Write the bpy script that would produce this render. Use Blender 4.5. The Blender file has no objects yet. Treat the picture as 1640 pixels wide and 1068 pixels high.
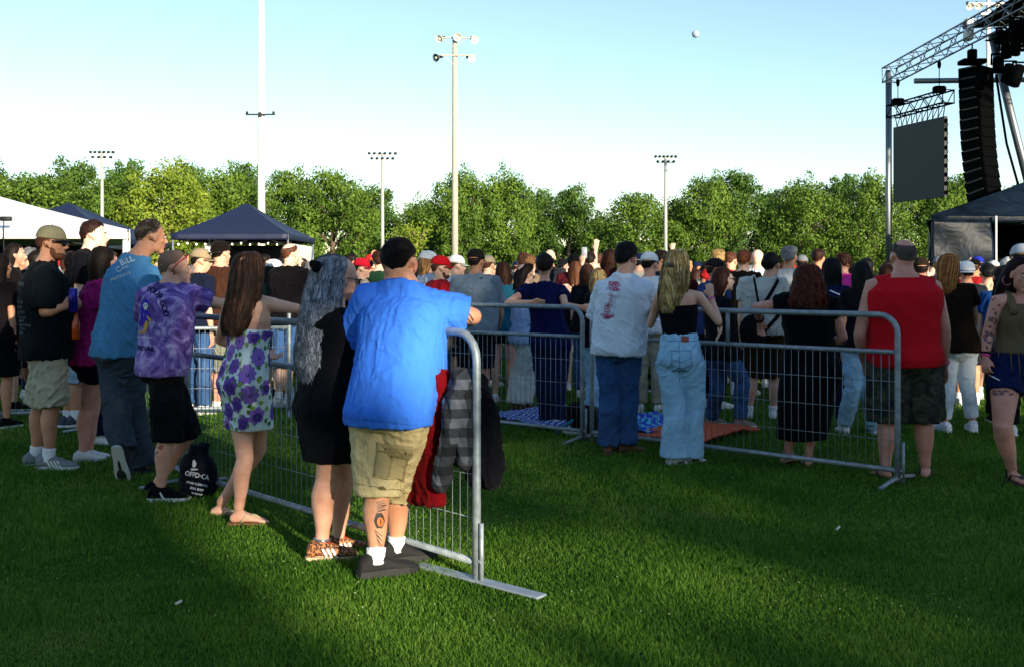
import bpy, bmesh, math, random
import numpy as np
from mathutils import Vector, Matrix
from mathutils.bvhtree import BVHTree
random.seed(7); RNG = np.random.default_rng(7)
SC = bpy.context.scene; COL = SC.collection
PI = math.pi; R = math.radians
# ---------------------------------------------------------------- camera, sky, sun, exposure
FPX, HZ, CH, CX = 1640.0, 444.0, 1.45, 820.0
cam_d = bpy.data.cameras.new('camera'); cam = bpy.data.objects.new('camera', cam_d); COL.objects.link(cam)
cam.location = (0, 0, CH); cam.rotation_euler = (R(90), 0, 0)
cam_d.sensor_width = 36; cam_d.lens = 36; cam_d.shift_y = -(534 - HZ) / 1640.0
cam_d.clip_start = .05; cam_d.clip_end = 9000
SC.camera = cam
SUN_EL, SUN_AZ = 12.5, 30.0          # sun behind the camera, to its right
sx, sy = math.sin(R(SUN_AZ)), -math.cos(R(SUN_AZ))
SUNV = Vector((sx * math.cos(R(SUN_EL)), sy * math.cos(R(SUN_EL)), math.sin(R(SUN_EL))))
W = bpy.data.worlds.new('World'); SC.world = W; W.use_nodes = True
nt = W.node_tree; bg = nt.nodes['Background']
sky = nt.nodes.new('ShaderNodeTexSky'); sky.sky_type = 'NISHITA'; sky.sun_disc = False
sky.sun_elevation = R(SUN_EL); sky.sun_rotation = math.atan2(SUNV.x, SUNV.y)
sky.air_density = 1.0; sky.dust_density = .12; sky.ozone_density = 1.7
nt.links.new(sky.outputs[0], bg.inputs[0]); bg.inputs[1].default_value = .12
sd = bpy.data.lights.new('sun', 'SUN'); sd.energy = 5.0; sd.angle = R(.55); sd.color = (1, .88, .68)
sun = bpy.data.objects.new('sun', sd); COL.objects.link(sun)
sun.rotation_euler = SUNV.to_track_quat('Z', 'Y').to_euler(); sun.location = (20, -30, 30)
SC.view_settings.view_transform = 'Standard'; SC.view_settings.look = 'None'
SC.view_settings.exposure = 1.05; SC.view_settings.gamma = 1
SC.cycles.use_denoising = True; SC.cycles.max_bounces = 6; SC.cycles.transparent_max_bounces = 8
SC.cycles.diffuse_bounces = 3; SC.cycles.glossy_bounces = 2; SC.cycles.transmission_bounces = 3
SC.cycles.sample_clamp_indirect = 6

def P(px, py, z):                     # a photo pixel at distance z, in metres
    return Vector(((px - CX) / FPX * z, z, CH - (py - HZ) / FPX * z))
def ZF(fy): return FPX * CH / (fy - HZ)     # distance of a ground point seen at row fy

# ---------------------------------------------------------------- materials
MATS = {}
def srgb(c):
    if isinstance(c, str): c = tuple(int(c[i:i + 2], 16) / 255 for i in (0, 2, 4))
    return tuple((x / 12.92 if x <= .04045 else ((x + .055) / 1.055) ** 2.4) for x in c) + (1,)
def newmat(name):
    m = bpy.data.materials.new(name); m.use_nodes = True
    n = m.node_tree.nodes; b = n['Principled BSDF']
    return m, m.node_tree, n, b
def node(nt, t, **kw):
    n = nt.nodes.new(t)
    for k, v in kw.items():
        if k in n.inputs: n.inputs[k].default_value = v
        else: setattr(n, k, v)
    return n
def ramp(nt, fac, stops, interp='LINEAR'):
    r = nt.nodes.new('ShaderNodeValToRGB'); r.color_ramp.interpolation = interp
    e = r.color_ramp.elements
    while len(e) < len(stops): e.new(.5)
    for el, (p, c) in zip(e, stops): el.position = p; el.color = c if len(c) == 4 else (*c, 1)
    nt.links.new(fac, r.inputs[0]); return r.outputs[0]
def lin(a, f): return tuple(min(1, x * f) for x in a[:3]) + (1,)
def tc(nt): return nt.nodes.new('ShaderNodeTexCoord').outputs['Object']
def cloth(hexc, rough=.92, var=.12, bump=.25, sc=60, name=None, wv=0):
    key = ('c', hexc, rough, var, bump, sc)
    if key in MATS: return MATS[key]
    m, nt, n, b = newmat('cloth_' + (name or str(hexc))); c = srgb(hexc); co = tc(nt)
    nz = node(nt, 'ShaderNodeTexNoise', Scale=5.0, Detail=5.0); nt.links.new(co, nz.inputs['Vector'])
    nt.links.new(ramp(nt, nz.outputs[0], [(.3, lin(c, 1 - var)), (.7, lin(c, 1 + var))]), b.inputs['Base Color'])
    b.inputs['Roughness'].default_value = rough
    b.inputs['Specular IOR Level'].default_value = .08
    b.inputs['Sheen Weight'].default_value = .02
    n2 = node(nt, 'ShaderNodeTexNoise', Scale=float(sc), Detail=4.0); nt.links.new(co, n2.inputs['Vector'])
    n3 = node(nt, 'ShaderNodeTexNoise', Scale=11.0, Detail=3.0, Distortion=1.2); nt.links.new(co, n3.inputs['Vector'])
    ad = node(nt, 'ShaderNodeMath', operation='MULTIPLY_ADD'); ad.inputs[1].default_value = 2.2
    nt.links.new(n3.outputs[0], ad.inputs[0]); nt.links.new(n2.outputs[0], ad.inputs[2])
    bp = node(nt, 'ShaderNodeBump', Strength=bump, Distance=.02); nt.links.new(ad.outputs[0], bp.inputs['Height'])
    nt.links.new(bp.outputs[0], b.inputs['Normal'])
    MATS[key] = m; return m
def skinm(hexc='c99a80', red=.0):
    key = ('s', hexc)
    if key in MATS: return MATS[key]
    m, nt, n, b = newmat('skin_' + hexc); c = srgb(hexc); co = tc(nt)
    nz = node(nt, 'ShaderNodeTexNoise', Scale=9.0, Detail=6.0, Roughness=.6); nt.links.new(co, nz.inputs['Vector'])
    d = (c[0] * .82, c[1] * .68, c[2] * .62, 1)
    nt.links.new(ramp(nt, nz.outputs[0], [(.32, d), (.62, c)]), b.inputs['Base Color'])
    b.inputs['Roughness'].default_value = .55; b.inputs['Specular IOR Level'].default_value = .3
    b.inputs['Subsurface Weight'].default_value = .12; b.inputs['Subsurface Radius'].default_value = (.02, .008, .004)
    b.inputs['Subsurface Scale'].default_value = .5
    n2 = node(nt, 'ShaderNodeTexNoise', Scale=140.0, Detail=3.0); nt.links.new(co, n2.inputs['Vector'])
    bp = node(nt, 'ShaderNodeBump', Strength=.12, Distance=.004); nt.links.new(n2.outputs[0], bp.inputs['Height'])
    nt.links.new(bp.outputs[0], b.inputs['Normal'])
    MATS[key] = m; return m
def hairm(c1, c2, c3=None, rough=.45):
    key = ('h', c1, c2, c3)
    if key in MATS: return MATS[key]
    m, nt, n, b = newmat('hair_' + c1); g = nt.nodes.new('ShaderNodeNewGeometry')
    st = [(0, srgb(c1)), (.6, srgb(c2)), (1, srgb(c3 or c2))]
    nz = node(nt, 'ShaderNodeTexNoise', Scale=22.0, Detail=3.0); nt.links.new(tc(nt), nz.inputs['Vector'])
    mx = node(nt, 'ShaderNodeMath', operation='MULTIPLY_ADD'); mx.inputs[1].default_value = .75
    s2 = node(nt, 'ShaderNodeMath', operation='MULTIPLY_ADD'); s2.inputs[1].default_value = .9; s2.inputs[2].default_value = -.32
    nt.links.new(nz.outputs[0], s2.inputs[0])
    nt.links.new(g.outputs['Random Per Island'], mx.inputs[0]); nt.links.new(s2.outputs[0], mx.inputs[2])
    nt.links.new(ramp(nt, mx.outputs[0], st), b.inputs['Base Color'])
    b.inputs['Roughness'].default_value = .6; b.inputs['Specular IOR Level'].default_value = .18
    MATS[key] = m; return m
def plain(hexc, rough=.5, metal=0, var=.08, bump=0, sc=30, name='paint', emit=0, spec=.5):
    key = ('p', hexc, rough, metal, var, bump, name, emit)
    if key in MATS: return MATS[key]
    m, nt, n, b = newmat(name + '_' + hexc); c = srgb(hexc)
    nz = node(nt, 'ShaderNodeTexNoise', Scale=float(sc), Detail=5.0); nt.links.new(tc(nt), nz.inputs['Vector'])
    nt.links.new(ramp(nt, nz.outputs[0], [(.3, lin(c, 1 - var)), (.7, lin(c, 1 + var))]), b.inputs['Base Color'])
    b.inputs['Roughness'].default_value = rough; b.inputs['Metallic'].default_value = metal
    b.inputs['Specular IOR Level'].default_value = spec
    if bump:
        bp = node(nt, 'ShaderNodeBump', Strength=bump, Distance=.01); nt.links.new(nz.outputs[0], bp.inputs['Height'])
        nt.links.new(bp.outputs[0], b.inputs['Normal'])
    if emit:
        b.inputs['Emission Color'].default_value = c; b.inputs['Emission Strength'].default_value = emit
    MATS[key] = m; return m
def galv():
    if 'galv' in MATS: return MATS['galv']
    m, nt, n, b = newmat('galvanised_steel'); co = tc(nt)
    v = node(nt, 'ShaderNodeTexNoise', Scale=14.0, Detail=6.0, Roughness=.7); nt.links.new(co, v.inputs['Vector'])
    nt.links.new(ramp(nt, v.outputs[0], [(.3, (.15, .18, .2)), (.55, (.28, .33, .36)), (.75, (.42, .47, .5))]), b.inputs['Base Color'])
    b.inputs['Metallic'].default_value = .35; b.inputs['Roughness'].default_value = .5
    bp = node(nt, 'ShaderNodeBump', Strength=.2, Distance=.004); nt.links.new(v.outputs[0], bp.inputs['Height'])
    nt.links.new(bp.outputs[0], b.inputs['Normal']); MATS['galv'] = m; return m

# ---------------------------------------------------------------- objects, parts
ORG = {}
def empty(name, loc, label, cat, group=None, rz=0):
    o = bpy.data.objects.new(name, None); COL.objects.link(o); o.location = loc; o.rotation_euler = (0, 0, rz)
    o.empty_display_size = .1; o['label'] = label; o['category'] = cat
    if group: o['group'] = group
    ORG[o.name] = Vector(loc); return o
def tag(o, label, cat, group=None):
    o['label'] = label; o['category'] = cat
    if group: o['group'] = group
    return o
def kind(o, k): o['kind'] = k; return o
def raw_mesh(name, V, F, smooth=True):
    me = bpy.data.meshes.new(name)
    V = np.asarray(V, dtype=np.float64).reshape(-1, 3)
    if isinstance(F, np.ndarray):
        k = F.shape[1]; nf = len(F)
        me.vertices.add(len(V)); me.vertices.foreach_set('co', V.ravel())
        me.loops.add(nf * k); me.loops.foreach_set('vertex_index', F.astype(np.int32).ravel())
        me.polygons.add(nf); me.polygons.foreach_set('loop_start', np.arange(0, nf * k, k, dtype=np.int32))
        me.polygons.foreach_set('loop_total', np.full(nf, k, dtype=np.int32)); me.update(calc_edges=True)
    else:
        me.from_pydata(V.tolist(), [], [list(f) for f in F]); me.update()
    if smooth: me.polygons.foreach_set('use_smooth', np.ones(len(me.polygons), dtype=bool))
    return me
def part(name, V, F, mat, parent=None, smooth=True, local=False):
    V = np.asarray(V, dtype=np.float64).reshape(-1, 3).copy()
    if parent is not None:
        og = ORG[parent.name]
        if not local: V -= np.array(og)
    elif not local and len(V):
        og = Vector(((V[:, 0].min() + V[:, 0].max()) / 2, (V[:, 1].min() + V[:, 1].max()) / 2, V[:, 2].min())); V -= np.array(og)
    else: og = Vector((0, 0, 0))
    me = raw_mesh(name, V, F, smooth); me.materials.append(mat)
    o = bpy.data.objects.new(name, me); COL.objects.link(o)
    if parent is not None: o.parent = parent
    else: o.location = og
    ORG[o.name] = og if not local else Vector((0, 0, 0))
    return o
def copy_tree(o, parent=None):
    c = o.copy(); COL.objects.link(c)
    if parent is not None: c.parent = parent
    for ch in list(o.children): copy_tree(ch, c)
    return c

# ---------------------------------------------------------------- geometry accumulator
def frame(d, up=Vector((0, 0, 1))):
    d = d.normalized(); s = d.cross(up)
    if s.length < 1e-4: s = d.cross(Vector((0, 1, 0)))
    s.normalize(); return s, s.cross(d).normalized()
class G:
    def __init__(s): s.v = []; s.f = []
    def add(s, V, F):
        k = len(s.v); s.v.extend([tuple(x) for x in V]); s.f.extend([tuple(i + k for i in f) for f in F]); return s
    def rings(s, rings, cap=True):
        n = len(rings[0]); V = [p for r in rings for p in r]; F = []
        for i in range(len(rings) - 1):
            for j in range(n):
                a = i * n + j; b = i * n + (j + 1) % n; F.append((a, b, b + n, a + n))
        if cap: F.append(tuple(reversed(range(n)))); m = (len(rings) - 1) * n; F.append(tuple(range(m, m + n)))
        return s.add(V, F)
    def tube(s, pts, rad, n=12, flat=1.0, up=Vector((0, 0, 1)), round_=False):
        pts = [Vector(p) for p in pts]
        if not hasattr(rad, '__len__'): rad = [rad] * len(pts)
        rad = list(rad)
        if round_:
            d0 = (pts[1] - pts[0]).normalized(); d1 = (pts[-1] - pts[-2]).normalized(); r0, r1 = rad[0], rad[-1]
            pts = [pts[0] - d0 * r0 * .9, pts[0] - d0 * r0 * .55] + pts + [pts[-1] + d1 * r1 * .55, pts[-1] + d1 * r1 * .9]
            rad = [r0 * .4, r0 * .82] + rad + [r1 * .82, r1 * .4]
        rr = []; pa = None
        for i, p in enumerate(pts):
            d = pts[min(i + 1, len(pts) - 1)] - pts[max(i - 1, 0)]
            if d.length < 1e-7: d = Vector((0, 0, 1))
            a, b = frame(d, up)
            if pa is not None:
                a = (pa - d.normalized() * pa.dot(d.normalized()))
                a = a.normalized() if a.length > 1e-5 else frame(d, up)[0]
                b = a.cross(d.normalized()).normalized()
            pa = a
            rr.append([p + a * math.cos(2 * PI * j / n) * rad[i] + b * math.sin(2 * PI * j / n) * rad[i] * flat for j in range(n)])
        return s.rings(rr)
    def loft(s, secs, n=20, pw=2.3, cap=True):     # secs: (centre, right, fwd, a, b)
        rr = []
        for c, r, f, a, b in secs:
            ring = []
            for j in range(n):
                t = 2 * PI * j / n; ct, st = math.cos(t), math.sin(t)
                x = math.copysign(abs(ct) ** (2 / pw), ct) * a; y = math.copysign(abs(st) ** (2 / pw), st) * b
                ring.append(c + r * x + f * y)
            rr.append(ring)
        return s.rings(rr, cap)
    def ell(s, c, rad, M=None, nu=16, nv=10, keep=None):
        V = []; F = []; c = Vector(c)
        for i in range(nv + 1):
            ph = -PI / 2 + PI * i / nv
            ph = max(min(ph, PI / 2 - .02), -PI / 2 + .02)
            for j in range(nu):
                t = 2 * PI * j / nu
                V.append(c + Vector((rad[0] * math.cos(ph) * math.cos(t), rad[1] * math.cos(ph) * math.sin(t), rad[2] * math.sin(ph))))
        for i in range(nv):
            for j in range(nu):
                f = (i * nu + j, i * nu + (j + 1) % nu, (i + 1) * nu + (j + 1) % nu, (i + 1) * nu + j)
                if keep is None or all(keep(V[k]) for k in f): F.append(f)
        if keep is None: F.append(tuple(reversed(range(nu)))); F.append(tuple(range(nv * nu, nv * nu + nu)))
        if M is not None: V = [M @ v for v in V]
        return s.add(V, F)
    def box(s, c, h, M=None):
        V = [Vector((c[0] + h[0] * i, c[1] + h[1] * j, c[2] + h[2] * k)) for i in (-1, 1) for j in (-1, 1) for k in (-1, 1)]
        if M is not None: V = [M @ v for v in V]
        return s.add(V, [(0, 1, 3, 2), (4, 6, 7, 5), (0, 4, 5, 1), (2, 3, 7, 6), (0, 2, 6, 4), (1, 5, 7, 3)])
    def bevbox(s, c, h, bv, M=None):
        x, y, z = h; b = bv; rr = []
        for zz, ins in ((-z, b), (-z + b, 0), (z - b, 0), (z, b)):
            a, d = x - ins, y - ins
            pts = [(-a, -d + b), (-a + b, -d), (a - b, -d), (a, -d + b), (a, d - b), (a - b, d), (-a + b, d), (-a, d - b)]
            rr.append([Vector((c[0] + p[0], c[1] + p[1], c[2] + zz)) for p in pts])
        if M is not None: rr = [[M @ v for v in r] for r in rr]
        return s.rings(rr)
    def xf(s, M): s.v = [tuple(M @ Vector(p)) for p in s.v]; return s
def gpart(name, g, mat, parent=None, smooth=True, local=False): return part(name, g.v, g.f, mat, parent, smooth, local)

def remesh(g, vox, it=4, fac=.5):
    me = bpy.data.meshes.new('t'); me.from_pydata([tuple(p) for p in g.v], [], g.f); me.update()
    o = bpy.data.objects.new('t', me); COL.objects.link(o)
    m = o.modifiers.new('r', 'REMESH'); m.mode = 'VOXEL'; m.voxel_size = vox; m.adaptivity = 0
    if it: s = o.modifiers.new('s', 'SMOOTH'); s.factor = fac; s.iterations = it
    dg = bpy.context.evaluated_depsgraph_get(); ev = o.evaluated_get(dg); em = ev.to_mesh()
    n = len(em.vertices); V = np.empty(n * 3); em.vertices.foreach_get('co', V); V = V.reshape(-1, 3)
    N = np.empty(n * 3); em.vertices.foreach_get('normal', N); N = N.reshape(-1, 3)
    k = len(em.polygons); tot = np.empty(k, dtype=np.int32); em.polygons.foreach_get('loop_total', tot)
    li = np.empty(len(em.loops), dtype=np.int32); em.loops.foreach_get('vertex_index', li)
    F = li.reshape(-1, 4) if (tot == 4).all() else [tuple(p.vertices) for p in em.polygons]
    ev.to_mesh_clear(); bpy.data.objects.remove(o); bpy.data.meshes.remove(me)
    return V.copy(), F, N.copy()
def pn(Pt, sc, seed=0, k=9):          # smooth vector noise, about -1..1
    r = np.random.default_rng(seed); out = np.zeros(len(Pt)); Pt = Pt * np.asarray(sc)
    W_ = np.stack([np.sin(Pt @ r.normal(0, .6, 3) + r.uniform(0, 6)) for _ in range(3)], 1)
    Q = Pt + W_ * .9
    for _ in range(k): out += np.sin(Q @ r.normal(0, 1, 3) + r.uniform(0, 6.28))
    return out / (k ** .5) * .8
# ---------------------------------------------------------------- people
def ss(x, a, b):
    t = np.clip((x - a) / (b - a), 0, 1); return t * t * (3 - 2 * t)
def lerp(a, b, t): return a + (b - a) * t
def interp(tab, t):
    if t <= tab[0][0]: return tab[0][1:]
    for p, q in zip(tab, tab[1:]):
        if t <= q[0]:
            u = (t - p[0]) / (q[0] - p[0]); return tuple(lerp(x, y, u) for x, y in zip(p[1:], q[1:]))
    return tab[-1][1:]
FIG = {  # t along spine -> half width, half depth, forward offset
 'm': [(-.16, .085, .08, -.01), (-.1, .135, .105, -.015), (0, .168, .122, -.015), (.25, .158, .118, .0), (.5, .162, .118, .004), (.75, .178, .122, 0), (.9, .172, .11, -.005), (1.0, .145, .08, -.01), (1.05, .112, .07, -.01), (1.1, .085, .064, -.008), (1.18, .058, .058, 0)],
 'f': [(-.16, .09, .08, -.01), (-.1, .145, .112, -.02), (0, .178, .13, -.022), (.22, .155, .112, -.005), (.45, .128, .098, .0), (.72, .148, .115, .012), (.88, .148, .1, 0), (1.0, .125, .07, -.008), (1.05, .092, .06, -.008), (1.1, .066, .052, -.008), (1.18, .05, .05, 0)]}
def skel(base, h, yaw, sex='m', g=1.0, arm=1.0, leg=1.0, lean=0., J=None, hy=None, hpit=0, hroll=0, sw=None, gd=None, tyaw=None, foot=None, belly=0, hs=1.0):
    a = R(yaw); F = Vector((math.sin(a), math.cos(a), 0)); Rr = Vector((math.cos(a), -math.sin(a), 0)); U = Vector((0, 0, 1)); B = Vector(base)
    k = h / 1.75
    ta = R(tyaw if tyaw is not None else yaw); tF = Vector((math.sin(ta), math.cos(ta), 0)); tR = Vector((math.cos(ta), -math.sin(ta), 0))
    sw = (sw or (.185 if sex == 'm' else .16)) * k
    S = dict(B=B, F=F, R=Rr, tF=tF, tR=tR, h=h, k=k, sex=sex, g=g, gd=gd or g, arm=arm, leg=leg, sw=sw, belly=belly, hs=hs * k ** .5)
    J = J or {}
    def get(n, d):
        v = J.get(n)
        if v is None: return d
        if len(v) == 2: v = (*v, 0)
        return P(v[0], v[1], B.y + v[2])
    S['hip'] = get('hip', B + U * .52 * h); S['sh'] = get('sh', S['hip'] + U * .292 * h + tF * lean)
    S['nk'] = get('nk', S['sh'] + U * .045 * h + tF * (.01 + lean * .2))
    S['hd'] = get('hd', S['nk'] + U * .077 * h + tF * .025)
    hya = R(hy if hy is not None else yaw)
    S['hM'] = Matrix.Translation(S['hd']) @ Matrix.Rotation(-hya, 4, 'Z') @ Matrix.Rotation(R(hroll), 4, 'Y') @ Matrix.Rotation(R(hpit), 4, 'X') @ Matrix.Scale(S['hs'], 4)
    hw = (.085 if sex == 'm' else .09) * k * (1 + (g - 1) * .5)
    for s, n in ((-1, 'l'), (1, 'r')):
        S['s' + n] = get('s' + n, S['sh'] + tR * s * sw * .93)
        S['e' + n] = get('e' + n, S['s' + n] - U * .175 * h + tR * s * .035 * g - tF * .015)
        S['w' + n] = get('w' + n, S['e' + n] - U * .145 * h + tF * .035)
        S['h' + n] = S['hip'] + Rr * s * hw
        S['a' + n] = get('a' + n, B + Rr * s * (.1 * k) + U * .085 * k)
        S['k' + n] = get('k' + n, (S['h' + n] + S['a' + n]) * .5 + F * .02 + U * .01)
        S['hdir' + n] = J.get('hdir' + n); S['thumb' + n] = J.get('thumb' + n); S['curl' + n] = J.get('curl' + n, .35)
        fy, fp = (foot or {}).get(n, (yaw + s * 8, 0)) if not isinstance((foot or {}).get(n, None), (int, float)) else ((foot or {})[n], 0)
        S['f' + n] = Matrix.Translation(S['a' + n]) @ Matrix.Rotation(-R(fy), 4, 'Z') @ Matrix.Rotation(R(-fp), 4, 'X') @ Matrix.Scale(k, 4)
    return S
def tsec(S, t, e=0, mina=0, minb=0):
    a, b, o = interp(FIG[S['sex']], t); k = S['k']
    gg = 1 + (S['g'] - 1) * (1 if t < .95 else .5); gd = 1 + (S['gd'] - 1) * (1 if t < .95 else .5)
    a = max(a * k * gg + e, mina); b = max(b * k * gd + e, minb)
    bl = S['belly'] * math.exp(-((t - .32) / .3) ** 2)
    rr = S['R'].lerp(S['tR'], min(max(t, 0), 1)).normalized(); ax = (S['sh'] - S['hip']).normalized()
    ff = S['F'].lerp(S['tF'], min(max(t, 0), 1)); 
    if t > .1: ff = (ff - ax * ff.dot(ax)).normalized(); rr = (rr - ax * rr.dot(ax)).normalized()
    if t <= 1: c = S['hip'] + (S['sh'] - S['hip']) * t
    else: c = S['sh'] + (S['nk'] - S['sh']) * (t - 1) / .12
    if t < 0: c = S['hip'] + Vector((0, 0, 1)) * t * (S['sh'] - S['hip']).length
    return (c + ff * (o * k + bl * .5), rr, ff, a, b + bl * .5)
def legpts(S, n, ts):
    out = []
    for t in ts:
        p = S['h' + n].lerp(S['k' + n], t) if t <= 1 else S['k' + n].lerp(S['a' + n], t - 1)
        out.append(p - S['F'] * .016 * S['k'] * math.exp(-((t - 1.3) / .22) ** 2))
    return out
LEGR = [(0, .092), (.3, .086), (.7, .066), (1.0, .054), (1.25, .057), (1.5, .05), (1.8, .036), (2.0, .034)]
def hand(g, w, d, th, curl, k=1.0, side=1, ncap=8):
    d = d.normalized(); th = (th - d * th.dot(d)); th = th.normalized() if th.length > 1e-4 else frame(d)[0]
    n = d.cross(th) * side; n.normalize()                # palm side
    g.loft([(w - d * .01, th, n, .026 * k, .019 * k), (w + d * .03 * k, th, n, .034 * k, .017 * k), (w + d * .07 * k, th, n, .041 * k, .015 * k), (w + d * .094 * k, th, n, .04 * k, .012 * k)], n=12)
    for off, L, sp in ((.031, .072, .10), (.0105, .081, .02), (-.0105, .075, -.05), (-.030, .058, -.14)):
        p = w + d * .086 * k + th * off * k; dd = (d + th * sp).normalized(); ax = 0; pts = [p]
        for q, f in enumerate((.42, .32, .26)):
            ax += curl * (.8 if q == 0 else 1.1) * (1 + .15 * math.sin(off * 90 + q))
            v = dd * math.cos(ax) + n * math.sin(ax); p = p + v * L * f * k; pts.append(p)
        g.tube(pts, [.0098 * k, .0092 * k, .0085 * k, .0075 * k], n=8, round_=True)
    p = w + d * .022 * k + th * .026 * k; v = (d * .75 + th * .62 + n * .3).normalized(); v2 = (d * .95 + th * .25 + n * .4).normalized()
    g.tube([p, p + v * .036 * k, p + v * .036 * k + v2 * .032 * k], [.014 * k, .012 * k, .0095 * k], n=8, round_=True)
def headgeo(g, M, sex='m', nose=1.0):
    jw = .058 if sex == 'm' else .052
    g.ell((0, -.014, .03), (.077, .096, .088), M, 20, 14)
    g.ell((0, .028, -.03), (.062, .062, .08), M, 16, 12)
    g.ell((0, .018, -.07), (jw, .058, .04), M, 16, 10)
    g.ell((0, -.03, -.012), (.062, .072, .078), M, 16, 10)              # back of the head to the nape
    g.ell((0, .07, -.097), (.026, .024, .02), M)                      # chin
    g.ell((0, .048, -.062), (.042, .046, .036), M)
    g.ell((0, .078, .022), (.05, .014, .012), M)                        # brow
    for s in (-1, 1):
        g.ell((s * .038, .062, -.022), (.022, .022, .02), M)            # cheekbones
        g.ell((s * .079, -.008, -.008), (.009, .02, .032), M @ Matrix.Rotation(s * .25, 4, 'Z'), 10, 8)
        g.ell((s * .083, -.014, .006), (.008, .02, .018), M, 10, 8)
        g.ell((s * .011, .094, -.034), (.009, .01, .008), M, 8, 6)      # nostrils
    a = M @ Vector((0, .086, .016)); b = M @ Vector((0, .099, -.016)); c = M @ Vector((0, .109, -.03))
    k = M.to_scale().x
    g.tube([a, b, c], [.008 * k, .0098 * k, .0115 * k], n=10, round_=True)
    g.ell((0, .083, -.057), (.024, .012, .008), M, 12, 6); g.ell((0, .081, -.067), (.02, .012, .008), M, 12, 6)
def body(S, skin, root, vox=.008, hands=True, barefoot=False, name='body'):
    g = G(); k = S['k']; sex = S['sex']
    g.loft([tsec(S, t) for t in (-.1, -.05, 0, .12, .25, .4, .55, .7, .8, .9, 1.0, 1.05, 1.1, 1.15)])
    nr = (.058 if sex == 'm' else .047) * k * (1 + (S['g'] - 1) * .45)
    hb = S['hM'] @ Vector((0, -.012, -.04))
    g.tube([S['nk'] - Vector((0, 0, .05)) * k, S['nk'], S['nk'].lerp(hb, .55), hb], [nr * 1.3, nr * 1.05, nr, nr * .95], n=14)
    headgeo(g, S['hM'], sex)
    for n, s in (('l', -1), ('r', 1)):
        sh, el, wr = S['s' + n], S['e' + n], S['w' + n]; q = S['arm'] * k * (1 if sex == 'm' else .84)
        tp = S['sh'].lerp(sh, .5) + Vector((0, 0, .012 * k))
        g.tube([tp, sh, sh.lerp(el, .3), sh.lerp(el, .75), el], [.05 * q, .058 * q, .05 * q, .043 * q, .038 * q], n=12, round_=True)
        g.tube([el, el.lerp(wr, .25), el.lerp(wr, .65), wr], [.038 * q, .041 * q, .032 * q, .024 * q ** .5], n=12, round_=True)
        if hands:
            d = Vector(S['hdir' + n]) if S['hdir' + n] else (wr - el) + Vector((0, 0, -.05))
            th = Vector(S['thumb' + n]) if S['thumb' + n] else (S['tF'] + S['tR'] * (-s) * .5)
            hand(g, wr, d, th, S['curl' + n], k * (1 if sex == 'm' else .88), side=(1 if n == 'l' else -1))
        ts = [0, .15, .3, .5, .7, .85, 1.0, 1.12, 1.25, 1.4, 1.6, 1.8, 1.95]
        pts = legpts(S, n, ts); lf = S['leg'] * k; kd = (S['a' + n] - S['k' + n]).normalized()
        bk = -S['F'] * .016 * k
        pass
        g.tube(pts, [interp(LEGR, t)[0] * (lf if t < 1.7 else (lf + k) / 2) for t in ts], n=14, round_=True)
        M = S['f' + n]; X, Y, Z = (M.to_3x3() @ Vector(v) for v in ((1, 0, 0), (0, 1, 0), (0, 0, 1)))
        def fs(y, z, a, b): return (M @ Vector((0, y, z)), X.normalized(), Z.normalized(), a * k, b * k)
        g.loft([fs(-.052, -.05, .018, .018), fs(-.035, -.048, .03, .03), fs(0, -.038, .031, .04), fs(.05, -.045, .034, .032), fs(.1, -.058, .04, .02), fs(.13, -.064, .043, .015), fs(.15, -.067, .04, .011)], n=12)
        for i, (x, L) in enumerate(((-.031, .05), (-.015, .042), (-.001, .038), (.013, .033), (.027, .026))):
            x = -x if n == 'l' else x
            x = -x if False else x
            r_ = .0125 if i == 0 else .0085
            g.tube([M @ Vector((x, .135, -.068)), M @ Vector((x * 1.1, .135 + L * .6, -.07)), M @ Vector((x * 1.1, .135 + L, -.073))], [r_ * k] * 3, n=8, round_=True)
    V, F, N = remesh(g, vox, 3, .45)
    o = part(name, V, F, skin, root); o_v = (V, F); return o
def folds(V, N, amp, sc, seed, z0=None, dirv=None):
    sc = np.asarray(sc, dtype=float); n = pn(V, sc, seed); r = 1 - np.abs(n) * 2.4; d = np.clip(r, -.25, 1) ** 1 * amp
    th = seed * 1.3; Q = V @ np.array([[math.cos(th), 0, .6], [0, 1, 0], [-.6, 0, 1]]); n3 = pn(Q, sc * 1.7, seed + 11, 7); d += np.clip(1 - np.abs(n3) * 3.2, -.15, 1) * amp * .6
    n2 = pn(V, sc * 4.0, seed + 5); d += n2 * amp * .16
    return V + N * (d + amp * .1)[:, None]
def garment(g, mat, root, name, vox=.009, amp=.006, sc=(9, 9, 3.2), seed=1, it=4, hemz=None):
    V, F, N = remesh(g, vox, it)
    w = 1.0
    V = folds(V, N, amp, sc, seed)
    o = part(name, V, F, mat, root); o['_'] = 0; del o['_']
    return o, BVHTree.FromPolygons([tuple(v) for v in V], [tuple(int(i) for i in f) for f in (F.tolist() if isinstance(F, np.ndarray) else F)])
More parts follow.
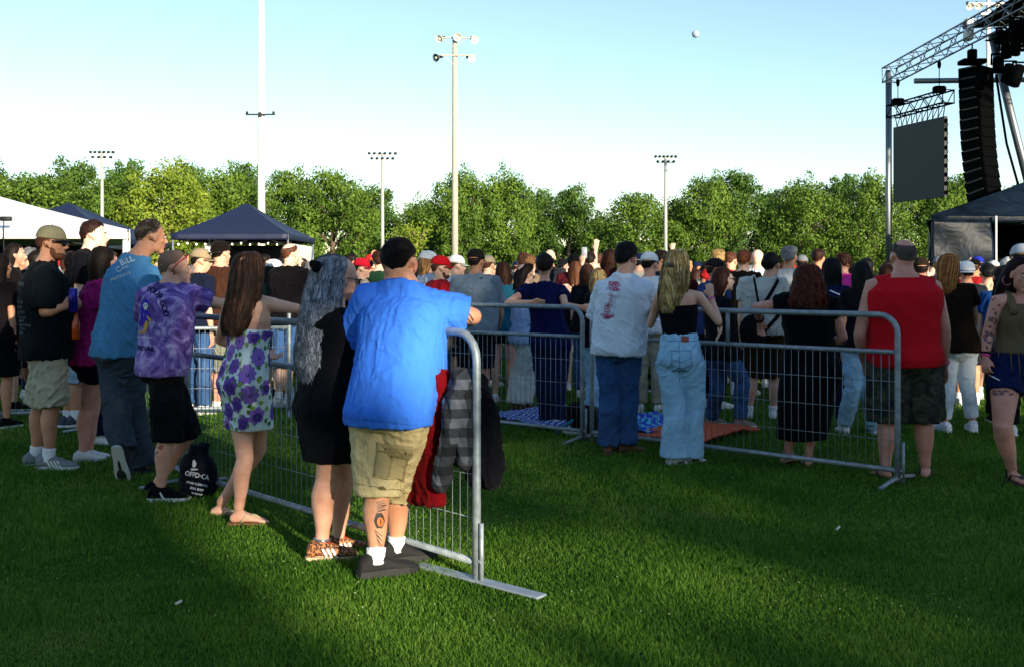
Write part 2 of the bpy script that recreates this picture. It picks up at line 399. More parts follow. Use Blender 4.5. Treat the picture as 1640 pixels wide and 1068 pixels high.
def shirt(S, mat, root, hem=-.05, sleeve=.55, ease=.02, flare=.0, loose=.8, name='shirt', vox=.009, amp=.008, seed=1, neck=1.125, sl_ease=.022, hemdrop=0, strap=False, top=None):
    g = G(); k = S['k']; ts = np.linspace(hem, neck if top is None else top, 12)
    ca, cb = tsec(S, .75, ease)[3:5]; secs = []
    for t in ts:
        c, r, f, a, b = tsec(S, t, ease + flare * max(0, .6 - t))
        if t < .75 and loose: a = max(a, ca * loose * (1 + .0 * t)); b = max(b, cb * loose)
        if t > 1.0: a -= ease * .5; b -= ease * .3
        secs.append((c, r, f, a, b))
    g.loft(secs, n=24)
    if sleeve > 0:
        for n in 'lr':
            q = S['arm'] * k * (1 if S['sex'] == 'm' else .84); sh, el, wr = S['s' + n], S['e' + n], S['w' + n]
            tp = S['sh'].lerp(sh, .45) + Vector((0, 0, .01 * k)); end = sh.lerp(el, sleeve) if sleeve <= 1 else el.lerp(wr, sleeve - 1)
            mid = [] if sleeve <= 1 else [el]
            pts = [tp, sh, sh.lerp(el, min(sleeve, 1) * .5)] + mid + [end]
            r_ = [.055 * q + ease * .8, .06 * q + ease * .8, .054 * q + sl_ease] + [.045 * q + sl_ease] * len(mid) + [(.05 if sleeve <= 1 else .036) * q + sl_ease * 1.1]
            rr = G().tube(pts, r_, n=16); g.add(rr.v, rr.f)
    return garment(g, mat, root, name, vox, amp * k, (26, 26, 11), seed)
def pants(S, mat, root, t_end=1.96, rad=None, ease=.014, top=.2, name='trousers', vox=.009, amp=.009, seed=3, crotch=-.17, sc=(26, 26, 18), tight=1):
    g = G(); k = S['k']
    g.loft([tsec(S, t, ease if t < -.02 else .009) for t in np.linspace(top, crotch, 8)], n=22)
    for n in 'lr':
        ts = list(np.linspace(0, t_end, 12)); pts = legpts(S, n, ts)
        def rf(t):
            base = interp(LEGR, t)[0] * S['leg'] * k + ease
            return max(base, (interp(rad, t)[0] * k) if rad else 0)
        rr = G().tube(pts, [rf(t) for t in ts], n=18); g.add(rr.v, rr.f)
        q = interp(LEGR, 0)[0] * S['leg'] * k + min(ease, .013) + .001; g.ell(tuple(pts[0] + Vector((0, 0, .01)) - S['F'] * .004), (q, q, q * 1.05))
    return garment(g, mat, root, name, vox, amp * k, sc, seed)
def dress(S, mat, root, z_hem, top=.82, ease=.012, wid=None, name='dress', vox=.008, amp=.005, seed=4, sleeve=0, neck=None, arm_e=.015):
    g = G(); k = S['k']; secs = []
    tops = list(np.linspace(top if neck is None else neck, 0, 9))
    for t in tops: secs.append(tsec(S, t, ease))
    c0, r0, f0, a0, b0 = tsec(S, 0, ease)
    leg = [(S['hl'] + S['hr']) / 2, (S['kl'] + S['kr']) / 2, (S['al'] + S['ar']) / 2]
    zt = c0.z; n = 7
    for i in range(1, n):
        z = lerp(zt, z_hem, i / (n - 1))
        kz = leg[1].z
        c = leg[0].lerp(leg[1], min(1, (leg[0].z - z) / (leg[0].z - kz))) if z > kz else leg[1].lerp(leg[2], (kz - z) / (kz - leg[2].z))
        c = Vector((c.x, c.y, z)); c = c0.lerp(c, min(1, i / 2)) if i < 2 else c; c.z = z
        w_ = wid if wid else (.17, .13)
        u = i / (n - 1); secs.append((c, r0, f0, lerp(a0, w_[0] * k, u), lerp(b0, w_[1] * k, u)))
    g.loft(secs, n=24)
    if sleeve:
        for n_ in 'lr':
            q = S['arm'] * k * .84; sh, el = S['s' + n_], S['e' + n_]
            rr = G().tube([S['sh'].lerp(sh, .4) + Vector((0, 0, .016)), sh + Vector((0, 0, .006)), sh.lerp(el, sleeve)], [.06 * q + .02, .064 * q + .024, .056 * q + arm_e], n=14); g.add(rr.v, rr.f)
    return garment(g, mat, root, name, vox, amp * k, (24, 24, 8), seed)
def shoe(S, n, root, up, sole=None, hi=0, L=1.0, chunky=0, name='shoe', stripes=None, lace=None, sock=None, sockh=.07):
    M = S['f' + n]; k = S['k']; X, Z = (M.to_3x3() @ Vector((1, 0, 0))).normalized(), (M.to_3x3() @ Vector((0, 0, 1))).normalized()
    def fs(y, z, a, b): return (M @ Vector((0, y * L, z)), X, Z, a * k, b * k)
    c = chunky; g = G()
    g.loft([fs(-.082, -.045, .018, .02), fs(-.075, -.035, .033, .035), fs(-.045, -.022, .04, .048 + hi), fs(0, -.018, .042, .05 + hi), fs(.04, -.03, .044, .04), fs(.09, -.044, .05, .03), fs(.14, -.05, .052, .024), fs(.175, -.056, .044, .018), fs(.19, -.06, .028, .012)], n=16)
    V, F, N = remesh(g, .006, 2); o = part(name, V, F, up, root)
    g = G(); h0 = -.085; h1 = -.066 + c
    for z in (h0, h1):
        pass
    ring = [(-.088, .012), (-.08, .034), (-.04, .042), (.03, .042), (.09, .053), (.14, .055), (.18, .045), (.198, .022)]
    pl = [(-a, y) for y, a in ring] + [(a, y) for y, a in reversed(ring)]
    g.rings([[M @ Vector((x * s_, y * L * s_ , z)) for x, y in pl] for z, s_ in ((h0, .97), (h0 + .006, 1), (h1, 1.0), (h1 + .003, .96))])
    gpart('sole', g, sole or plain('d8d8d4', .6, name='rubber'), o, smooth=False)
    if lace:
        g = G()
        for i in range(5):
            y = .035 + i * .016; zz = .012 - i * .011
            g.tube([M @ Vector((-.022, y, zz - .008)), M @ Vector((0, y + .004, zz + .003)), M @ Vector((.022, y + .004, zz - .008))], .003, n=6)
        gpart('laces', g, lace, o)
    if stripes:
        for s_ in (-1, 1):
            g = G()
            for i in range(stripes[1]):
                y = .018 + i * .024
                g.box((s_ * .05, y, -.04), (.0022, .0055, .027), M @ Matrix.Translation((0, 0, 0)) @ Matrix.Translation(Vector((s_ * .046, y, -.04))) @ Matrix.Rotation(R(28), 4, 'X') @ Matrix.Translation(-Vector((s_ * .05, y, -.04))))
            gpart('stripes', g, stripes[0], o, smooth=False)
    if sock:
        g = G(); a = S['a' + n]; d = (S['k' + n] - a).normalized()
        g.tube([a - d * .03, a, a + d * sockh * .5, a + d * sockh], [.043 * k, .043 * k, .043 * k, .045 * k * max(1, S['leg'] * .95)], n=14)
        V, F, N = remesh(g, .007, 2); V = folds(V, N, .003, (5, 5, 25), 3); part('sock', V, F, sock, root)
    return o
def sandal(S, n, root, strap, solem, style='thong'):
    M = S['f' + n]; k = S['k']; ring = [(-.07, .01), (-.062, .03), (-.03, .036), (.03, .035), (.09, .045), (.14, .05), (.175, .042), (.19, .02)]
    pl = [(-a, y) for y, a in ring] + [(a, y) for y, a in reversed(ring)]; g = G()
    g.rings([[M @ Vector((x * s_, y, z)) for x, y in pl] for z, s_ in ((-.095, .96), (-.09, 1), (-.08, 1), (-.077, .97))])
    o = gpart('sandal', g, solem, root, smooth=False); g = G()
    def band(pts, w=.012):
        g.tube([M @ Vector(p) for p in pts], w * k, n=8, flat=.25, up=M.to_3x3() @ Vector((0, 0, 1)))
    band([(-.043, .02, -.07), (-.036, .045, -.03), (-.012, .1, -.035), (.0, .135, -.055)]); band([(.043, .02, -.07), (.036, .045, -.03), (.012, .1, -.035), (0, .135, -.055)])
    if style != 'thong': band([(-.04, -.01, -.06), (-.042, 0, -.0), (0, .04, .012), (.042, 0, 0), (.04, -.01, -.06)], .008)
    gpart('strap', g, strap, o); return o
# ---- hair
def hl(az, back=-.62, side=-.1, fside=.32, front=.62):     # hairline height as a function of angle from the back
    return np.interp(az, [0, .9, 1.35, 1.7, 2.1, 2.6, PI], [back, back * .75, side, side + .02, fside, front * .95, front])
def ribbons(Pts, wid, Nrm):
    n, k, _ = Pts.shape; T = np.gradient(Pts, axis=1); S_ = np.cross(T, Nrm); S_ /= np.linalg.norm(S_, axis=2, keepdims=True) + 1e-9
    tp = np.ones(k); tp[-1] = .15; tp[0] = .6
    S_ = S_ * (np.asarray(wid).reshape(-1, 1, 1) * tp[None, :, None]) * .5
    V = np.stack([Pts - S_, Pts + S_], 2).reshape(-1, 3)
    b = (np.arange(n)[:, None] * k + np.arange(k - 1)[None, :]).reshape(-1) * 2
    F = np.stack([b, b + 1, b + 3, b + 2], 1); return V, F
def short_hair(S, mat, root, th=.012, n=900, L=.022, w=.003, top=1.0, bald=None, rough=.004, seed=1, flow=(0, -.5, -1), nape=-.7, front=.62, side=-.1, under=None):
    M = S['hM']; c = np.array((0, -.014, .03)); rad = np.array((.077, .096, .088)); nu, nv = 40, 28
    ph = np.linspace(-PI / 2 + .02, PI / 2 - .02, nv + 1); t = np.linspace(0, 2 * PI, nu, endpoint=False)
    D = np.stack([np.cos(ph)[:, None] * np.cos(t)[None], np.cos(ph)[:, None] * np.sin(t)[None], np.repeat(np.sin(ph)[:, None], nu, 1)], 2).reshape(-1, 3)
    def msk(D):
        az = np.abs(np.arctan2(D[:, 0], -D[:, 1])); m = ss(D[:, 2] - hl(az, nape, side, .32, front), -.02, .14)
        if bald is not None: m = m * (1 - ss(D[:, 2] - bald * (1 - .4 * np.cos(az)), -.1, .1))
        return m
    m = msk(D); tk = m * (th * (.55 + .45 * top * np.clip(D[:, 2] + .3, 0, 1))) - (1 - m) * .006
    rad = np.where(D[:, 2:3] < 0, rad * np.array((1 - .0, 1, 1.32)), rad)
    V = c + D * (rad + tk[:, None] + (m * rough * pn(D, 4, seed))[:, None]); nrm = D
    F = [];
    for i in range(nv):
        for j in range(nu): F.append((i * nu + j, i * nu + (j + 1) % nu, (i + 1) * nu + (j + 1) % nu, (i + 1) * nu + j))
    F.append(tuple(reversed(range(nu)))); F.append(tuple(range(nv * nu, nv * nu + nu)))
    Mn = np.array(M); tr = lambda X: X @ Mn[:3, :3].T + Mn[:3, 3]
    V = tr(V); F0 = F; o = part('hair', V, F0, under or mat, root)
    if n:
        r = np.random.default_rng(seed); D = r.normal(size=(n * 3, 3)); D /= np.linalg.norm(D, axis=1, keepdims=True); m = msk(D); D = D[m > .45][:n]; m = m[m > .45][:n] if False else msk(D)
        tk = m * (th * (.55 + .45 * top * np.clip(D[:, 2] + .3, 0, 1))); rad = np.array((.077, .096, .088)); rad = np.where(D[:, 2:3] < 0, rad * np.array((1, 1, 1.32)), rad)
        P0 = c + D * (rad + tk[:, None] * .7); fl = np.array(flow) + r.normal(0, .35, (len(D), 3)); fl = fl - D * (fl * D).sum(1, keepdims=True); fl /= np.linalg.norm(fl, axis=1, keepdims=True)
        k = np.linspace(0, 1, 4); Ls = L * r.uniform(.6, 1.2, len(D))
        Pt = P0[:, None] + fl[:, None] * (k[None, :, None] * Ls[:, None, None]) + D[:, None] * (th * .35 * np.sin(k * 2.4)[None, :, None] - (k ** 2)[None, :, None] * .004)
        V, F = ribbons(tr(Pt.reshape(-1, 3)).reshape(Pt.shape), np.full(len(D), w), np.repeat((D @ Mn[:3, :3].T)[:, None], 4, 1))
        part('strands', V, F, mat, o)
    return o
def long_hair(S, mat, root, secs, n=900, w=.005, wave=.004, wl=14., seed=2, px=True, ragged=.12, under=None, curl=0, name='hair'):
    # secs: (px, py, dz, half width, half depth), crown first; px in photo pixels, sizes in metres
    z0 = S['B'].y
    cs = [P(s[0], s[1], z0 + s[2]) if px else Vector(s[:3]) for s in secs]; aw = [s[3] for s in secs]; bd = [s[4] for s in secs]
    K = 22; tt = np.linspace(0, len(secs) - 1, K)
    C = np.stack([np.interp(tt, range(len(cs)), [c[i] for c in cs]) for i in range(3)], 1); A = np.interp(tt, range(len(cs)), aw); B_ = np.interp(tt, range(len(cs)), bd)
    X = np.array(S['hM'].to_3x3() @ Vector((1, 0, 0))); X = X / np.linalg.norm(X) if not px else np.array((1., 0, 0)); Yv = np.cross(np.array((0, 0, 1.)), X)
    if px: Yv = np.array((0, 1., 0))
    X3, Y3 = Vector(X), Vector(Yv)
    g = G(); g.loft([(Vector(C[i]), X3, Y3, A[i] * .93, B_[i] * .9) for i in range(K - 2)], n=28, pw=2.2)
    V, F, N = remesh(g, .008, 3); V = folds(V, N, .006, (30, 30, 5), seed); o = part(name, V, F, under or mat, root)
    r = np.random.default_rng(seed); nl = max(24, n // 16); lk = r.integers(0, nl, n); tl = r.uniform(0, 2 * PI, nl); pl = r.uniform(0, 6, (2, nl)); fl_ = r.uniform(.8, 1.25, nl); rl = r.uniform(.9, 1.04, nl)
    Lk = np.linspace(0, 1, K)[None]; th = tl[lk]; rr = (rl[lk] + r.normal(0, .02, n))[:, None]
    dr = r.normal(0, .13, n)[:, None] * (1 - .55 * Lk) + (r.normal(0, .12, nl)[lk])[:, None] * Lk + (r.uniform(0, 1, n) < .06)[:, None] * r.normal(0, .3, n)[:, None] * Lk; ang = th[:, None] + dr + curl * Lk
    end = 1 - ragged * r.uniform(0, 1, n); kk = np.linspace(0, 1, K)[None] * end[:, None]
    idx = kk * (K - 1); Ci = np.stack([np.interp(idx, range(K), C[:, i]) for i in range(3)], 2); Ai = np.interp(idx, range(K), A); Bi = np.interp(idx, range(K), B_)
    cx = np.sign(np.cos(ang)) * np.abs(np.cos(ang)) ** .93; sy_ = np.sign(np.sin(ang)) * np.abs(np.sin(ang)) ** .93
    wv = wave * np.linspace(.15, 1, K)[None]; f1 = (fl_[lk] * r.uniform(.96, 1.04, n))[:, None] * wl; j1 = (pl[0][lk] + r.normal(0, .35, n))[:, None]; j2 = (pl[1][lk] + r.normal(0, .35, n))[:, None]
    Ln = np.linspace(0, 1, K)[None]
    ox = cx * Ai * rr + wv * np.sin(f1 * Ln + j1); oy = sy_ * Bi * rr + wv * np.cos(f1 * Ln + j2)
    Pt = Ci + ox[..., None] * X + oy[..., None] * Yv
    Nn = cx[..., None] * X + sy_[..., None] * Yv
    V, F = ribbons(Pt, w * r.uniform(.6, 1.4, n), Nn); part('strands', V, F, mat, o); return o
def gen_long(S, mat, root, L=.35, wd=1.0, n=500, **kw):
    M = S['hM']; s = S['hs']; q = lambda x, y, z: tuple(M @ Vector((x, y, z)))
    b = M @ Vector((0, -.05, -.06)); bk = -S['tF'] * .03; Xv = (M.to_3x3() @ Vector((1, 0, 0))).normalized()
    secs = [(*q(0, -.02, .127), .02, .025), (*q(0, -.022, .112), .056 * s, .062 * s), (*q(0, -.024, .07), .083 * s, .088 * s), (*q(0, -.035, .02), .092 * s, .09 * s), (*q(0, -.052, -.04), .096 * s * wd, .07 * s)]
    for u in (.35, .7, 1.0):
        p = b + bk * u * 1.2 + Vector((0, 0, -L * u)); secs.append((*p, .1 * wd * (1 - .22 * u) * s, .05 * (1 - .4 * u)))
    return long_hair(S, mat, root, secs, n=n, px=False, **kw)
def cap(S, root, crown, brim=None, back=False, front=None, tilt=-8, mesh_back=None, size=1.0, name='cap', logo=None):
    M = S['hM'] @ Matrix.Translation((0, -.012, .028)) @ Matrix.Rotation(R(tilt if not back else -tilt), 4, 'X')
    if back: M = M @ Matrix.Rotation(PI, 4, 'Z')
    z0 = .012
    g = G(); rad = (.091 * size, .108 * size, .1 * size); rings = []
    for i, ph in enumerate([.0, .12, .3, .6, .9, 1.2, 1.45, 1.55]):
        rr_ = math.cos(ph) ** .75; zz = z0 + math.sin(ph) * rad[2] * .98
        rings.append([M @ Vector((rad[0] * rr_ * math.cos(t), (rad[1] * rr_ * math.sin(t)) , zz)) for t in np.linspace(0, 2 * PI, 24, endpoint=False)])
    g.rings(rings); o = gpart(name, g, crown, root)
    g = G(); n = 12; top, bot = [], []
    for sgn in (1,):
        A, Bq = [], []
        for j in range(n + 1):
            t = PI * (.12 + .76 * j / n); ct, st = math.cos(t), math.sin(t)
            A.append((rad[0] * ct, rad[1] * st * .97)); Bq.append((rad[0] * ct * .98, rad[1] * st * .9 + .068 * st ** .6))
        def zz(x): return z0 - .002 - 1.6 * x * x
        V = []; 
        for lst in (A, Bq):
            for x, y in lst: V.append(M @ Vector((x, y, zz(x) + .002 - (.008 if lst is Bq else 0))))
        for lst in (A, Bq):
            for x, y in lst: V.append(M @ Vector((x, y, zz(x) - .002 - (.008 if lst is Bq else 0))))
        m = n + 1; F = []
        for j in range(n): F += [(j, j + 1, m + j + 1, m + j), (2 * m + j, 3 * m + j, 3 * m + j + 1, 2 * m + j + 1), (m + j, m + j + 1, 3 * m + j + 1, 3 * m + j), (j, 2 * m + j, 2 * m + j + 1, j + 1)]
        F += [(0, m, 3 * m, 2 * m), (m - 1, 2 * m - 1 + 0, 4 * m - 1, 3 * m - 1)]
        g.add(V, F)
    gpart('brim', g, brim or crown, o)
    g = G(); g.ell((0, 0, z0 + rad[2] * .98), (.006, .006, .004), M, 8, 4); gpart('button', g, brim or crown, o)
    if front:
        g = G(); rings = []
        for ph in (.0, .12, .3, .6, .9, 1.2, 1.45, 1.55):
            rr_ = math.cos(ph) ** .75; rings.append((ph, rr_))
        V = []; n = 12
        for ph, rr_ in rings:
            for t in np.linspace(.12, PI - .12, n): V.append(M @ Vector((rad[0] * 1.025 * rr_ * math.cos(t), rad[1] * 1.03 * rr_ * math.sin(t), z0 + math.sin(ph) * rad[2] * 1.0)))
        g.add(V, [(i * n + j, i * n + j + 1, (i + 1) * n + j + 1, (i + 1) * n + j) for i in range(len(rings) - 1) for j in range(n - 1)]); gpart('front_panel', g, front, o)
    return o
def glasses(S, root, frm, lens, up=0, name='glasses'):
    M = S['hM'] @ Matrix.Translation((0, 0, up)); g = G()
    for s in (-1, 1): g.tube([M @ Vector((s * .062, .085, .008)), M @ Vector((s * .08, .04, .01)), M @ Vector((s * .084, -.01, .006)), M @ Vector((s * .08, -.03, -.006))], .0028, n=6)
    g.tube([M @ Vector((-.06, .09, .014)), M @ Vector((-.03, .108, .016)), M @ Vector((0, .113, .012)), M @ Vector((.03, .108, .016)), M @ Vector((.06, .09, .014))], .003, n=6)
    o = gpart(name, g, frm, root); g = G()
    for s in (-1, 1): g.ell((s * .032, .099, .0), (.026, .005, .019), M @ Matrix.Translation((0, 0, 0)) @ Matrix.Translation((s * .032, .099, 0)) @ Matrix.Rotation(-s * .3, 4, 'Z') @ Matrix.Translation((-s * .032, -.099, 0)), 14, 8)
    gpart('lens', g, lens, o); return o
def face(S, root, iris='3a2a1c', brow='2a1a12', lip='a85a55'):
    M = S['hM']
    for s in (-1, 1):
        g = G(); g.ell((s * .031, .0865, .004), (.0135, .008, .0068), M, 12, 8); e = gpart('eye', g, plain('e8e2da', .25, name='eye'), root)
        g = G(); g.ell((s * .031, .0935, .004), (.0058, .002, .0058), M, 10, 6); gpart('iris', g, plain(iris, .2, name='iris'), e)
        g = G(); g.tube([M @ Vector((s * .013, .094, .02)), M @ Vector((s * .03, .094, .026)), M @ Vector((s * .049, .083, .021))], .003, n=6); gpart('eyebrow', g, plain(brow, .7, name='brow'), root)
    g = G(); g.ell((0, .092, -.0575), (.021, .007, .0045), M, 12, 6); g.ell((0, .0905, -.0665), (.018, .0075, .005), M, 12, 6); gpart('lips', g, plain(lip, .4, name='lips'), root)
def beard(S, root, mat, L=.01, n=500):
    g = G(); M = S['hM']
    g.ell((0, .034, -.088), (.057, .062, .03 + L), M, 18, 10); g.ell((0, .092, -.05), (.026, .012, .007), M, 10, 6)
    for s in (-1, 1): g.ell((s * .055, .022, -.058), (.01, .022, .034), M)
    V, F, N = remesh(g, .006, 2); V = V + N * (pn(V, 60, 3) * .002)[:, None]; return part('beard', V, F, mat, root)
def band_ring(S, n, root, mat, t=.97, r=.031, name='wristband', hw=.008, limb='w', flat=1):
    a, b = (S['e' + n], S['w' + n]) if limb == 'w' else (S['k' + n], S['a' + n])
    d = (b - a).normalized(); p = a.lerp(b, t); g = G(); x, y = frame(d)
    g.tube([p - d * hw, p + d * hw], [r, r], n=18); return gpart(name, g, mat, root)
# ---- decals laid on a garment
def text_mesh(s, size, bold=0, extr=0, align='CENTER', sx=1.0):
    cu = bpy.data.curves.new('t', 'FONT'); cu.body = s; cu.size = size; cu.align_x = align; cu.offset = bold * size; cu.resolution_u = 2
    o = bpy.data.objects.new('t', cu); COL.objects.link(o); dg = bpy.context.evaluated_depsgraph_get(); me = o.evaluated_get(dg).to_mesh()
    V = [(v.co.x * sx, v.co.y) for v in me.vertices]; F = [tuple(p.vertices) for p in me.polygons]
    o.evaluated_get(dg).to_mesh_clear(); bpy.data.objects.remove(o); bpy.data.curves.remove(cu); return V, F
def px_decal(name, bvh, V2, F, mat, parent, off=.003):
    V, ok = [], []
    o0 = Vector((0, 0, CH))
    for x, y in V2:
        d = (P(x, y, 5) - o0).normalized(); h = bvh.ray_cast(o0, d)
        if h[0] is None: V.append(o0); ok.append(False)
        else:
            nn = h[1] if h[1].dot(d) < 0 else -h[1]; V.append(h[0] + nn * off); ok.append(True)
    FF = []
    for f in F:
        if all(ok[i] for i in f) and max((V[f[i]] - V[f[i - 1]]).length for i in range(len(f))) < .12: FF.append(f)
    us = sorted({i for f in FF for i in f}); mp = {u: i for i, u in enumerate(us)}
    if not FF: print('decal empty', name); return None
    return part(name, [V[u] for u in us], [tuple(mp[i] for i in f) for f in FF], mat, parent)
def px_text(name, bvh, s, x, y, size, mat, parent, rot=0, bold=0, sx=1.0, align='CENTER', shear=0, off=.003):
    V, F = text_mesh(s, size, bold, align=align, sx=sx); c, sn = math.cos(R(rot)), math.sin(R(rot)); Q = []
    for a, b in V:
        a2 = a * c - b * sn; b2 = a * sn + b * c; Q.append((x + a2, y - b2 + shear * a2))
    return px_decal(name, bvh, Q, F, mat, parent, off)
def join_polys(ps):
    V, F = [], []
    for v, f in ps:
        k = len(V); V += v; F += [tuple(i + k for i in q) for q in f]
    return V, F
def fan(cx, cy, pts, sub=2):
    V = [(cx, cy)]; F = []; n = len(pts)
    for s in range(1, sub + 1): V += [(cx + (x - cx) * s / sub, cy + (y - cy) * s / sub) for x, y in pts]
    for j in range(n): F.append((0, 1 + j, 1 + (j + 1) % n))
    for s in range(1, sub):
        for j in range(n):
            a = 1 + (s - 1) * n + j; b = 1 + (s - 1) * n + (j + 1) % n; F.append((a, a + n, b + n, b))
    return V, F
def circ(cx, cy, rx, ry=None, n=12, wob=0, k=5, rot=0, ph=0):
    ry = ry or rx; P_ = []
    for i in range(n):
        t = 2 * PI * i / n; r = 1 + wob * math.cos(k * t + ph); x, y = rx * r * math.cos(t), ry * r * math.sin(t)
        P_.append((cx + x * math.cos(R(rot)) - y * math.sin(R(rot)), cy + x * math.sin(R(rot)) + y * math.cos(R(rot))))
    return fan(cx, cy, P_)

def merge_prints(garm):            # printed pattern belongs to the fabric: one mesh, several materials
    kids = [c for c in garm.children if c.type == 'MESH' and ('print' in c.name or 'lettering' in c.name or 'stitch' in c.name)]
    if not kids: return
    me = garm.data; V = [v.co[:] for v in me.vertices]; F = [tuple(p.vertices) for p in me.polygons]; mi = [0] * len(F); mats = [me.materials[0]]
    for c in kids:
        k = len(V); V += [v.co[:] for v in c.data.vertices]; m = c.data.materials[0]
        if m not in mats: mats.append(m)
        for p in c.data.polygons: F.append(tuple(i + k for i in p.vertices)); mi.append(mats.index(m))
        bpy.data.objects.remove(c)
    nm = bpy.data.meshes.new(me.name); nm.from_pydata(V, [], F); nm.update(); [nm.materials.append(m) for m in mats]
    nm.polygons.foreach_set('use_smooth', np.ones(len(F), dtype=bool)); nm.polygons.foreach_set('material_index', np.array(mi, dtype=np.int32)); garm.data = nm
# ---------------------------------------------------------------- ground and grass
def ground():
    m, nt, n, b = newmat('lawn_soil'); co = tc(nt)
    a = node(nt, 'ShaderNodeTexNoise', Scale=1.2, Detail=8.0, Roughness=.65); nt.links.new(co, a.inputs['Vector'])
    f = node(nt, 'ShaderNodeTexNoise', Scale=40.0, Detail=8.0, Roughness=.7); nt.links.new(co, f.inputs['Vector'])
    c1 = ramp(nt, a.outputs[0], [(.3, (.035, .1, .012)), (.6, (.065, .16, .018)), (.8, (.11, .18, .03))])
    c2 = ramp(nt, f.outputs[0], [(.35, (.3, .3, .3)), (.7, (1, 1, 1))])
    mx = node(nt, 'ShaderNodeMix', data_type='RGBA', blend_type='MULTIPLY'); mx.inputs[0].default_value = 1
    nt.links.new(c1, mx.inputs[6]); nt.links.new(c2, mx.inputs[7]); nt.links.new(mx.outputs[2], b.inputs['Base Color'])
    b.inputs['Roughness'].default_value = 1; b.inputs['Specular IOR Level'].default_value = .05
    bp = node(nt, 'ShaderNodeBump', Strength=.8, Distance=.04); nt.links.new(f.outputs[0], bp.inputs['Height']); nt.links.new(bp.outputs[0], b.inputs['Normal'])
    xs = np.concatenate([[-3000, -400], np.linspace(-60, 60, 25), [400, 3000]]); V, F = [], []
    for y in xs + 20:
        for x in xs: V.append((x, y, 0))
    k = len(xs)
    for i in range(k - 1):
        for j in range(k - 1): F.append((i * k + j, i * k + j + 1, (i + 1) * k + j + 1, (i + 1) * k + j))
    o = part('ground', V, F, m, smooth=False, local=True); kind(o, 'structure')
ground()
def grass():
    m = bpy.data.materials.new('grass_blades'); m.use_nodes = True; nt = m.node_tree; n = nt.nodes; b = n['Principled BSDF']
    g = nt.nodes.new('ShaderNodeNewGeometry')
    big = node(nt, 'ShaderNodeTexNoise', Scale=.9, Detail=6.0, Roughness=.6); nt.links.new(g.outputs['Position'], big.inputs['Vector'])
    md = node(nt, 'ShaderNodeMath', operation='MULTIPLY_ADD'); md.inputs[1].default_value = .55
    s2 = node(nt, 'ShaderNodeMath', operation='MULTIPLY_ADD'); s2.inputs[1].default_value = 1.3; s2.inputs[2].default_value = -.45
    nt.links.new(big.outputs[0], s2.inputs[0]); nt.links.new(g.outputs['Random Per Island'], md.inputs[0]); nt.links.new(s2.outputs[0], md.inputs[2])
    c = ramp(nt, md.outputs[0], [(0, (.03, .085, .008)), (.35, (.065, .17, .014)), (.62, (.12, .25, .024)), (.82, (.2, .31, .045)), (.93, (.28, .28, .09)), (1, (.4, .34, .17))])
    nt.links.new(c, b.inputs['Base Color']); b.inputs['Roughness'].default_value = .65; b.inputs['Specular IOR Level'].default_value = .15
    tr = nt.nodes.new('ShaderNodeBsdfTranslucent'); nt.links.new(c, tr.inputs[0]); mx = nt.nodes.new('ShaderNodeMixShader'); mx.inputs[0].default_value = .35
    nt.links.new(b.outputs[0], mx.inputs[1]); nt.links.new(tr.outputs[0], mx.inputs[2]); nt.links.new(mx.outputs[0], n['Material Output'].inputs[0])
    N = 820000; r = np.random.default_rng(3)
    z0, z1 = 3.2, 26.0; u = r.uniform(0, 1, N); z = 1 / (1 / z0 + u * (1 / z1 - 1 / z0))
    x = (r.uniform(-.5, .5, N)) * (z * 1.12 + 1.0); mg = r.uniform(size=N) < .24; x = np.where(mg, np.sign(x) * (z * .56 + .5 + r.uniform(0, 1, N) ** 1.3 * 4.5), x)
    k = np.clip(z / 5.0, .8, 4.0) ** .8
    cl = pn(np.stack([x, z, z * 0], 1), (2.2, 2.2, 0), 4) * .5 + .5
    dead = pn(np.stack([x, z, z * 0], 1), (1.1, 1.1, 0), 9)
    h = r.uniform(.012, .036, N) * (.65 + .7 * cl) * k ** .55; h *= np.where(dead > .95, .5, 1)
    w = r.uniform(.0017, .0034, N) * k; a = r.uniform(0, 2 * PI, N); ln = r.uniform(.1, 1.1, N) * h
    la = a + r.normal(0, .7, N) + PI / 2
    sx_, sy_ = np.cos(a) * w, np.sin(a) * w; dx, dy = np.cos(la) * ln, np.sin(la) * ln
    V = np.empty((N, 5, 3)); B = np.stack([x, z, np.zeros(N) - .003], 1)
    V[:, 0] = B + np.stack([-sx_, -sy_, 0 * x], 1); V[:, 1] = B + np.stack([sx_, sy_, 0 * x], 1)
    V[:, 2] = B + np.stack([dx * .35 + sx_ * .75, dy * .35 + sy_ * .75, h * .6], 1); V[:, 3] = B + np.stack([dx * .35 - sx_ * .75, dy * .35 - sy_ * .75, h * .6], 1)
    V[:, 4] = B + np.stack([dx, dy, h], 1)
    base = np.arange(N) * 5
    me = bpy.data.meshes.new('grass'); me.vertices.add(N * 5); me.vertices.foreach_set('co', V.ravel())
    lp = np.empty((N, 7), dtype=np.int32); lp[:, 0] = base; lp[:, 1] = base + 1; lp[:, 2] = base + 2; lp[:, 3] = base + 3; lp[:, 4] = base + 3; lp[:, 5] = base + 2; lp[:, 6] = base + 4
    me.loops.add(N * 7); me.loops.foreach_set('vertex_index', lp.ravel())
    st = np.stack([np.arange(N) * 7, np.arange(N) * 7 + 4], 1).ravel().astype(np.int32); tot = np.tile(np.array([4, 3], dtype=np.int32), N)
    me.polygons.add(N * 2); me.polygons.foreach_set('loop_start', st); me.polygons.foreach_set('loop_total', tot); me.update(calc_edges=True)
    me.materials.append(m); o = bpy.data.objects.new('grass', me); COL.objects.link(o); tag(o, 'short mown green grass covering the field', 'grass'); kind(o, 'stuff')
grass()
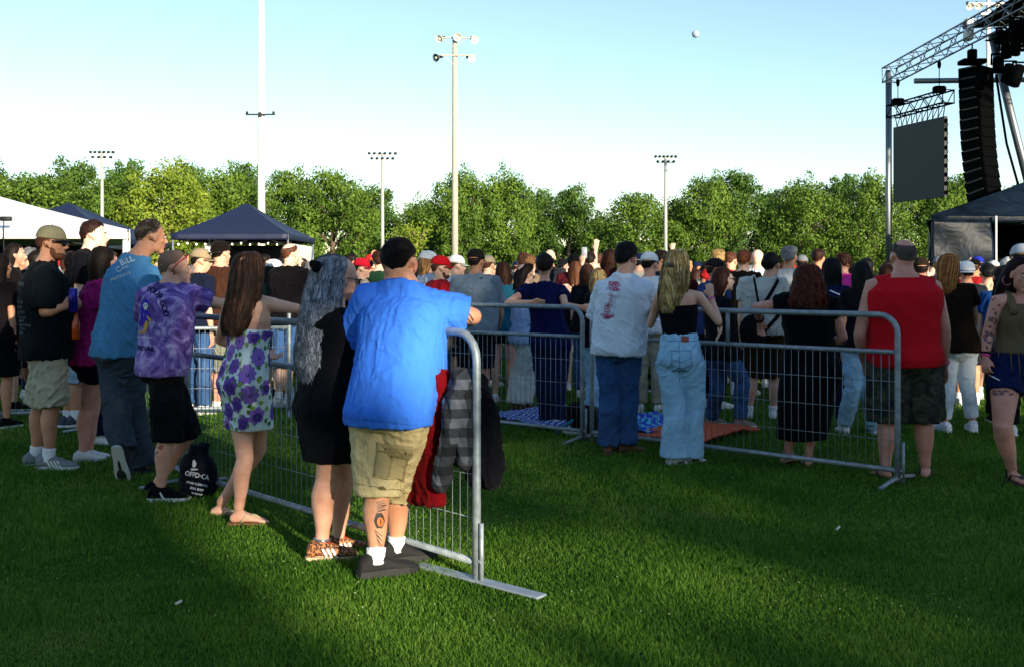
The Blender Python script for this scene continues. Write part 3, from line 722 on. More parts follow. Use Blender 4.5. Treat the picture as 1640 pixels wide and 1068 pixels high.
def clover():
    r = np.random.default_rng(12); N = 150; g = G()
    for i in range(N):
        z = 1 / (1 / 4.2 + r.uniform() * (1 / 13 - 1 / 4.2)); x = r.uniform(-.5, .5) * z; s = .0032 * max(1, z / 6)
        g.ell((x, z, .028 + r.uniform(0, .012)), (s, s, s * .8), None, 6, 4)
    o = gpart('clover_blossom', g, plain('a9b193', .8, name='blossom')); tag(o, 'tiny white clover heads scattered through the grass', 'clover'); kind(o, 'stuff')
clover()

# ---------------------------------------------------------------- trees
def leafmat(name, cols, tr=.2):
    m = bpy.data.materials.new(name); m.use_nodes = True; nt = m.node_tree; n = nt.nodes; b = n['Principled BSDF']
    g = nt.nodes.new('ShaderNodeNewGeometry')
    nz = node(nt, 'ShaderNodeTexNoise', Scale=.45, Detail=3.0); nt.links.new(g.outputs['Position'], nz.inputs['Vector'])
    md = node(nt, 'ShaderNodeMath', operation='MULTIPLY_ADD'); md.inputs[1].default_value = .5
    s2 = node(nt, 'ShaderNodeMath', operation='MULTIPLY_ADD'); s2.inputs[1].default_value = 1.2; s2.inputs[2].default_value = -.35
    nt.links.new(nz.outputs[0], s2.inputs[0]); nt.links.new(g.outputs['Random Per Island'], md.inputs[0]); nt.links.new(s2.outputs[0], md.inputs[2])
    c = ramp(nt, md.outputs[0], [(.1, cols[0]), (.5, cols[1]), (.9, cols[2])])
    nt.links.new(c, b.inputs['Base Color']); b.inputs['Roughness'].default_value = .6; b.inputs['Specular IOR Level'].default_value = .2
    t = nt.nodes.new('ShaderNodeBsdfTranslucent'); nt.links.new(c, t.inputs[0]); mx = nt.nodes.new('ShaderNodeMixShader'); mx.inputs[0].default_value = tr
    nt.links.new(b.outputs[0], mx.inputs[1]); nt.links.new(t.outputs[0], mx.inputs[2]); nt.links.new(mx.outputs[0], n['Material Output'].inputs[0]); return m
LG = leafmat('leaves_green', [(.035, .085, .01), (.085, .155, .018), (.16, .245, .03)])
LY = leafmat('leaves_yellow_green', [(.09, .15, .015), (.17, .24, .025), (.27, .32, .035)])
LD = leafmat('leaves_deep_green', [(.022, .06, .008), (.05, .11, .014), (.1, .17, .02)])
BARK = plain('5a4c3c', .95, var=.35, bump=.5, sc=8, name='bark'); BARE = plain('b09a6c', .9, var=.25, bump=.3, sc=10, name='pale_bark')
def tree_data(seed, Ht, Wd, nleaf, leaf=.2, base=.12, nb=26, dens=1.0, top=1.0):
    r = np.random.default_rng(seed); g = G(); ht = Ht * base
    lean = r.normal(0, .03, 2) * Ht
    trunk = [Vector((0, 0, -.1)), Vector((lean[0] * .3, lean[1] * .3, Ht * .3)), Vector((lean[0], lean[1], Ht * .62)), Vector((lean[0] * 1.1, lean[1] * 1.2, Ht * .85))]
    g.tube(trunk, [Wd * .045, Wd * .032, Wd * .018, .03], n=9)
    cl = []
    for i in range(nb):
        u = (i + .5) / nb; a = i * 2.4 + r.uniform(-.5, .5); zz = Ht * lerp(base + .05, .97, u ** .9)
        prof = math.sin(PI * min(1, (lerp(.22, .93, u)) ** (.95 * top))) ** .62
        rad = Wd * .5 * prof * r.uniform(.55, .95) * (1 - .25 * (u > .9))
        tip = Vector((math.cos(a) * rad + lean[0] * u, math.sin(a) * rad + lean[1] * u, zz)); st = Vector((lean[0] * u * .6, lean[1] * u * .6, max(Ht * .18, zz - rad * .7 - Ht * .04)))
        st.z = min(st.z, Ht * .8); md = st.lerp(tip, .55) + Vector((0, 0, -.05 * rad)); g.tube([st, md, tip], [Wd * .014, Wd * .009, .02], n=6)
        sz = Wd * r.uniform(.11, .2); cl.append((tip, sz, sz * r.uniform(.6, .85))); 
        cl.append((st.lerp(tip, .6) + Vector(r.normal(0, .04 * Wd, 3)), sz * .9, sz * .7))
        for q in range(3):
            v = Vector(r.normal(0, 1, 3)); v.normalize(); cl.append((tip + v * sz * .9, sz * r.uniform(.3, .55), sz * r.uniform(.28, .45)))
    w = np.array([c[1] ** 2 for c in cl]); w /= w.sum(); ix = r.choice(len(cl), nleaf, p=w)
    C = np.array([tuple(c[0]) for c in cl])[ix]; A = np.array([c[1] for c in cl])[ix]; B_ = np.array([c[2] for c in cl])[ix]
    D = r.normal(size=(nleaf, 3)); D /= np.linalg.norm(D, axis=1, keepdims=True); rr = r.uniform(.35, 1.15, nleaf) ** .8
    Cn = C + D * np.stack([A, A, B_], 1) * rr[:, None]; Cn[:, 2] = np.maximum(Cn[:, 2], .4)
    sz = leaf * r.uniform(.6, 1.4, nleaf); t = r.normal(size=(nleaf, 3)); nrm = D + r.normal(0, .36, (nleaf, 3)); nrm /= np.linalg.norm(nrm, axis=1, keepdims=True)
    t = np.cross(nrm, t); t /= np.linalg.norm(t, axis=1, keepdims=True); b = np.cross(nrm, t)
    V = np.stack([Cn - t * sz[:, None], Cn - b * sz[:, None] * .55, Cn + t * sz[:, None], Cn + b * sz[:, None] * .55 + nrm * sz[:, None] * .25], 1).reshape(-1, 3)
    F = np.arange(nleaf * 4).reshape(-1, 4); return g, V, F
TREES = {}
def make_tree(key, seed, Ht, Wd, n, mat, **kw):
    g, V, F = tree_data(seed, Ht, Wd, n, **kw); TREES[key] = (raw_mesh('trunk', g.v, g.f), raw_mesh('crown', V, F, False)); TREES[key][0].materials.append(BARK); TREES[key][1].materials.append(mat)
def place_tree(key, loc, label, sc=(1, 1, 1), rz=0, group='trees along the far edge of the field', kind_='broadleaf_tree'):
    o = empty(kind_, loc, label, 'tree', group, rz); o.scale = sc
    for nm, me in zip(('trunk', 'crown'), TREES[key]):
        c = bpy.data.objects.new(nm, me); COL.objects.link(c); c.parent = o
    return o
for i in range(4): make_tree('g%d' % i, 20 + i, 12, 11, 24000, LG, leaf=.155, base=.06, nb=30)
for i in range(2): make_tree('d%d' % i, 40 + i, 12, 9.5, 20000, LD, leaf=.155, base=.06, nb=26)
make_tree('y0', 50, 12, 11.5, 24000, LY, leaf=.16, base=.05, nb=30)
def TR(px, top, z, wpx, key, label, rz=0):
    Ht = CH + (HZ - top) / FPX * z; Wd = wpx / FPX * z; s = Ht / 12.2; d = {'g': 11, 'd': 9.5, 'y': 11.5}[key[0]]
    place_tree(key, ((px - CX) / FPX * z, z, 0), label, (Wd / d * 1.18, Wd / d * 1.18, s), rz)
TR(-20, 262, 96, 130, 'd0', 'dark tree rising behind the white tent at the left edge', 1)
TR(60, 282, 84, 190, 'g0', 'broad mid green tree above the big white tent', 2)
TR(112, 260, 108, 110, 'd1', 'dark tree top showing over the white tent left of the floodlight mast', 3)
TR(178, 288, 84, 120, 'g1', 'green tree behind the leftmost distant floodlight mast', .5)
TR(200, 262, 110, 90, 'd0', 'loose dark treetop just right of the leftmost distant mast', 2.5)
TR(268, 270, 82, 145, 'y0', 'bright yellow green tree between the two navy tents', 0)
TR(312, 266, 105, 90, 'd1', 'dark treetop peeping over the right shoulder of the yellow green tree', 1.2)
TR(362, 276, 88, 120, 'g2', 'green tree behind the navy tent left of the tall white pole', 4)
TR(392, 264, 112, 80, 'd0', 'dark treetop directly left of the tall white pole', 5)
TR(462, 276, 86, 120, 'g3', 'green tree right of the tall white pole', 1.7)
TR(532, 276, 84, 130, 'g0', 'wide rounded tree left of the thin central mast', 3.3)
TR(590, 300, 100, 110, 'd1', 'darker tree directly behind the thin central mast', 2.2)
TR(700, 335, 98, 110, 'd0', 'low dark tree behind the pale bare limbed tree', 5.2)
TR(672, 322, 104, 90, 'g2', 'loose low green tree between the thin mast and the concrete floodlight pole', .9)
TR(742, 278, 84, 105, 'g1', 'tall tree right behind the concrete floodlight pole', .2)
TR(812, 280, 85, 115, 'g2', 'tall rounded tree right of the concrete floodlight pole', 5.5)
TR(908, 300, 86, 92, 'd1', 'dark narrow tree standing alone between two wide gaps of sky', 3.9)
TR(1020, 314, 85, 135, 'g3', 'wide low tree left of the right hand thin mast', 4.4)
TR(965, 350, 104, 90, 'd0', 'low dark tree in the dip between taller trees, over the raised hands', 1.4)
TR(1088, 322, 88, 80, 'g0', 'small tree right behind the right hand thin mast', 2.9)
TR(1135, 284, 84, 100, 'g1', 'tall leaning tree right of the right hand thin mast', 2.4)
TR(1190, 277, 85, 100, 'd1', 'tallest dark crowned tree in the right half of the tree line', .6)
TR(1290, 292, 84, 120, 'g2', 'broad tree above the redheaded woman', 3.1)
TR(1345, 286, 100, 90, 'd0', 'dark treetop behind the broad tree, left of the stage post', 1.9)
TR(1395, 284, 84, 110, 'g3', 'tree right beside the silver stage post', .3)
TR(1480, 290, 88, 120, 'g0', 'green tree half hidden by the hanging video screen', 5.0)
TR(1545, 282, 90, 110, 'g1', 'green tree behind the hanging speaker column', 1.1)
TR(1235, 305, 108, 90, 'd1', 'dark low treetop between the tallest tree and the broad tree', 4.1)
TR(858, 308, 108, 80, 'd0', 'small dark treetop behind the tall rounded tree', 2.0)
TR(1640, 300, 95, 130, 'g2', 'tree behind the dark stage tent', 2.0)
def hedge():                       # the undergrowth joining the trunks reads as one mass
    r = np.random.default_rng(5); n = 26000; x = r.uniform(-62, 62, n); top = 3.6 + 1.1 * pn(np.stack([x, x * 0, x * 0], 1), (.35, 0, 0), 2)
    z = r.uniform(0, 1, n) ** .8 * top; y = 92 + r.normal(0, 1.6, n); C = np.stack([x, y, z], 1); s = .32 * r.uniform(.6, 1.3, n)
    nr = r.normal(size=(n, 3)); nr /= np.linalg.norm(nr, axis=1, keepdims=True); t = np.cross(nr, r.normal(size=(n, 3))); t /= np.linalg.norm(t, axis=1, keepdims=True); b = np.cross(nr, t)
    V = np.stack([C - t * s[:, None], C - b * s[:, None] * .6, C + t * s[:, None], C + b * s[:, None] * .6], 1).reshape(-1, 3)
    o = part('undergrowth', V, np.arange(n * 4).reshape(-1, 4), LD, smooth=False); tag(o, 'dark tangled undergrowth below the far trees', 'undergrowth'); kind(o, 'stuff')
hedge()
def bare_tree():
    z = 80; o = empty('dead_tree', ((655 - CX) / FPX * z, z, 0), 'pale bare limbed dying tree left of the concrete floodlight pole', 'tree')
    r = random.Random(4); g = G(); tips = []
    def br(p, d, L, rad, lv):
        q = p + d * L * .5 + Vector((r.uniform(-.1, .1), r.uniform(-.1, .1), .05)) * L; e = p + d * L
        g.tube([p, q, e], [rad, rad * .8, rad * .55], n=6); tips.append(e)
        if lv < 4:
            for i in range(3 if lv else 6):
                v = (d + Vector((r.uniform(-.8, .8), r.uniform(-.8, .8), r.uniform(-.05, .5))) * (1.05 if lv else 1.3)).normalized(); br(e if i else q.lerp(e, .5), v, L * r.uniform(.5, .75), rad * .55, lv + 1)
    br(Vector((0, 0, -.1)), Vector((0, 0, 1)), 2.2, .22, 0)
    gpart('trunk', g, BARE, o, local=True)
    rn = np.random.default_rng(8); T = np.array([tuple(t) for t in tips if t.z > 2]); n = 2600; C = T[rn.integers(0, len(T), n)] + rn.normal(0, .38, (n, 3)); s = .13
    t = rn.normal(size=(n, 3)); t /= np.linalg.norm(t, axis=1, keepdims=True); b = np.cross(t, rn.normal(size=(n, 3))); b /= np.linalg.norm(b, axis=1, keepdims=True)
    V = np.stack([C - t * s, C - b * s * .5, C + t * s, C + b * s * .5], 1).reshape(-1, 3); part('crown', V, np.arange(n * 4).reshape(-1, 4), LY, o, False, True)
bare_tree()
# unseen trees behind the camera, placed for shade; last two added to deepen it
SHADE = [(-6, -26, 10.7), (1, -27, 10.8), (7.5, -26, 10.7), (14, -27, 10.8), (22.5, -26.5, 10.8), (30, -25.5, 10.7), (38.5, -26, 10.6), (47, -26, 10.5), (18.7, -36, 12.4), (28.2, -37, 12.5)]
LAB = ['first', 'second', 'third', 'fourth', 'fifth', 'sixth', 'seventh', 'eighth', 'ninth', 'tenth']
SUN_PATCHES = [(470, 850, 200, 46, 1), (560, 965, 330, 90, .9), (4, 862, 34, 32, 1), (900, 850, 130, 30, 1), (1070, 905, 220, 32, 1), (930, 985, 110, 46, .95), (1130, 1020, 160, 64, .9), (760, 900, 150, 44, .85), (1010, 780, 200, 24, .8), (1320, 960, 120, 40, .5), (850, 740, 80, 25, .7), (620, 800, 120, 30, .9)]
def gap_keep(Cw):                  # leaves cut out so sun patches land at the listed lawn spots
    t = Cw[:, 2] / SUNV.z; gx = Cw[:, 0] - SUNV.x * t; gy = Cw[:, 1] - SUNV.y * t; gy_ = np.where(gy > 1, gy, 1e3)
    px = CX + gx / gy_ * FPX; py = HZ + CH / gy_ * FPX; p = np.zeros(len(Cw)); q = pn(np.stack([px / 40, py / 14, px * 0], 1), 1.3, 3) * .35
    for x, y, rx, ry, s in SUN_PATCHES: p = np.maximum(p, s * (1 - ss(((px - x) / rx) ** 2 + ((py - y) / ry) ** 2 + q, .5, 1.4)))
    keep = np.minimum(1, -np.log(np.maximum(p, .03)) / 9 + .0)
    return np.random.default_rng(1).uniform(size=len(Cw)) < np.where(gy > 1, keep, 1)
for i, (x, y, h) in enumerate(SHADE):
    g_, V_, F_ = tree_data(71 + i, 12, 12, 8500, leaf=.34, base=.1, nb=26, top=.8); an = i * 1.3; V_ = V_ @ np.array([[math.cos(an), math.sin(an), 0], [-math.sin(an), math.cos(an), 0], [0, 0, 1]]); V_[:, 2] *= h / 12
    Q_ = V_.reshape(-1, 4, 3); kp = gap_keep(Q_.mean(1) + np.array([x, y, 0])); Q_ = Q_[kp].reshape(-1, 3)
    o = empty('unseen_shade_tree', (x, y, 0), LAB[i] + (' shade tree of the row behind the photographer, counted from the left' if i < 8 else (' shade tree, left one' if i == 8 else ' shade tree, right one') + ' of the two taller trees farthest behind the photographer'), 'tree', 'trees behind the photographer')
    gpart('trunk', g_, BARK, o, local=True); part('crown', Q_, np.arange(len(Q_)).reshape(-1, 4), LG, o, False, True)

# ---------------------------------------------------------------- floodlight poles, moon
CONC = plain('a8a294', .85, var=.12, bump=.2, sc=6, name='concrete'); WPOLE = plain('d9d8cf', .6, var=.06, sc=4, name='white_paint'); DK = plain('15171a', .6, name='dark_metal'); LMP = plain('dcdad0', .35, name='reflector')
def pole(px, top, base_d, z, label, mat, name='floodlight_pole'):
    x = (px - CX) / FPX * z; H = CH + (HZ - top) / FPX * z; o = empty(name, (x, z, 0), label, 'light pole', None)
    g = G(); g.tube([Vector((0, 0, -.1)), Vector((0, 0, H))], [base_d / 2, base_d * .34], n=14); gpart('pole', g, mat, o, local=True); return o, H
o, H = pole(418.5, -25, .40, 48, 'tall thick white pole rising out of the picture behind the navy tent', WPOLE)
g = G(); hz_ = CH + (HZ - 185) / FPX * 48; g.box((0, -.2, hz_), (.68, .03, .035)); g.box((0, -.18, hz_), (.06, .1, .1))
gpart('crossarm', g, DK, o, smooth=False, local=True)
for s in (-1, 1): g = G(); g.box((s * .62, -.2, hz_ + .08), (.05, .05, .06)); gpart('bracket', g, DK, o, smooth=False, local=True)
o, H = pole(728.5, 60, .35, 50, 'concrete floodlight pole with five round lamps in two rows', CONC)
u = 50 / FPX
def lamp(o, x, zz, r=.2, tx=0, tz=-.5, y=-.3, cm=LMP):
    M = Matrix.Translation((x, y, zz)) @ Vector((0, -1, 0)).rotation_difference(Vector((tx, -1, tz)).normalized()).to_matrix().to_4x4(); g = G(); rr = []
    for yy, r_ in ((.26, .05), (.16, .1), (.06, .75), (-.06, 1.0), (-.075, 1.0), (-.05, .9), (.05, .55), (.08, .1)):
        rr.append([M @ Vector((r_ * r * math.cos(a), yy, r_ * r * math.sin(a))) for a in np.linspace(0, 2 * PI, 20, endpoint=False)])
    g.rings(rr); b = gpart('lamp', g, cm, o, local=True)
    g = G(); g.ell((0, -.0, 0), (r * .3, .09, r * .3), M, 10, 6); gpart('bulb', g, plain('fff2d0', .2, name='bulb'), b, local=True)
    g = G(); g.box((0, .3, 0), (.06, .09, .07), M); gpart('ballast', g, DK, b, smooth=False, local=True)
for xx, yy, t in ((705, 65, -.6), (733, 62, .05), (760, 66, .5), (700, 95, -.9), (755, 96, .7)): lamp(o, (xx - 728.5) * u, CH + (HZ - yy) * u, .2, t, -.45, cm=LMP if xx != 700 else plain('4a5558', .5, name='dull_reflector'))
for yy, w in ((63, 26), (91, 24)):
    g = G(); zz = CH + (HZ - yy) * u + .02; g.box((0, -.16, zz), (w * u, .03, .03)); 
    for s in (-1, 1): g.tube([(0, -.1, zz - .5), (s * w * u * .75, -.16, zz)], .018, n=6)
    gpart('crossarm', g, CONC, o, smooth=False, local=True)
def far_mast(px, top, z, label, nl=(6, 4), w=18):
    o, H = pole(px, top, .3, z, label, plain('9a9d98', .6, name='grey_pole')); u = z / FPX
    for row, (n, dy) in enumerate(zip(nl, (3, 11))):
        g = G(); zz = H - dy * u; ww = w * u * (1 - .2 * row); g.box((0, 0, zz), (ww, .04, .04)); gpart('crossarm', g, WPOLE, o, smooth=False, local=True)
        for i in range(n):
            x = -ww + 2 * ww * i / (n - 1); g = G(); g.ell((x, -.05, zz + .08), (.12, .18, .095), None, 10, 6); g.box((x, 0, zz + .02), (.03, .03, .06)); gpart('lamp', g, DK, o, local=True)
far_mast(163.5, 243, 74, 'thin distant mast with ten small lamps, above the left navy roof')
far_mast(612.5, 245, 74, 'thin distant mast with small lamps in the middle, above the man in the blue t-shirt', (6, 5), 21)
far_mast(1066, 250, 74, 'thin distant mast with small lamps above the blonde woman in light jeans', (6, 4), 16)
o, H = pole(1583, 0, .3, 52, 'floodlight pole top showing above the stage truss', WPOLE); u = 52 / FPX
for yy in (8, 24):
    g = G(); g.box((0, -.1, CH + (HZ - yy) * u), ((34 if yy == 8 else 14) * u, .05, .06)); gpart('crossarm', g, WPOLE, o, smooth=False, local=True)
for xx in (1552, 1566, 1598, 1612): lamp(o, (xx - 1583) * u, CH + (HZ - 11) * u, .19, 0, -.8, -.1)
def moon():
    m, nt, n, b = newmat('moon_rock'); nz = node(nt, 'ShaderNodeTexNoise', Scale=.09, Detail=5.0); nt.links.new(tc(nt), nz.inputs['Vector'])
    nt.links.new(ramp(nt, nz.outputs[0], [(.4, (.27, .35, .48)), (.6, (.33, .4, .52))]), b.inputs['Base Color']); b.inputs['Roughness'].default_value = 1
    z = 3000; c = P(1114, 55, z); g = G(); g.ell((0, 0, 0), (11, 11, 11), None, 24, 16)
    o = part('moon', np.array([tuple(Vector(v) + c) for v in g.v]), g.f, m); kind(o, 'structure')
moon()

# ---------------------------------------------------------------- tents
WV = plain('e4e2dc', .45, var=.03, bump=.1, sc=2, name='white_vinyl'); NV = plain('131d3a', .6, var=.1, bump=.15, sc=3, name='navy_canvas'); ALU = plain('b8bcc0', .35, .7, name='aluminium')
def sheet(name, quad, mat, parent, nx=12, ny=8, sag=0, amp=0, seed=1, th=.02):
    a, b, c, d = [Vector(q) for q in quad]; V = []
    nn = (b - a).cross(d - a).normalized()
    for j in range(ny + 1):
        for i in range(nx + 1):
            u, v = i / nx, j / ny; p = a.lerp(b, u).lerp(d.lerp(c, u), v); p = p + Vector((0, 0, -1)) * sag * 4 * v * (1 - v) * (.5 + 2 * u * (1 - u)); V.append(p)
    Va = np.array([tuple(p) for p in V])
    if amp: Va = Va + np.array(nn)[None] * (pn(Va, (2.2, 2.2, 3.2), seed) * amp)[:, None]
    Vb = Va - np.array(nn)[None] * th; n = len(Va); F = []
    for j in range(ny):
        for i in range(nx):
            k = j * (nx + 1) + i; q = (k, k + 1, k + nx + 2, k + nx + 1); F.append(q); F.append(tuple(n + t for t in reversed(q)))
    ed = [i for i in range(nx + 1)] + [(j + 1) * (nx + 1) - 1 for j in range(1, ny + 1)] + [ny * (nx + 1) + i for i in range(nx - 1, -1, -1)] + [j * (nx + 1) for j in range(ny - 1, 0, -1)]
    for i in range(len(ed)): e, f = ed[i], ed[(i + 1) % len(ed)]; F.append((e, n + e, n + f, f))
    return part(name, np.vstack([Va, Vb]), F, mat, parent)
def tent(x0, x1, y0, y1, ev, pk, label, mat, val=.25, sag=.12, post=ALU, name='canopy_tent', apex=None, sh=0):
    cx, cy = ((x0 + x1) / 2, (y0 + y1) / 2) if apex is None else apex
    o = empty(name, (cx, cy, 0), label, 'tent', None); A = (cx, cy, pk); cs = [(x0, y0, ev), (x1, y0, ev), (x1 + sh, y1, ev), (x0 + sh, y1, ev)]; cx += sh / 2; o.location.x = cx; ORG[o.name] = Vector((cx, cy, 0)); A = (cx, cy, pk)
    g = G(); V = []; n = 10; Fs = []
    for k in range(4):
        a, b = Vector(cs[k]), Vector(cs[(k + 1) % 4]); base = len(V)
        for j in range(n + 1):
            for i in range(n + 1):
                p = a.lerp(b, i / n).lerp(Vector(A), j / n); p.z -= sag * math.sin(PI * j / n) * (.4 + math.sin(PI * i / n) * .6); V.append(p)
        for j in range(n):
            for i in range(n): q = base + j * (n + 1) + i; Fs.append((q, q + 1, q + n + 2, q + n + 1))
    V2 = [v - Vector((0, 0, .02)) for v in V]; m = len(V); Fs2 = [tuple(m + i for i in reversed(f)) for f in Fs]
    r = part('roof', np.array([tuple(v) for v in V + V2]), Fs + Fs2, mat, o)
    for k in range(4):
        a, b = Vector(cs[k]), Vector(cs[(k + 1) % 4]); nn = Vector((b.y - a.y, a.x - b.x, 0)).normalized() * .025
        sheet('valance', [a + nn + Vector((0, 0, .0)), b + nn + Vector((0, 0, .0)), b + nn - Vector((0, 0, val)), a + nn - Vector((0, 0, val))], mat, r, 16, 3, 0, .02, k)
    for k in range(4):
        a = Vector(cs[k]).lerp(Vector((cx, cy, ev)), .012); g = G(); g.tube([(a.x, a.y, 0), (a.x, a.y, ev - .02)], .035, n=10); gpart('post', g, post, o)
    g = G()
    for k in range(4):
        a, b = Vector(cs[k]).lerp(Vector((cx, cy, ev)), .012), Vector(cs[(k + 1) % 4]).lerp(Vector((cx, cy, ev)), .012)
        for q in range(4): g.tube([a.lerp(b, q / 4) + Vector((0, 0, -.08 if q % 2 else -.45)), a.lerp(b, (q + 1) / 4) + Vector((0, 0, -.45 if q % 2 else -.08))], .014, n=6)
    gpart('truss_bars', g, DK, o); return o
wt = tent(-21.5, -8.9, 23.7, 35.7, 2.55, 4.6, 'large white peaked tent at the left edge', WV, .22, .2, WV, 'marquee_tent', sh=-4.5)
for i, (xx, lean_) in enumerate(((-8.98, 0), (-9.2, .0), (-9.45, .3))):
    g = G(); g.tube([(xx, 23.9 + i * .7, 0), (xx + lean_, 23.9 + i * .7, 2.5)], .03, n=8); gpart('pole', g, WV, wt)
sheet('back_wall', [(-25.4, 35.5, 2.4), (-13.5, 35.5, 2.4), (-13.5, 35.5, 0), (-25.4, 35.5, 0)], plain('1c1d22', .8, name='wall_shade'), wt, 16, 4, 0, .06)  # back and side walls coloured dark for the shade inside the tent
sheet('side_wall', [(-21.3, 23.9, 2.4), (-21.3, 35.3, 2.4), (-21.3, 35.3, 0), (-21.3, 23.9, 0)], plain('1c1d22', .8, name='wall_shade'), wt, 16, 4, 0, .06)
sheet('curtain', [(-21.2, 28.0, 2.3), (-11.0, 28.0, 2.3), (-11.0, 28.0, 0.05), (-21.2, 28.0, .05)], plain('131417', .85, name='black_curtain'), wt, 20, 5, 0, .09)  # black sheet standing in for the deep shadow under the roof
tent(-20.2, -14.4, 37, 43, 2.9, 4.35, 'navy canopy tent poking up behind the white tent', NV, .25, .1)
nvt = tent(-12.55, -8.25, 37.8, 42.6, 3.05, 4.35, 'navy canopy tent with string lights under its eave in front of the tall white pole', NV, .22, .12)
sheet('side_wall', [(-8.3, 38.2, 2.7), (-8.3, 42.5, 2.7), (-8.3, 42.5, 1.0), (-8.3, 38.2, 1.9)], WV, nvt, 10, 6, 0, .04)
sheet('back_wall', [(-12.5, 42.5, 2.75), (-8.3, 42.5, 2.75), (-8.3, 42.5, 0), (-12.5, 42.5, 0)], plain('4c5054', .8, name='grey_wall'), nvt, 12, 6, 0, .05)
sheet('curtain', [(-11.6, 38.6, 2.7), (-10.9, 38.6, 2.7), (-10.95, 38.6, 1.5), (-11.5, 38.6, 1.5)], WV, nvt, 8, 6, 0, .08)
o = empty('string_lights', (-10.4, 37.7, 2.6), 'string of small warm bulbs hanging along the eave of the navy tent', 'string lights')
g = G(); pts = [Vector((-12.45 + i * .165, 37.72, 2.74 - .05 * math.sin(i * 2.1) ** 2)) for i in range(26)]; g.tube(pts, .006, n=5); gpart('wire', g, DK, o)
for i in range(1, 25, 2):
    g = G(); g.ell(tuple(pts[i] - Vector((0, .01, .05))), (.028, .028, .036), None, 8, 6); gpart('bulb', g, plain('ffe9c0', .3, name='lit_bulb', emit=4), o)
o = empty('camera_on_stand', (-11.9, 23.4, 0), 'small black camera on a thin stand in front of the white tent', 'camera')
cp = P(6, 351, 23.4); g = G(); g.bevbox((cp.x + .05, 23.4, cp.z), (.12, .06, .05), .015); g.tube([(cp.x - .07, 23.4, cp.z), (cp.x - .2, 23.4, cp.z)], .04, n=10); gpart('camera_body', g, DK, o)
g = G(); g.tube([(cp.x, 23.4, cp.z), (cp.x, 23.4, 0)], .012, n=8); gpart('stand', g, DK, o)
o.location = (cp.x, 23.4, 0)
for c_ in o.children: c_.location = Vector((-11.9 - cp.x, 0, 0))

# ---------------------------------------------------------------- stage
TRS = plain('7c8288', .45, .8, name='truss_aluminium'); BLK = plain('040506', .8, spec=.02, name='black_paint'); FAB = plain('07080b', .9, spec=.1, name='black_fabric')
def truss(g, a, b, w=.3, step=.4, r=.024, rb=.012):
    a, b = Vector(a), Vector(b); s, u = frame(b - a); n = max(2, int((b - a).length / step)); cs = [(s * i + u * j) * w / 2 for i, j in ((-1, -1), (1, -1), (1, 1), (-1, 1))]
    for c in cs: g.tube([a + c, b + c], r, n=7)
    for k in range(n):
        for q in range(4):
            c0, c1 = cs[q], cs[(q + 1) % 4]
            if k % 2: c0, c1 = c1, c0
            g.tube([a.lerp(b, k / n) + c0, a.lerp(b, (k + 1) / n) + c1], rb, n=5)
    for k in (0, n):
        for q in range(4): g.tube([a.lerp(b, k / n) + cs[q], a.lerp(b, k / n) + cs[(q + 1) % 4]], rb, n=5)
st = empty('stage_roof', (14, 24, 0), 'silver truss stage roof frame with black canopy at the right edge', 'stage')
A0 = Vector((11.05, 30, 7.35)); A1 = Vector((11.75, 19.5, 7.75))
g = G(); truss(g, A0, A1, .42, .42); gpart('front_truss', g, TRS, st)
g = G(); g.tube([(11.02, 30, 0), (11.02, 30, 7.5)], .075, n=12); gpart('corner_post', g, TRS, st); g = G(); g.tube([(11.22, 30.3, 0), (11.22, 30.3, 7.4)], .02, n=8); gpart('cable', g, BLK, st)
g = G(); g.tube([P(1588, 55, 26.5), P(1618, 180, 26), P(1660, 345, 25.4)], .1, n=12); gpart('diagonal_leg', g, TRS, st)
g = G(); g.tube([P(1595, 120, 26.3), P(1612, 230, 26), P(1640, 330, 25.6)], .03, n=8); gpart('cable', g, BLK, st)
g = G(); g.tube([(11.2, 28.5, 6.9), (19, 28.0, 6.9)], .075, n=12); gpart('cross_beam', g, TRS, st)
g = G(); truss(g, (11.75, 19.5, 7.75), (19, 19.5, 7.75), .4, .5); truss(g, (11.8, 24, 7.0), (19, 24, 7.0), .4, .45, .03, .018); gpart('rear_truss', g, BLK, st)
sheet('canopy', [(11.75, 26.5, 7.9), (11.9, 19.3, 8.35), (19, 19.3, 9.3), (19, 26.5, 8.8)], FAB, st, 14, 8, .1, .03)
sheet('canopy_soffit', [(12.0, 26, 7.45), (12.0, 19.8, 7.6), (18.5, 19.8, 7.9), (18.5, 26, 7.8)], FAB, st, 10, 8, .1, .05)
for i, (px, py, z, s) in enumerate(((1597, 105, 24.5, .2), (1617, 118, 24.2, .22), (1634, 122, 23.8, .24), (1610, 82, 24.6, .2), (1630, 76, 24, .2), (1580, 130, 25, .2), (1626, 46, 23, .18), (1604, 60, 23.6, .16))):
    c = P(px, py, z); o = empty('stage_light', tuple(c), ['lowest hanging', 'middle hanging', 'rightmost hanging', 'upper', 'upper right', 'left inner', 'topmost right', 'topmost left'][i] + ' black stage light under the stage canopy', 'stage light', 'stage lights under the canopy')
    g = G(); g.tube([c + Vector((0, 0, s * .9)), c - Vector((.1 * (i % 3), .05, s * .9))], [s * .5, s * .62], n=12, round_=False); gpart('housing', g, BLK, o)
    g = G(); g.tube([c + Vector((-s * .7, 0, 0)), c + Vector((-s * .7, 0, s * 1.3)), c + Vector((s * .7, 0, s * 1.3)), c + Vector((s * .7, 0, 0))], .03, n=6); gpart('yoke', g, BLK, o)
sb = empty('white_stage_box', tuple(P(1551, 48, 26.0)), 'white fan unit clamped on the stage truss', 'fan'); c = P(1551, 48, 26.0); g = G(); g.bevbox(tuple(c), (.09, .14, .28), .03); gpart('case', g, plain('e8e8e4', .4, name='white_case'), sb)
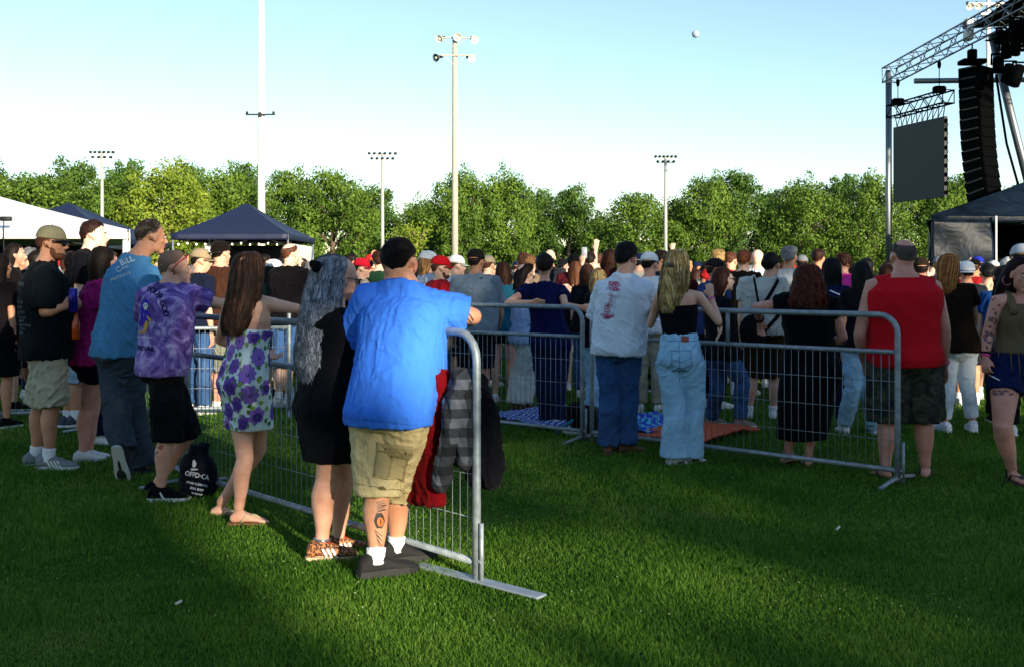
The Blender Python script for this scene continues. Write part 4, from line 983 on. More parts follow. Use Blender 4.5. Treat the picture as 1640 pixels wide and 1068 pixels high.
g = G(); g.tube([c + Vector((-.1, -.05, .1)), c + Vector((-.14, -.05, .1))], .1, n=14); gpart('grille', g, DK, sb)
# video screen with its truss
L0, L1 = 29.5, 27.4; q = [P(1433, 205, L0), P(1515, 191, L1), P(1515, 314, L1), P(1433, 325, L0)]
q[1].z = q[0].z; q[2].x = q[1].x; q[3].x = q[0].x; q[2].z = q[3].z
vs = empty('video_screen', tuple((q[2] + q[3]) / 2), 'dark blank video screen hanging from a black truss beside the silver stage post', 'screen')
nn = (q[1] - q[0]).cross(q[3] - q[0]).normalized() * .05; g = G(); g.add([p + nn for p in q] + [p - nn for p in q], [(0, 1, 2, 3), (7, 6, 5, 4), (0, 4, 5, 1), (1, 5, 6, 2), (2, 6, 7, 3), (3, 7, 4, 0)]); gpart('panel', g, plain('161b20', .6, var=.05, name='screen_black'), vs, smooth=False)
g = G(); T0, T1 = P(1428, 180, 29.7), P(1519, 160, 27.1); T1.z = T0.z; truss(g, T0, T1, .34, .3, .024, .014); gpart('truss', g, BLK, vs)
g = G()
for i in range(10): a = q[0].lerp(q[1], (i + .5) / 10); b = T0.lerp(T1, .06 + .9 * (i % 2 + i // 2 * 2) / 10); g.tube([a, T0.lerp(T1, .07 + .88 * i / 9) - Vector((0, 0, .15))], .014, n=5); g.tube([a, T0.lerp(T1, .07 + .88 * min(9, i + 1) / 9) - Vector((0, 0, .15))], .012, n=5)
gpart('hanger', g, BLK, vs)
g = G(); 
for i in range(9): a = q[1].lerp(q[2], (i + .5) / 9); g.box(tuple(a), (.03, .05, .05)); g.tube([a, a + Vector((.06, 0, -.1)), a + Vector((.02, 0, -.2))], .01, n=5)
gpart('connectors', g, BLK, vs)
for pp, tt in ((T0.lerp(T1, .12), .05), (T0.lerp(T1, .85), .38)):
    g = G(); g.bevbox(tuple(pp + Vector((0, 0, .25))), (.16, .1, .09), .03); tp = A0.lerp(A1, tt); g.tube([pp + Vector((0, 0, .2)), Vector((pp.x, pp.y, tp.z - .2))], .012, n=6); g.ell((pp.x, pp.y, tp.z - .35), (.05, .05, .12)); gpart('hoist', g, BLK, vs)
# line array
la = empty('speaker_column', tuple(P(1568, 320, 26)), 'long curved black speaker column hanging below the stage truss', 'loudspeaker')
for i in range(13):
    t = i / 12; c = P(1563 + 4 * t + 10 * t ** 3, 118 + 190 * t + 6 * t, 26 - .5 * t ** 2); tl = -R(2 + 16 * t ** 2)
    M = Matrix.Translation(c) @ Matrix.Rotation(R(38), 4, 'Z') @ Matrix.Rotation(tl, 4, 'X'); g = G(); g.bevbox((0, 0, 0), (.36, .28, .128), .012, M); cb = gpart('cabinet', g, BLK, la, smooth=False)
    g = G(); g.box((0, -.283, 0), (.33, .006, .11), M); gpart('grille', g, plain('060708', .9, spec=.02, bump=.4, sc=120, name='grille'), cb, smooth=False)
    g = G(); g.box((-.37, 0, .1), (.012, .2, .02), M); g.box((.37, 0, .1), (.012, .2, .02), M); gpart('rigging', g, DK, cb, smooth=False)
g = G(); c = P(1557, 100, 26); g.bevbox(tuple(c), (.3, .2, .06), .02); g.tube([c, c + Vector((0, 0, .45))], .02, n=6); g.bevbox(tuple(c + Vector((0, 0, .2))), (.1, .09, .12), .02); gpart('bumper_frame', g, BLK, la)
# dark stage side tent
vm, nt_, n_, b_ = newmat('dark_blue_vinyl'); nz = node(nt_, 'ShaderNodeTexNoise', Scale=1.4, Detail=4.0, Distortion=2.0); nt_.links.new(tc(nt_), nz.inputs['Vector'])
nt_.links.new(ramp(nt_, nz.outputs[0], [(.3, (.002, .0045, .009)), (.7, (.006, .012, .022))]), b_.inputs['Base Color']); b_.inputs['Roughness'].default_value = .34; b_.inputs['Specular IOR Level'].default_value = .05
bp = node(nt_, 'ShaderNodeBump', Strength=.4, Distance=.04); nt_.links.new(nz.outputs[0], bp.inputs['Height']); nt_.links.new(bp.outputs[0], b_.inputs['Normal'])
stt = tent(9.0, 15.2, 22.0, 27.6, 2.78, 4.1, 'shiny dark blue stage side tent with hanging sheet walls', vm, .16, .1, ALU, 'stage_tent', sh=2.3)
sheet('wall', [(8.97, 21.9, 2.68), (10.28, 21.9, 2.68), (10.28, 21.9, 0.1), (8.97, 21.9, .1)], vm, stt, 28, 28, 0, .09, 4)
sheet('wall', [(11.25, 27.5, 2.68), (8.97, 22.0, 2.68), (8.97, 22.0, .1), (11.25, 27.5, .1)], vm, stt, 28, 20, 0, .07, 6)
sheet('back_wall', [(10.3, 24.8, 2.7), (15.1, 24.8, 2.7), (15.1, 24.8, 0), (10.3, 24.8, 0)], FAB, stt, 12, 6, 0, .08, 7)
g = G(); g.tube([(10.33, 21.85, 0), (10.33, 21.85, 2.75)], .022, n=8); gpart('post', g, WV, stt)
# ---------------------------------------------------------------- fences
GV = galv()
def panel(a, b, label, stub=True, footA=False, footB=False, group='crowd control fence panels', mat=None, horiz=3):
    a, b = Vector((a[0], a[1], 0)), Vector((b[0], b[1], 0)); L = (b - a).length; d = (b - a).normalized(); ang = math.atan2(d.y, d.x); mat = mat or GV
    o = empty('fence_panel', tuple((a + b) / 2), label, 'fence', group, ang); h = L / 2; g = G(); H = 1.185; rc = .13
    def arc(x, s): return [Vector((x - s * rc + s * rc * math.sin(t), 0, H - rc + rc * math.cos(t))) for t in np.linspace(PI / 2, 0, 6)]
    pts = [Vector((h, 0, 0.02)), Vector((h, 0, .5))] + arc(h, 1) + list(reversed(arc(-h, -1))) + [Vector((-h, 0, .5)), Vector((-h, 0, .02))]
    g.tube(pts, .0205, n=12, up=Vector((0, 1, 0))); gpart('frame', g, mat, o, local=True)
    for zz, r in ((.925, .0175), (.1, .0175)):
        g = G(); g.tube([(-h + .01, 0, zz), (h - .01, 0, zz)], r, n=10); gpart('rail', g, mat, o, local=True)
    if stub:
        g = G(); g.tube([(0, 0, .925), (0, 0, H)], .0165, n=10); gpart('brace', g, mat, o, local=True)
    g = G(); n = int(L / .056)
    for i in range(1, n): x = -h + L * i / n; g.tube([(x, -.006, .1), (x, -.006, .925)], .0024, n=5)
    for i in range(1, horiz + 1): zz = .1 + .825 * i / (horiz + 1); g.tube([(-h, .0, zz), (h, .0, zz)], .0024, n=5)
    gpart('wire_mesh', g, mat, o, local=True)
    for s, ft in ((-1, footA), (1, footB)):
        if ft == 'plate':
            g = G(); g.bevbox((s * h, 0, .016), (.40, .036, .006), .003, Matrix.Translation((s * h, 0, 0)) @ Matrix.Rotation(R(6), 4, 'Z') @ Matrix.Translation((-s * h, 0, 0))); gpart('foot', g, plain('9aa3aa', .5, .2, var=.15, sc=12, name='foot_steel'), o, smooth=False, local=True)
            g = G(); g.tube([(s * (h + .035), 0, .0), (s * (h + .035), 0, .29)], .011, n=8); g.tube([(s * h, 0, .11), (s * (h + .04), 0, .11)], .012, n=8); gpart('coupling', g, mat, o, local=True)
        elif ft:
            g = G(); g.tube([(s * h, -.3, .02), (s * h, -.08, .045), (s * h, .08, .045), (s * h, .3, .02)], .015, n=8); gpart('foot', g, mat, o, local=True)
            g = G(); g.tube([(s * (h + .04), 0, .02), (s * (h + .04), 0, .3)], .011, n=8); g.tube([(s * h, 0, .1), (s * (h + .04), 0, .1)], .012, n=8); gpart('coupling', g, mat, o, local=True)
    return o
FA = (-.168, 4.86); FB = (-2.24, 7.06); FC = (-3.87, 9.58); FD = (-5.4, 12.2)
panel(FB, FA, 'nearest fence panel, with jackets hung over it, ending behind the man in blue', footB='plate')
panel(FC, (-2.27, 7.10), 'fence panel behind the legs of the man in the purple shirt', footB=True)
panel(FD, (-3.9, 9.63), 'fence panel mostly hidden behind the left row of people', footB=True)
panel((-1.75, 10.87), (.62, 9.02), 'middle fence panel the woman in the navy t-shirt leans on', footB=True)
panel((.70, 8.96), (2.70, 7.17), 'right fence panel in front of the redheaded woman', footB='rod', footA=False)
panel((-5.1, 10.15), (-2.34, 10.75), 'sunlit far fence panel behind the woman in the flowered dress', footB=True)
panel((-8.0, 9.7), (-5.15, 10.13), 'far fence panel behind the bearded man in the backwards cap', footB=True)
# ---------------------------------------------------------------- the people along the fences
def who(px, fy, h, yaw, label, sex='m', group=None, z=None, **kw):
    z = z or ZF(fy); x = (px - CX) / FPX * z; root = empty('person', (x, z, 0), label, 'person', group)
    return skel((x, z, 0), h, yaw, sex, **kw), root
SK1, SK2, SK3, SK4, SKR, SKP = skinm('dcaa90'), skinm('cc9676'), skinm('bc8868'), skinm('e6c0a8'), skinm('c07060'), skinm('d49a88')
BRN = hairm('1a0f0a', '3a2418', '5a3c28'); DBR = hairm('0c0806', '1a100c', '2e1e16'); BLKH = hairm('050506', '0c0b0d', '1a181a'); GREYH = hairm('20242c', '7c828c', 'c6cad0'); BLON = hairm('4a3418', 'a88850', 'e4cc94'); RED = hairm('220c08', '4a1c10', '7a3a20'); ORB = hairm('4a2410', '9a5c2a', 'd09450'); CHEST = hairm('24120a', '543020', '85583c')
WSOC = cloth('e4e6ea', name='sock'); BKCL = cloth('0b0c12', name='black', var=.25); NAVY = cloth('0d1236', name='navy'); WRUB = plain('dcdcd8', .6, name='rubber'); BRUB = plain('0c0c0e', .7, name='black_rubber')
KHK = cloth('c2b284', sc=40, name='khaki', bump=.35); DENIM_L = cloth('96c0dc', sc=90, var=.22, bump=.3, name='light_denim'); DENIM = cloth('33527e', sc=90, var=.3, bump=.3, name='denim'); DENIM_D = cloth('121c40', sc=90, var=.2, name='dark_denim')
DARKLENS = plain('08080c', .12, name='dark_lens')

# 1 man in blue
def man_blue():
    S, r = who(622, 922, 1.80, 32, 'large man in a bright blue t-shirt and khaki cargo shorts leaning on the nearest fence', z=4.97, g=1.1, gd=1.2, arm=1.12, leg=1.1, belly=.07, hy=20, hpit=-6, tyaw=24, hs=1.05, sw=.225,
        J=dict(sh=(652, 482, .12), nk=(643, 446, .1), hd=(640, 422, .13), hip=(624, 655, -.02), sr=(700, 494, .1), er=(758, 507, .12), wr=(716, 520, .4), sl=(592, 478, .16), el=(562, 560, .35), wl=(640, 545, .5),
               hdirr=(-.9, .5, -.2), thumbr=(0, .4, 1), hdirl=(.9, .3, -.2), kl=(606, 790, .02), al=(602, 893, -.05), kr=(640, 785, .2), ar=(634, 873, .2)), foot=dict(l=(62, 0), r=(64, 0)))
    body(S, SK2, r, .0075)
    SH, bv = shirt(S, cloth('3b78e2', sc=70, var=.06, bump=.2, name='blue'), r, hem=-.13, sleeve=.84, ease=.022, flare=.02, loose=1.0, name='t_shirt', amp=.0055, seed=3, sl_ease=.03, vox=.009, neck=1.09)
    PT, pb = pants(S, KHK, r, t_end=1.04, rad=[(0, .125), (.5, .118), (1.1, .112)], ease=.02, top=.0, name='cargo_shorts', amp=.005, seed=8, vox=.009)
    dk = cloth('746844', name='stitch'); kk = cloth('a3956b', sc=40, name='pocket', bump=.3)
    def quad(pts, n=5):
        V, F = [], []
        for j in range(n + 1):
            for i in range(n + 1):
                u, v = i / n, j / n; a = (lerp(pts[0][0], pts[1][0], u), lerp(pts[0][1], pts[1][1], u)); b = (lerp(pts[3][0], pts[2][0], u), lerp(pts[3][1], pts[2][1], u)); V.append((lerp(a[0], b[0], v), lerp(a[1], b[1], v)))
        for j in range(n):
            for i in range(n): q = j * (n + 1) + i; F.append((q, q + 1, q + n + 2, q + n + 1))
        return V, F
    px_decal('pocket', pb, *quad([(606, 712), (655, 718), (645, 768), (598, 760)]), kk, PT, .011)
    px_decal('pocket_flap', pb, *quad([(605, 704), (660, 711), (658, 729), (604, 721)]), kk, PT, .019)
    def line(a, b, w=.8): 
        dx, dy = b[0] - a[0], b[1] - a[1]; L = math.hypot(dx, dy); nx, ny = -dy / L * w / 2, dx / L * w / 2; n = max(2, int(L / 4)); V, F = [], []
        for i in range(n + 1): x, y = lerp(a[0], b[0], i / n), lerp(a[1], b[1], i / n); V += [(x + nx, y + ny), (x - nx, y - ny)]
        for i in range(n): F.append((2 * i, 2 * i + 1, 2 * i + 3, 2 * i + 2))
        return V, F
    px_decal('stitching', pb, *join_polys([line((607, 722), (600, 760)), line((653, 730), (644, 768)), line((606, 722), (657, 730)), line((600, 762), (644, 769)), line((560, 770), (652, 786)), line((588, 690), (582, 780), .6), line((625, 728), (620, 764), .6)]), dk, PT, .0215)
    px_decal('button', pb, *join_polys([circ(616, 716, 1.6), circ(650, 721, 1.6)]), cloth('4a3f22', name='button'), PT, .023)
    short_hair(S, DBR, r, th=.005, n=2600, L=.012, w=.0022, nape=-.78, seed=4, under=cloth('14100f', name='scalp'))
    px_decal('stitching', bv, *join_polys([line((546, 667), (669, 681), .7), line((596, 452), (640, 446), .7)]), cloth('2457b0', name='hem'), SH, .003)
    for n in 'lr': shoe(S, n, r, plain('0b0b0d', .85, bump=.4, sc=50, name='black_mesh'), BRUB, chunky=.014, L=1.06, lace=BKCL, sock=WSOC, sockh=.05)
    bb = bvh_of([c for c in r.children if c.name.startswith('body')][0])
    ink, org = plain('2c221e', .6, name='ink'), plain('c8702c', .5, name='orange_ink'); sg = []
    for i in range(7): y = 803 + i * 2.4; sg.append(line((603 + i % 2 * 2, y + 2), (616 + (i * 5) % 4, y - 2 + i % 3), 1.1))
    for i in range(6): y = 852 + i * 4; sg.append(line((600 + i, y - 4), (612 - i % 2 * 3, y + 6), 1.2))
    px_decal('tattoo', bb, *join_polys(sg + [circ(607.5, 833, 8.2, 13, 16, .08, 6)]), ink, r, .0012); px_decal('tattoo_eye', bb, *circ(609, 835, 5.2, 7.5, 14), org, r, .002); px_decal('tattoo_pupil', bb, *circ(609.5, 835, .9, 5.6, 10), ink, r, .0026)
    px_decal('tattoo', bb, *join_polys([line((752, 503), (758, 514), 2), line((748, 509), (757, 520), 1.4)]), ink, r, .0012)
def bvh_of(o):
    me = o.data; og = ORG[o.name]; return BVHTree.FromPolygons([v.co + og for v in me.vertices], [tuple(p.vertices) for p in me.polygons])
man_blue()
# 2 gray-haired woman
def woman_gray():
    S, r = who(540, 896, 1.69, 62, 'woman with very long wavy grey hair and sunglasses in a black dress by the fence', 'f', z=5.32, g=1.24, gd=1.15, leg=1.12, arm=1.05, hy=68, hpit=-10, tyaw=52,
        J=dict(hd=(545, 447, .06), nk=(536, 486, .03), sh=(532, 502, .02), hip=(530, 652, 0), sr=(520, 512, -.1), sl=(552, 505, .18), er=(566, 566, .1), wr=(610, 546, .3), el=(580, 560, .35), wl=(620, 540, .45),
               kr=(524, 768, -.05), ar=(515, 870, -.06), kl=(552, 765, .16), al=(541, 862, .2)), foot=dict(r=(80, 0), l=(70, 0)))
    body(S, SK1, r, .0075); z = CH - (737 - HZ) / FPX * 5.3
    dress(S, BKCL, r, z, neck=1.07, ease=.022, wid=(.2, .165), name='black_dress', sleeve=.7, seed=5)
    o = long_hair(S, GREYH, r, [(532, 409, .05, .03, .03), (533, 413, .05, .072, .065), (530, 424, .04, .094, .09), (525, 445, .03, .098, .1), (519, 470, .0, .098, .1), (513, 500, -.04, .1, .085), (510, 530, -.07, .105, .07), (507, 560, -.08, .108, .062), (503, 590, -.09, .098, .055), (503, 615, -.09, .06, .04)],
              n=2300, w=.0042, wave=.013, wl=34, seed=6, ragged=.16, under=hairm('14161c', '3c4048', '5c6068'))
    g = G(); c = P(506, 427, 5.26); g.ell(tuple(c), (.026, .03, .03)); g.ell(tuple(c + Vector((-.012, 0, .012))), (.02, .03, .02)); V, F, N = remesh(g, .005, 2); part('hair_tie', folds(V, N, .004, (60, 60, 60), 2), F, BKCL, o)
    glasses(S, r, plain('3a1420', .3, name='glasses_frame'), DARKLENS)
    g = G(); c = S['hM'] @ Vector((.083, -.01, -.04)); g.ell(tuple(c), (.004, .004, .005)); gpart('earring', g, plain('e8e8ea', .15, .6, name='silver'), r)
    LEO = leopard()
    for n in 'lr': shoe(S, n, r, LEO, plain('d8b690', .6, name='gum'), L=.98, lace=cloth('c8281c', name='red_lace'), stripes=(cloth('e6e6e6', name='white'), 3), sock=None)
    band_ring(S, 'r', r, plain('9a9aa0', .3, .8, name='silver'), .93, .044, 'anklet', .006, 'k')
def leopard():
    m, nt, n, b = newmat('leopard_print'); v = node(nt, 'ShaderNodeTexVoronoi', Scale=75.0); v.feature = 'F1'; nt.links.new(tc(nt), v.inputs['Vector'])
    nt.links.new(ramp(nt, v.outputs['Distance'], [(0, (.22, .07, .02)), (.24, (.22, .07, .02)), (.3, (.015, .008, .006)), (.5, (.015, .008, .006)), (.56, (.42, .17, .06))], 'CONSTANT'), b.inputs['Base Color']); b.inputs['Roughness'].default_value = .8; return m
woman_gray()
# 3 woman in the flowered dress
def woman_floral():
    z0 = ZF(836); S, r = who(392, 836, 1.63, 38, 'woman with long brown hair in a purple flowered dress resting her arm on the fence', 'f', z=z0, g=.94, arm=1.0, hy=20, tyaw=28,
        J=dict(hd=(400, 434, .06), nk=(399, 468, .02), sh=(402, 484, .02), hip=(393, 612, 0), sr=(434, 488, .0), er=(482, 496, .14), wr=(532, 500, .34), hdirr=(.9, .4, -.1), thumbr=(0, .3, 1), sl=(368, 487, .06), el=(352, 545, .22), wl=(420, 566, .26), hdirl=(1, .1, -.3),
               kl=(393, 735, -.02), al=(382, 816, -.06), kr=(413, 722, .16), ar=(352, 808, .2)), foot=dict(l=(82, 0), r=(80, 8)))
    body(S, SK1, r, .0075); zz = CH - (687 - HZ) / FPX * z0
    m, nt, n, b = newmat('dress_cotton'); nz = node(nt, 'ShaderNodeTexNoise', Scale=7.0, Detail=3.0); nt.links.new(tc(nt), nz.inputs['Vector'])
    nt.links.new(ramp(nt, nz.outputs[0], [(.4, (.62, .74, .72)), (.6, (.74, .82, .82))]), b.inputs['Base Color']); b.inputs['Roughness'].default_value = .85
    D, bv = dress(S, m, r, zz, top=.66, ease=.014, wid=(.152, .135), name='flowered_dress', amp=.0035, seed=11)
    pur, dpu, lil, gr, lg, yl = [plain(c, .85, var=.12, name='print') for c in ('4a2a86', '2e1560', '8a62bc', '3d6e34', '84a83e', '6a5a90')]
    axc = lambda t: S['hip'].lerp(S['sh'], t) if t > 0 else Vector((S['hip'].x, S['hip'].y, S['hip'].z + t))
    rr = random.Random(5)
    def cyl(name, polys, mat, off):
        V2, F = join_polys(polys); V, ok = [], []
        for u, zh in V2:
            th = u / .16; c = Vector(((S['hip'].x + (S['sh'].x - S['hip'].x) * max(0, (zh - S['hip'].z)) / (S['sh'].z - S['hip'].z)), S['hip'].y + .0, zh)); d = Vector((math.sin(th), -math.cos(th), 0)); h = bv.ray_cast(c + d, -d)
            if h[0] is None: V.append(c); ok.append(False)
            else: V.append(h[0] + d * off); ok.append(True)
        FF = [f for f in F if all(ok[i] for i in f) and max((V[f[i]] - V[f[i - 1]]).length for i in range(len(f))) < .07]
        us = sorted({i for f in FF for i in f}); mp = {u: i for i, u in enumerate(us)}
        part(name, [V[u] for u in us], [tuple(mp[i] for i in f) for f in FF], mat, D)
    petal, inner, cen, lv, lv2 = [], [], [], [], []; pts = []; tries = 0; zt = S['hip'].lerp(S['sh'], .66).z; H = zt - zz
    while len(pts) < 44 and tries < 6000:
        tries += 1; u, v = rr.uniform(-.5, .5), rr.uniform(zz + .02, zt - .01)
        if all(math.hypot(min(abs(u - a), 1 - abs(u - a)), v - b) > .108 for a, b in pts): pts.append((u, v))
    for i, (u, v) in enumerate(pts):
        R0 = rr.uniform(.046, .064); a0 = rr.uniform(0, 6)
        n = 10 if i % 3 == 0 else 6
        petal.append(circ(u, v, R0, R0 * rr.uniform(.75, 1), 36, .13, n, rr.uniform(0, 90), a0)); inner.append(circ(u + .004, v - .006, R0 * (.62 if i % 3 else .2), R0 * (.5 if i % 3 else .2), 24, .16, 7)); cen.append(circ(u + .004, v - .005, .006, .006, 10))
        for q in range(4):
            a = a0 + q * 1.57 + rr.uniform(-.4, .4); x, y = u + math.cos(a) * (R0 + .014), v + math.sin(a) * (R0 + .014)
            for w in (-.55, 0, .55): (lv if (i + q) % 2 else lv2).append(circ(x + math.cos(a + w) * .013, y + math.sin(a + w) * .013, .0145, .0068, 12, 0, 1, math.degrees(a + w)))
    cyl('leaf_print', lv, gr, .0022); cyl('leaf_print', lv2, lg, .0024); cyl('petal_print', petal[::2], lil, .003); cyl('petal_print', petal[1::2], plain('6e46a6', .85, var=.15, name='print'), .003); cyl('flower_print', inner, pur, .0042); cyl('centre_print', cen, yl, .0052); merge_prints(D)
    g = G(); 
    g.tube([P(424, 520, z0 - .02), P(430, 500, z0 + .05), P(428, 486, z0 + .08)], .006, n=6); gpart('strap', g, pur, D)
    long_hair(S, hairm('170e09', '3a261a', '6e4c34'), r, [(398, 403, .06, .025, .025), (398, 407, .06, .07, .07), (397, 419, .05, .09, .09), (396, 436, .03, .098, .1), (394, 456, .0, .1, .095), (390, 476, -.03, .102, .075), (384, 498, -.05, .1, .06), (378, 520, -.07, .088, .05), (374, 540, -.08, .062, .035)], n=2000, w=.0042, wave=.004, wl=14, seed=9, ragged=.16)
    for n in 'lr': sandal(S, n, r, plain('d8cc9a', .4, name='pale_gold_strap'), plain('7a5434', .9, name='cork'))
woman_floral()
# 4 man in tie-dye
def man_purple():
    z0 = ZF(800); S, r = who(268, 800, 1.68, 58, 'man with a shaved head in a purple tie-dye t-shirt reaching along the fence', z=z0, g=1.12, gd=1.14, hy=72, hpit=2, tyaw=40,
        J=dict(hd=(281, 430, .06), nk=(272, 455, .02), sh=(270, 468, .02), hip=(262, 590, 0), sr=(306, 474, .02), er=(348, 486, .1), wr=(398, 492, .3), hdirr=(.9, .4, -.1), thumbr=(0, .3, 1), sl=(236, 476, .08), el=(232, 520, .3), wl=(290, 490, .4),
               kr=(268, 704, -.05), ar=(257, 782, -.06), kl=(300, 700, .2), al=(250, 776, .24)), foot=dict(r=(82, 0), l=(80, 0)))
    body(S, SK1, r, .0075)
    m, nt, n, b = newmat('purple_tie_dye'); co = tc(nt); v = node(nt, 'ShaderNodeTexNoise', Scale=6.5, Detail=7.0, Roughness=.62, Distortion=1.8); nt.links.new(co, v.inputs['Vector'])
    nt.links.new(ramp(nt, v.outputs[0], [(.32, (.03, .012, .09)), (.44, (.11, .055, .27)), (.52, (.2, .12, .42)), (.6, (.4, .3, .6)), (.7, (.55, .46, .72))]), b.inputs['Base Color']); b.inputs['Roughness'].default_value = .9
    T, bv = shirt(S, m, r, hem=-.08, sleeve=.72, ease=.022, flare=.02, loose=.98, name='t_shirt', amp=.007, seed=12, sl_ease=.026)
    ink = cloth('150a3c', name='print_ink')
    for ch, x, y, rt in (('Y', 237, 467, -8), ('O', 243, 469, -22), ('U', 249, 473, -34), ('R', 254, 479, -46), ('G', 257, 488, -58), ('O', 260, 496, -68), ('D', 262, 504, -78)): px_text('lettering', bv, ch, x, y, 12.5, ink, T, rt, .02)
    px_text('lettering', bv, 'PREVAIL', 232, 561, 10.5, ink, T, -5, .03, .82)
    px_decal('print_robe', bv, *join_polys([circ(233, 486, 6.5, 7, 14), circ(229, 506, 8.5, 15, 16, .05, 3), circ(238, 507, 3.5, 8, 10)]), cloth('3a24a8', name='print_violet'), T, .003)
    px_decal('print_skull', bv, *join_polys([circ(234, 490, 4.2, 4.6, 12), circ(234, 494.5, 2.6, 2.6, 8)]), cloth('d8d6dc', name='print_white'), T, .005)
    px_decal('print_yellow', bv, *join_polys([circ(235, 522, 3, 8.5, 12, .1, 6, 8), circ(240, 511, 1.6, 6.5, 8, 0, 1, -34), circ(229, 532, 7, 1.6, 10)]), cloth('c69a3c', name='print_yellow'), T, .006)
    px_decal('print_eye', bv, *join_polys([circ(232.4, 489.5, 1.1, 1.4, 8), circ(236, 489.5, 1.1, 1.4, 8)]), ink, T, .0065)
    px_text('lettering', bv, 'in your god we', 232, 541, 5, cloth('cfc8dc', name='print_pale'), T, -4, .02, .8)
    pants(S, cloth('101016', name='black_denim', var=.3), r, t_end=1.0, rad=[(0, .11), (.5, .105), (1.05, .098)], ease=.016, top=.1, name='shorts', seed=14)
    short_hair(S, plain('5a4a42', .9, name='stubble'), r, th=.0065, n=1200, L=.005, w=.0016, nape=-.7, seed=5, under=plain('6e564a', .9, var=.06, sc=90, name='shaved_scalp'))
    face(S, r)
    RG = plain('c02038', .25, name='red_frame'); g = G(); M = S['hM']
    for s in (-1, 1): g.tube([M @ Vector((s * .062, .075, .075)), M @ Vector((s * .083, .03, .045)), M @ Vector((s * .09, -.01, .005)), M @ Vector((s * .088, -.018, -.02))], .0045, n=6)
    g.tube([M @ Vector((-.06, .075, .082)), M @ Vector((0, .09, .085)), M @ Vector((.06, .075, .082))], .004, n=6); o = gpart('glasses', g, RG, r)
    g = G(); [g.ell((s * .033, .078, .095), (.027, .006, .02), M, 12, 6) for s in (-1, 1)]; gpart('lens', g, DARKLENS, o)
    g = G(); c = M @ Vector((.088, -.008, -.038)); g.ell(tuple(c), (.006, .006, .006)); gpart('ear_plug', g, BLK, r)
    for n in 'lr': shoe(S, n, r, BKCL, WRUB, chunky=.004, L=1.0, lace=BKCL, stripes=(cloth('dcdcdc', name='white'), 1))
    bb = bvh_of([c for c in r.children if c.name.startswith('body')][0])
    px_decal('tattoo', bb, *join_polys([circ(243, 722, 4.5, 6, 14, .2, 3, 20), circ(257, 716, 4, 5, 12, .2, 3, 60), circ(244, 742, 5, 6.5, 12, .15, 4)]), plain('a8503c', .6, name='red_ink'), r, .0012)
    px_decal('tattoo_stem', bb, *join_polys([circ(249, 727, 1.2, 8, 8, 0, 1, 40), circ(245, 732, 1.2, 9, 8), circ(247, 748, 5.5, 1, 10, 0, 1, 20)]), plain('2c3c34', .6, name='green_ink'), r, .0015)
man_purple()
# 5 tall man in blue-grey t-shirt
def man_tall():
    z0 = 7.5; S, r = who(207, 768, 1.86, 50, 'tall grey haired man in a faded blue t-shirt and grey trousers, one sole turned up', z=z0, g=1.16, gd=1.2, hy=62, hpit=-4, tyaw=45,
        J=dict(hd=(243, 380, .06), nk=(222, 410, .0), sh=(215, 430, .0), hip=(192, 562, 0), sr=(238, 440, -.08), sl=(192, 436, .14), er=(262, 492, .1), wr=(300, 480, .3), el=(250, 500, .35), wl=(290, 480, .45),
               kr=(213, 660, .1), ar=(232, 752, .12), kl=(188, 668, -.08), al=(200, 724, -.16)), foot=dict(r=(60, 0), l=(12, 70)))
    body(S, SK2, r, .008)
    T, bv = shirt(S, cloth('4c84ae', sc=70, var=.08, name='faded_blue'), r, hem=-.06, sleeve=.9, ease=.022, flare=.02, loose=1.0, name='t_shirt', amp=.008, seed=22)
    w = cloth('c8d6dc', name='print_white'); px_text('lettering', bv, 'BILL', 205, 422, 13, w, T, 22, .02); px_text('lettering', bv, 'C', 191, 436, 12, w, T, 22, .02); px_text('lettering', bv, 'AND', 201, 431, 6, w, T, 22, .02); px_text('lettering', bv, 'PRODUCTS', 194, 445, 6.5, w, T, 22, .01)
    pants(S, cloth('39434e', sc=70, var=.15, bump=.3, name='grey_trouser'), r, t_end=1.93, rad=[(0, .12), (.6, .098), (1.2, .088), (2, .082)], ease=.02, top=.1, amp=.009, seed=23)
    short_hair(S, hairm('1c1614', '4a4038', '8a8680'), r, th=.012, n=2200, L=.02, w=.0026, nape=-.6, front=.72, seed=8, under=cloth('2a221e', name='scalp'))
    for n in 'lr': shoe(S, n, r, plain('15171c', .8, name='dark_shoe'), plain('b9bcae', .7, name='pale_sole') , L=1.05, lace=BKCL)
    face(S, r); M = S['fl']; g = G()
    for x, y, a, b in ((0, .13, .037, .05), (0, .06, .012, .05)): g.ell((x, y, -.0865), (a, b, .004), M, 12, 6)
    gpart('tread', g, BRUB, r)
man_tall()
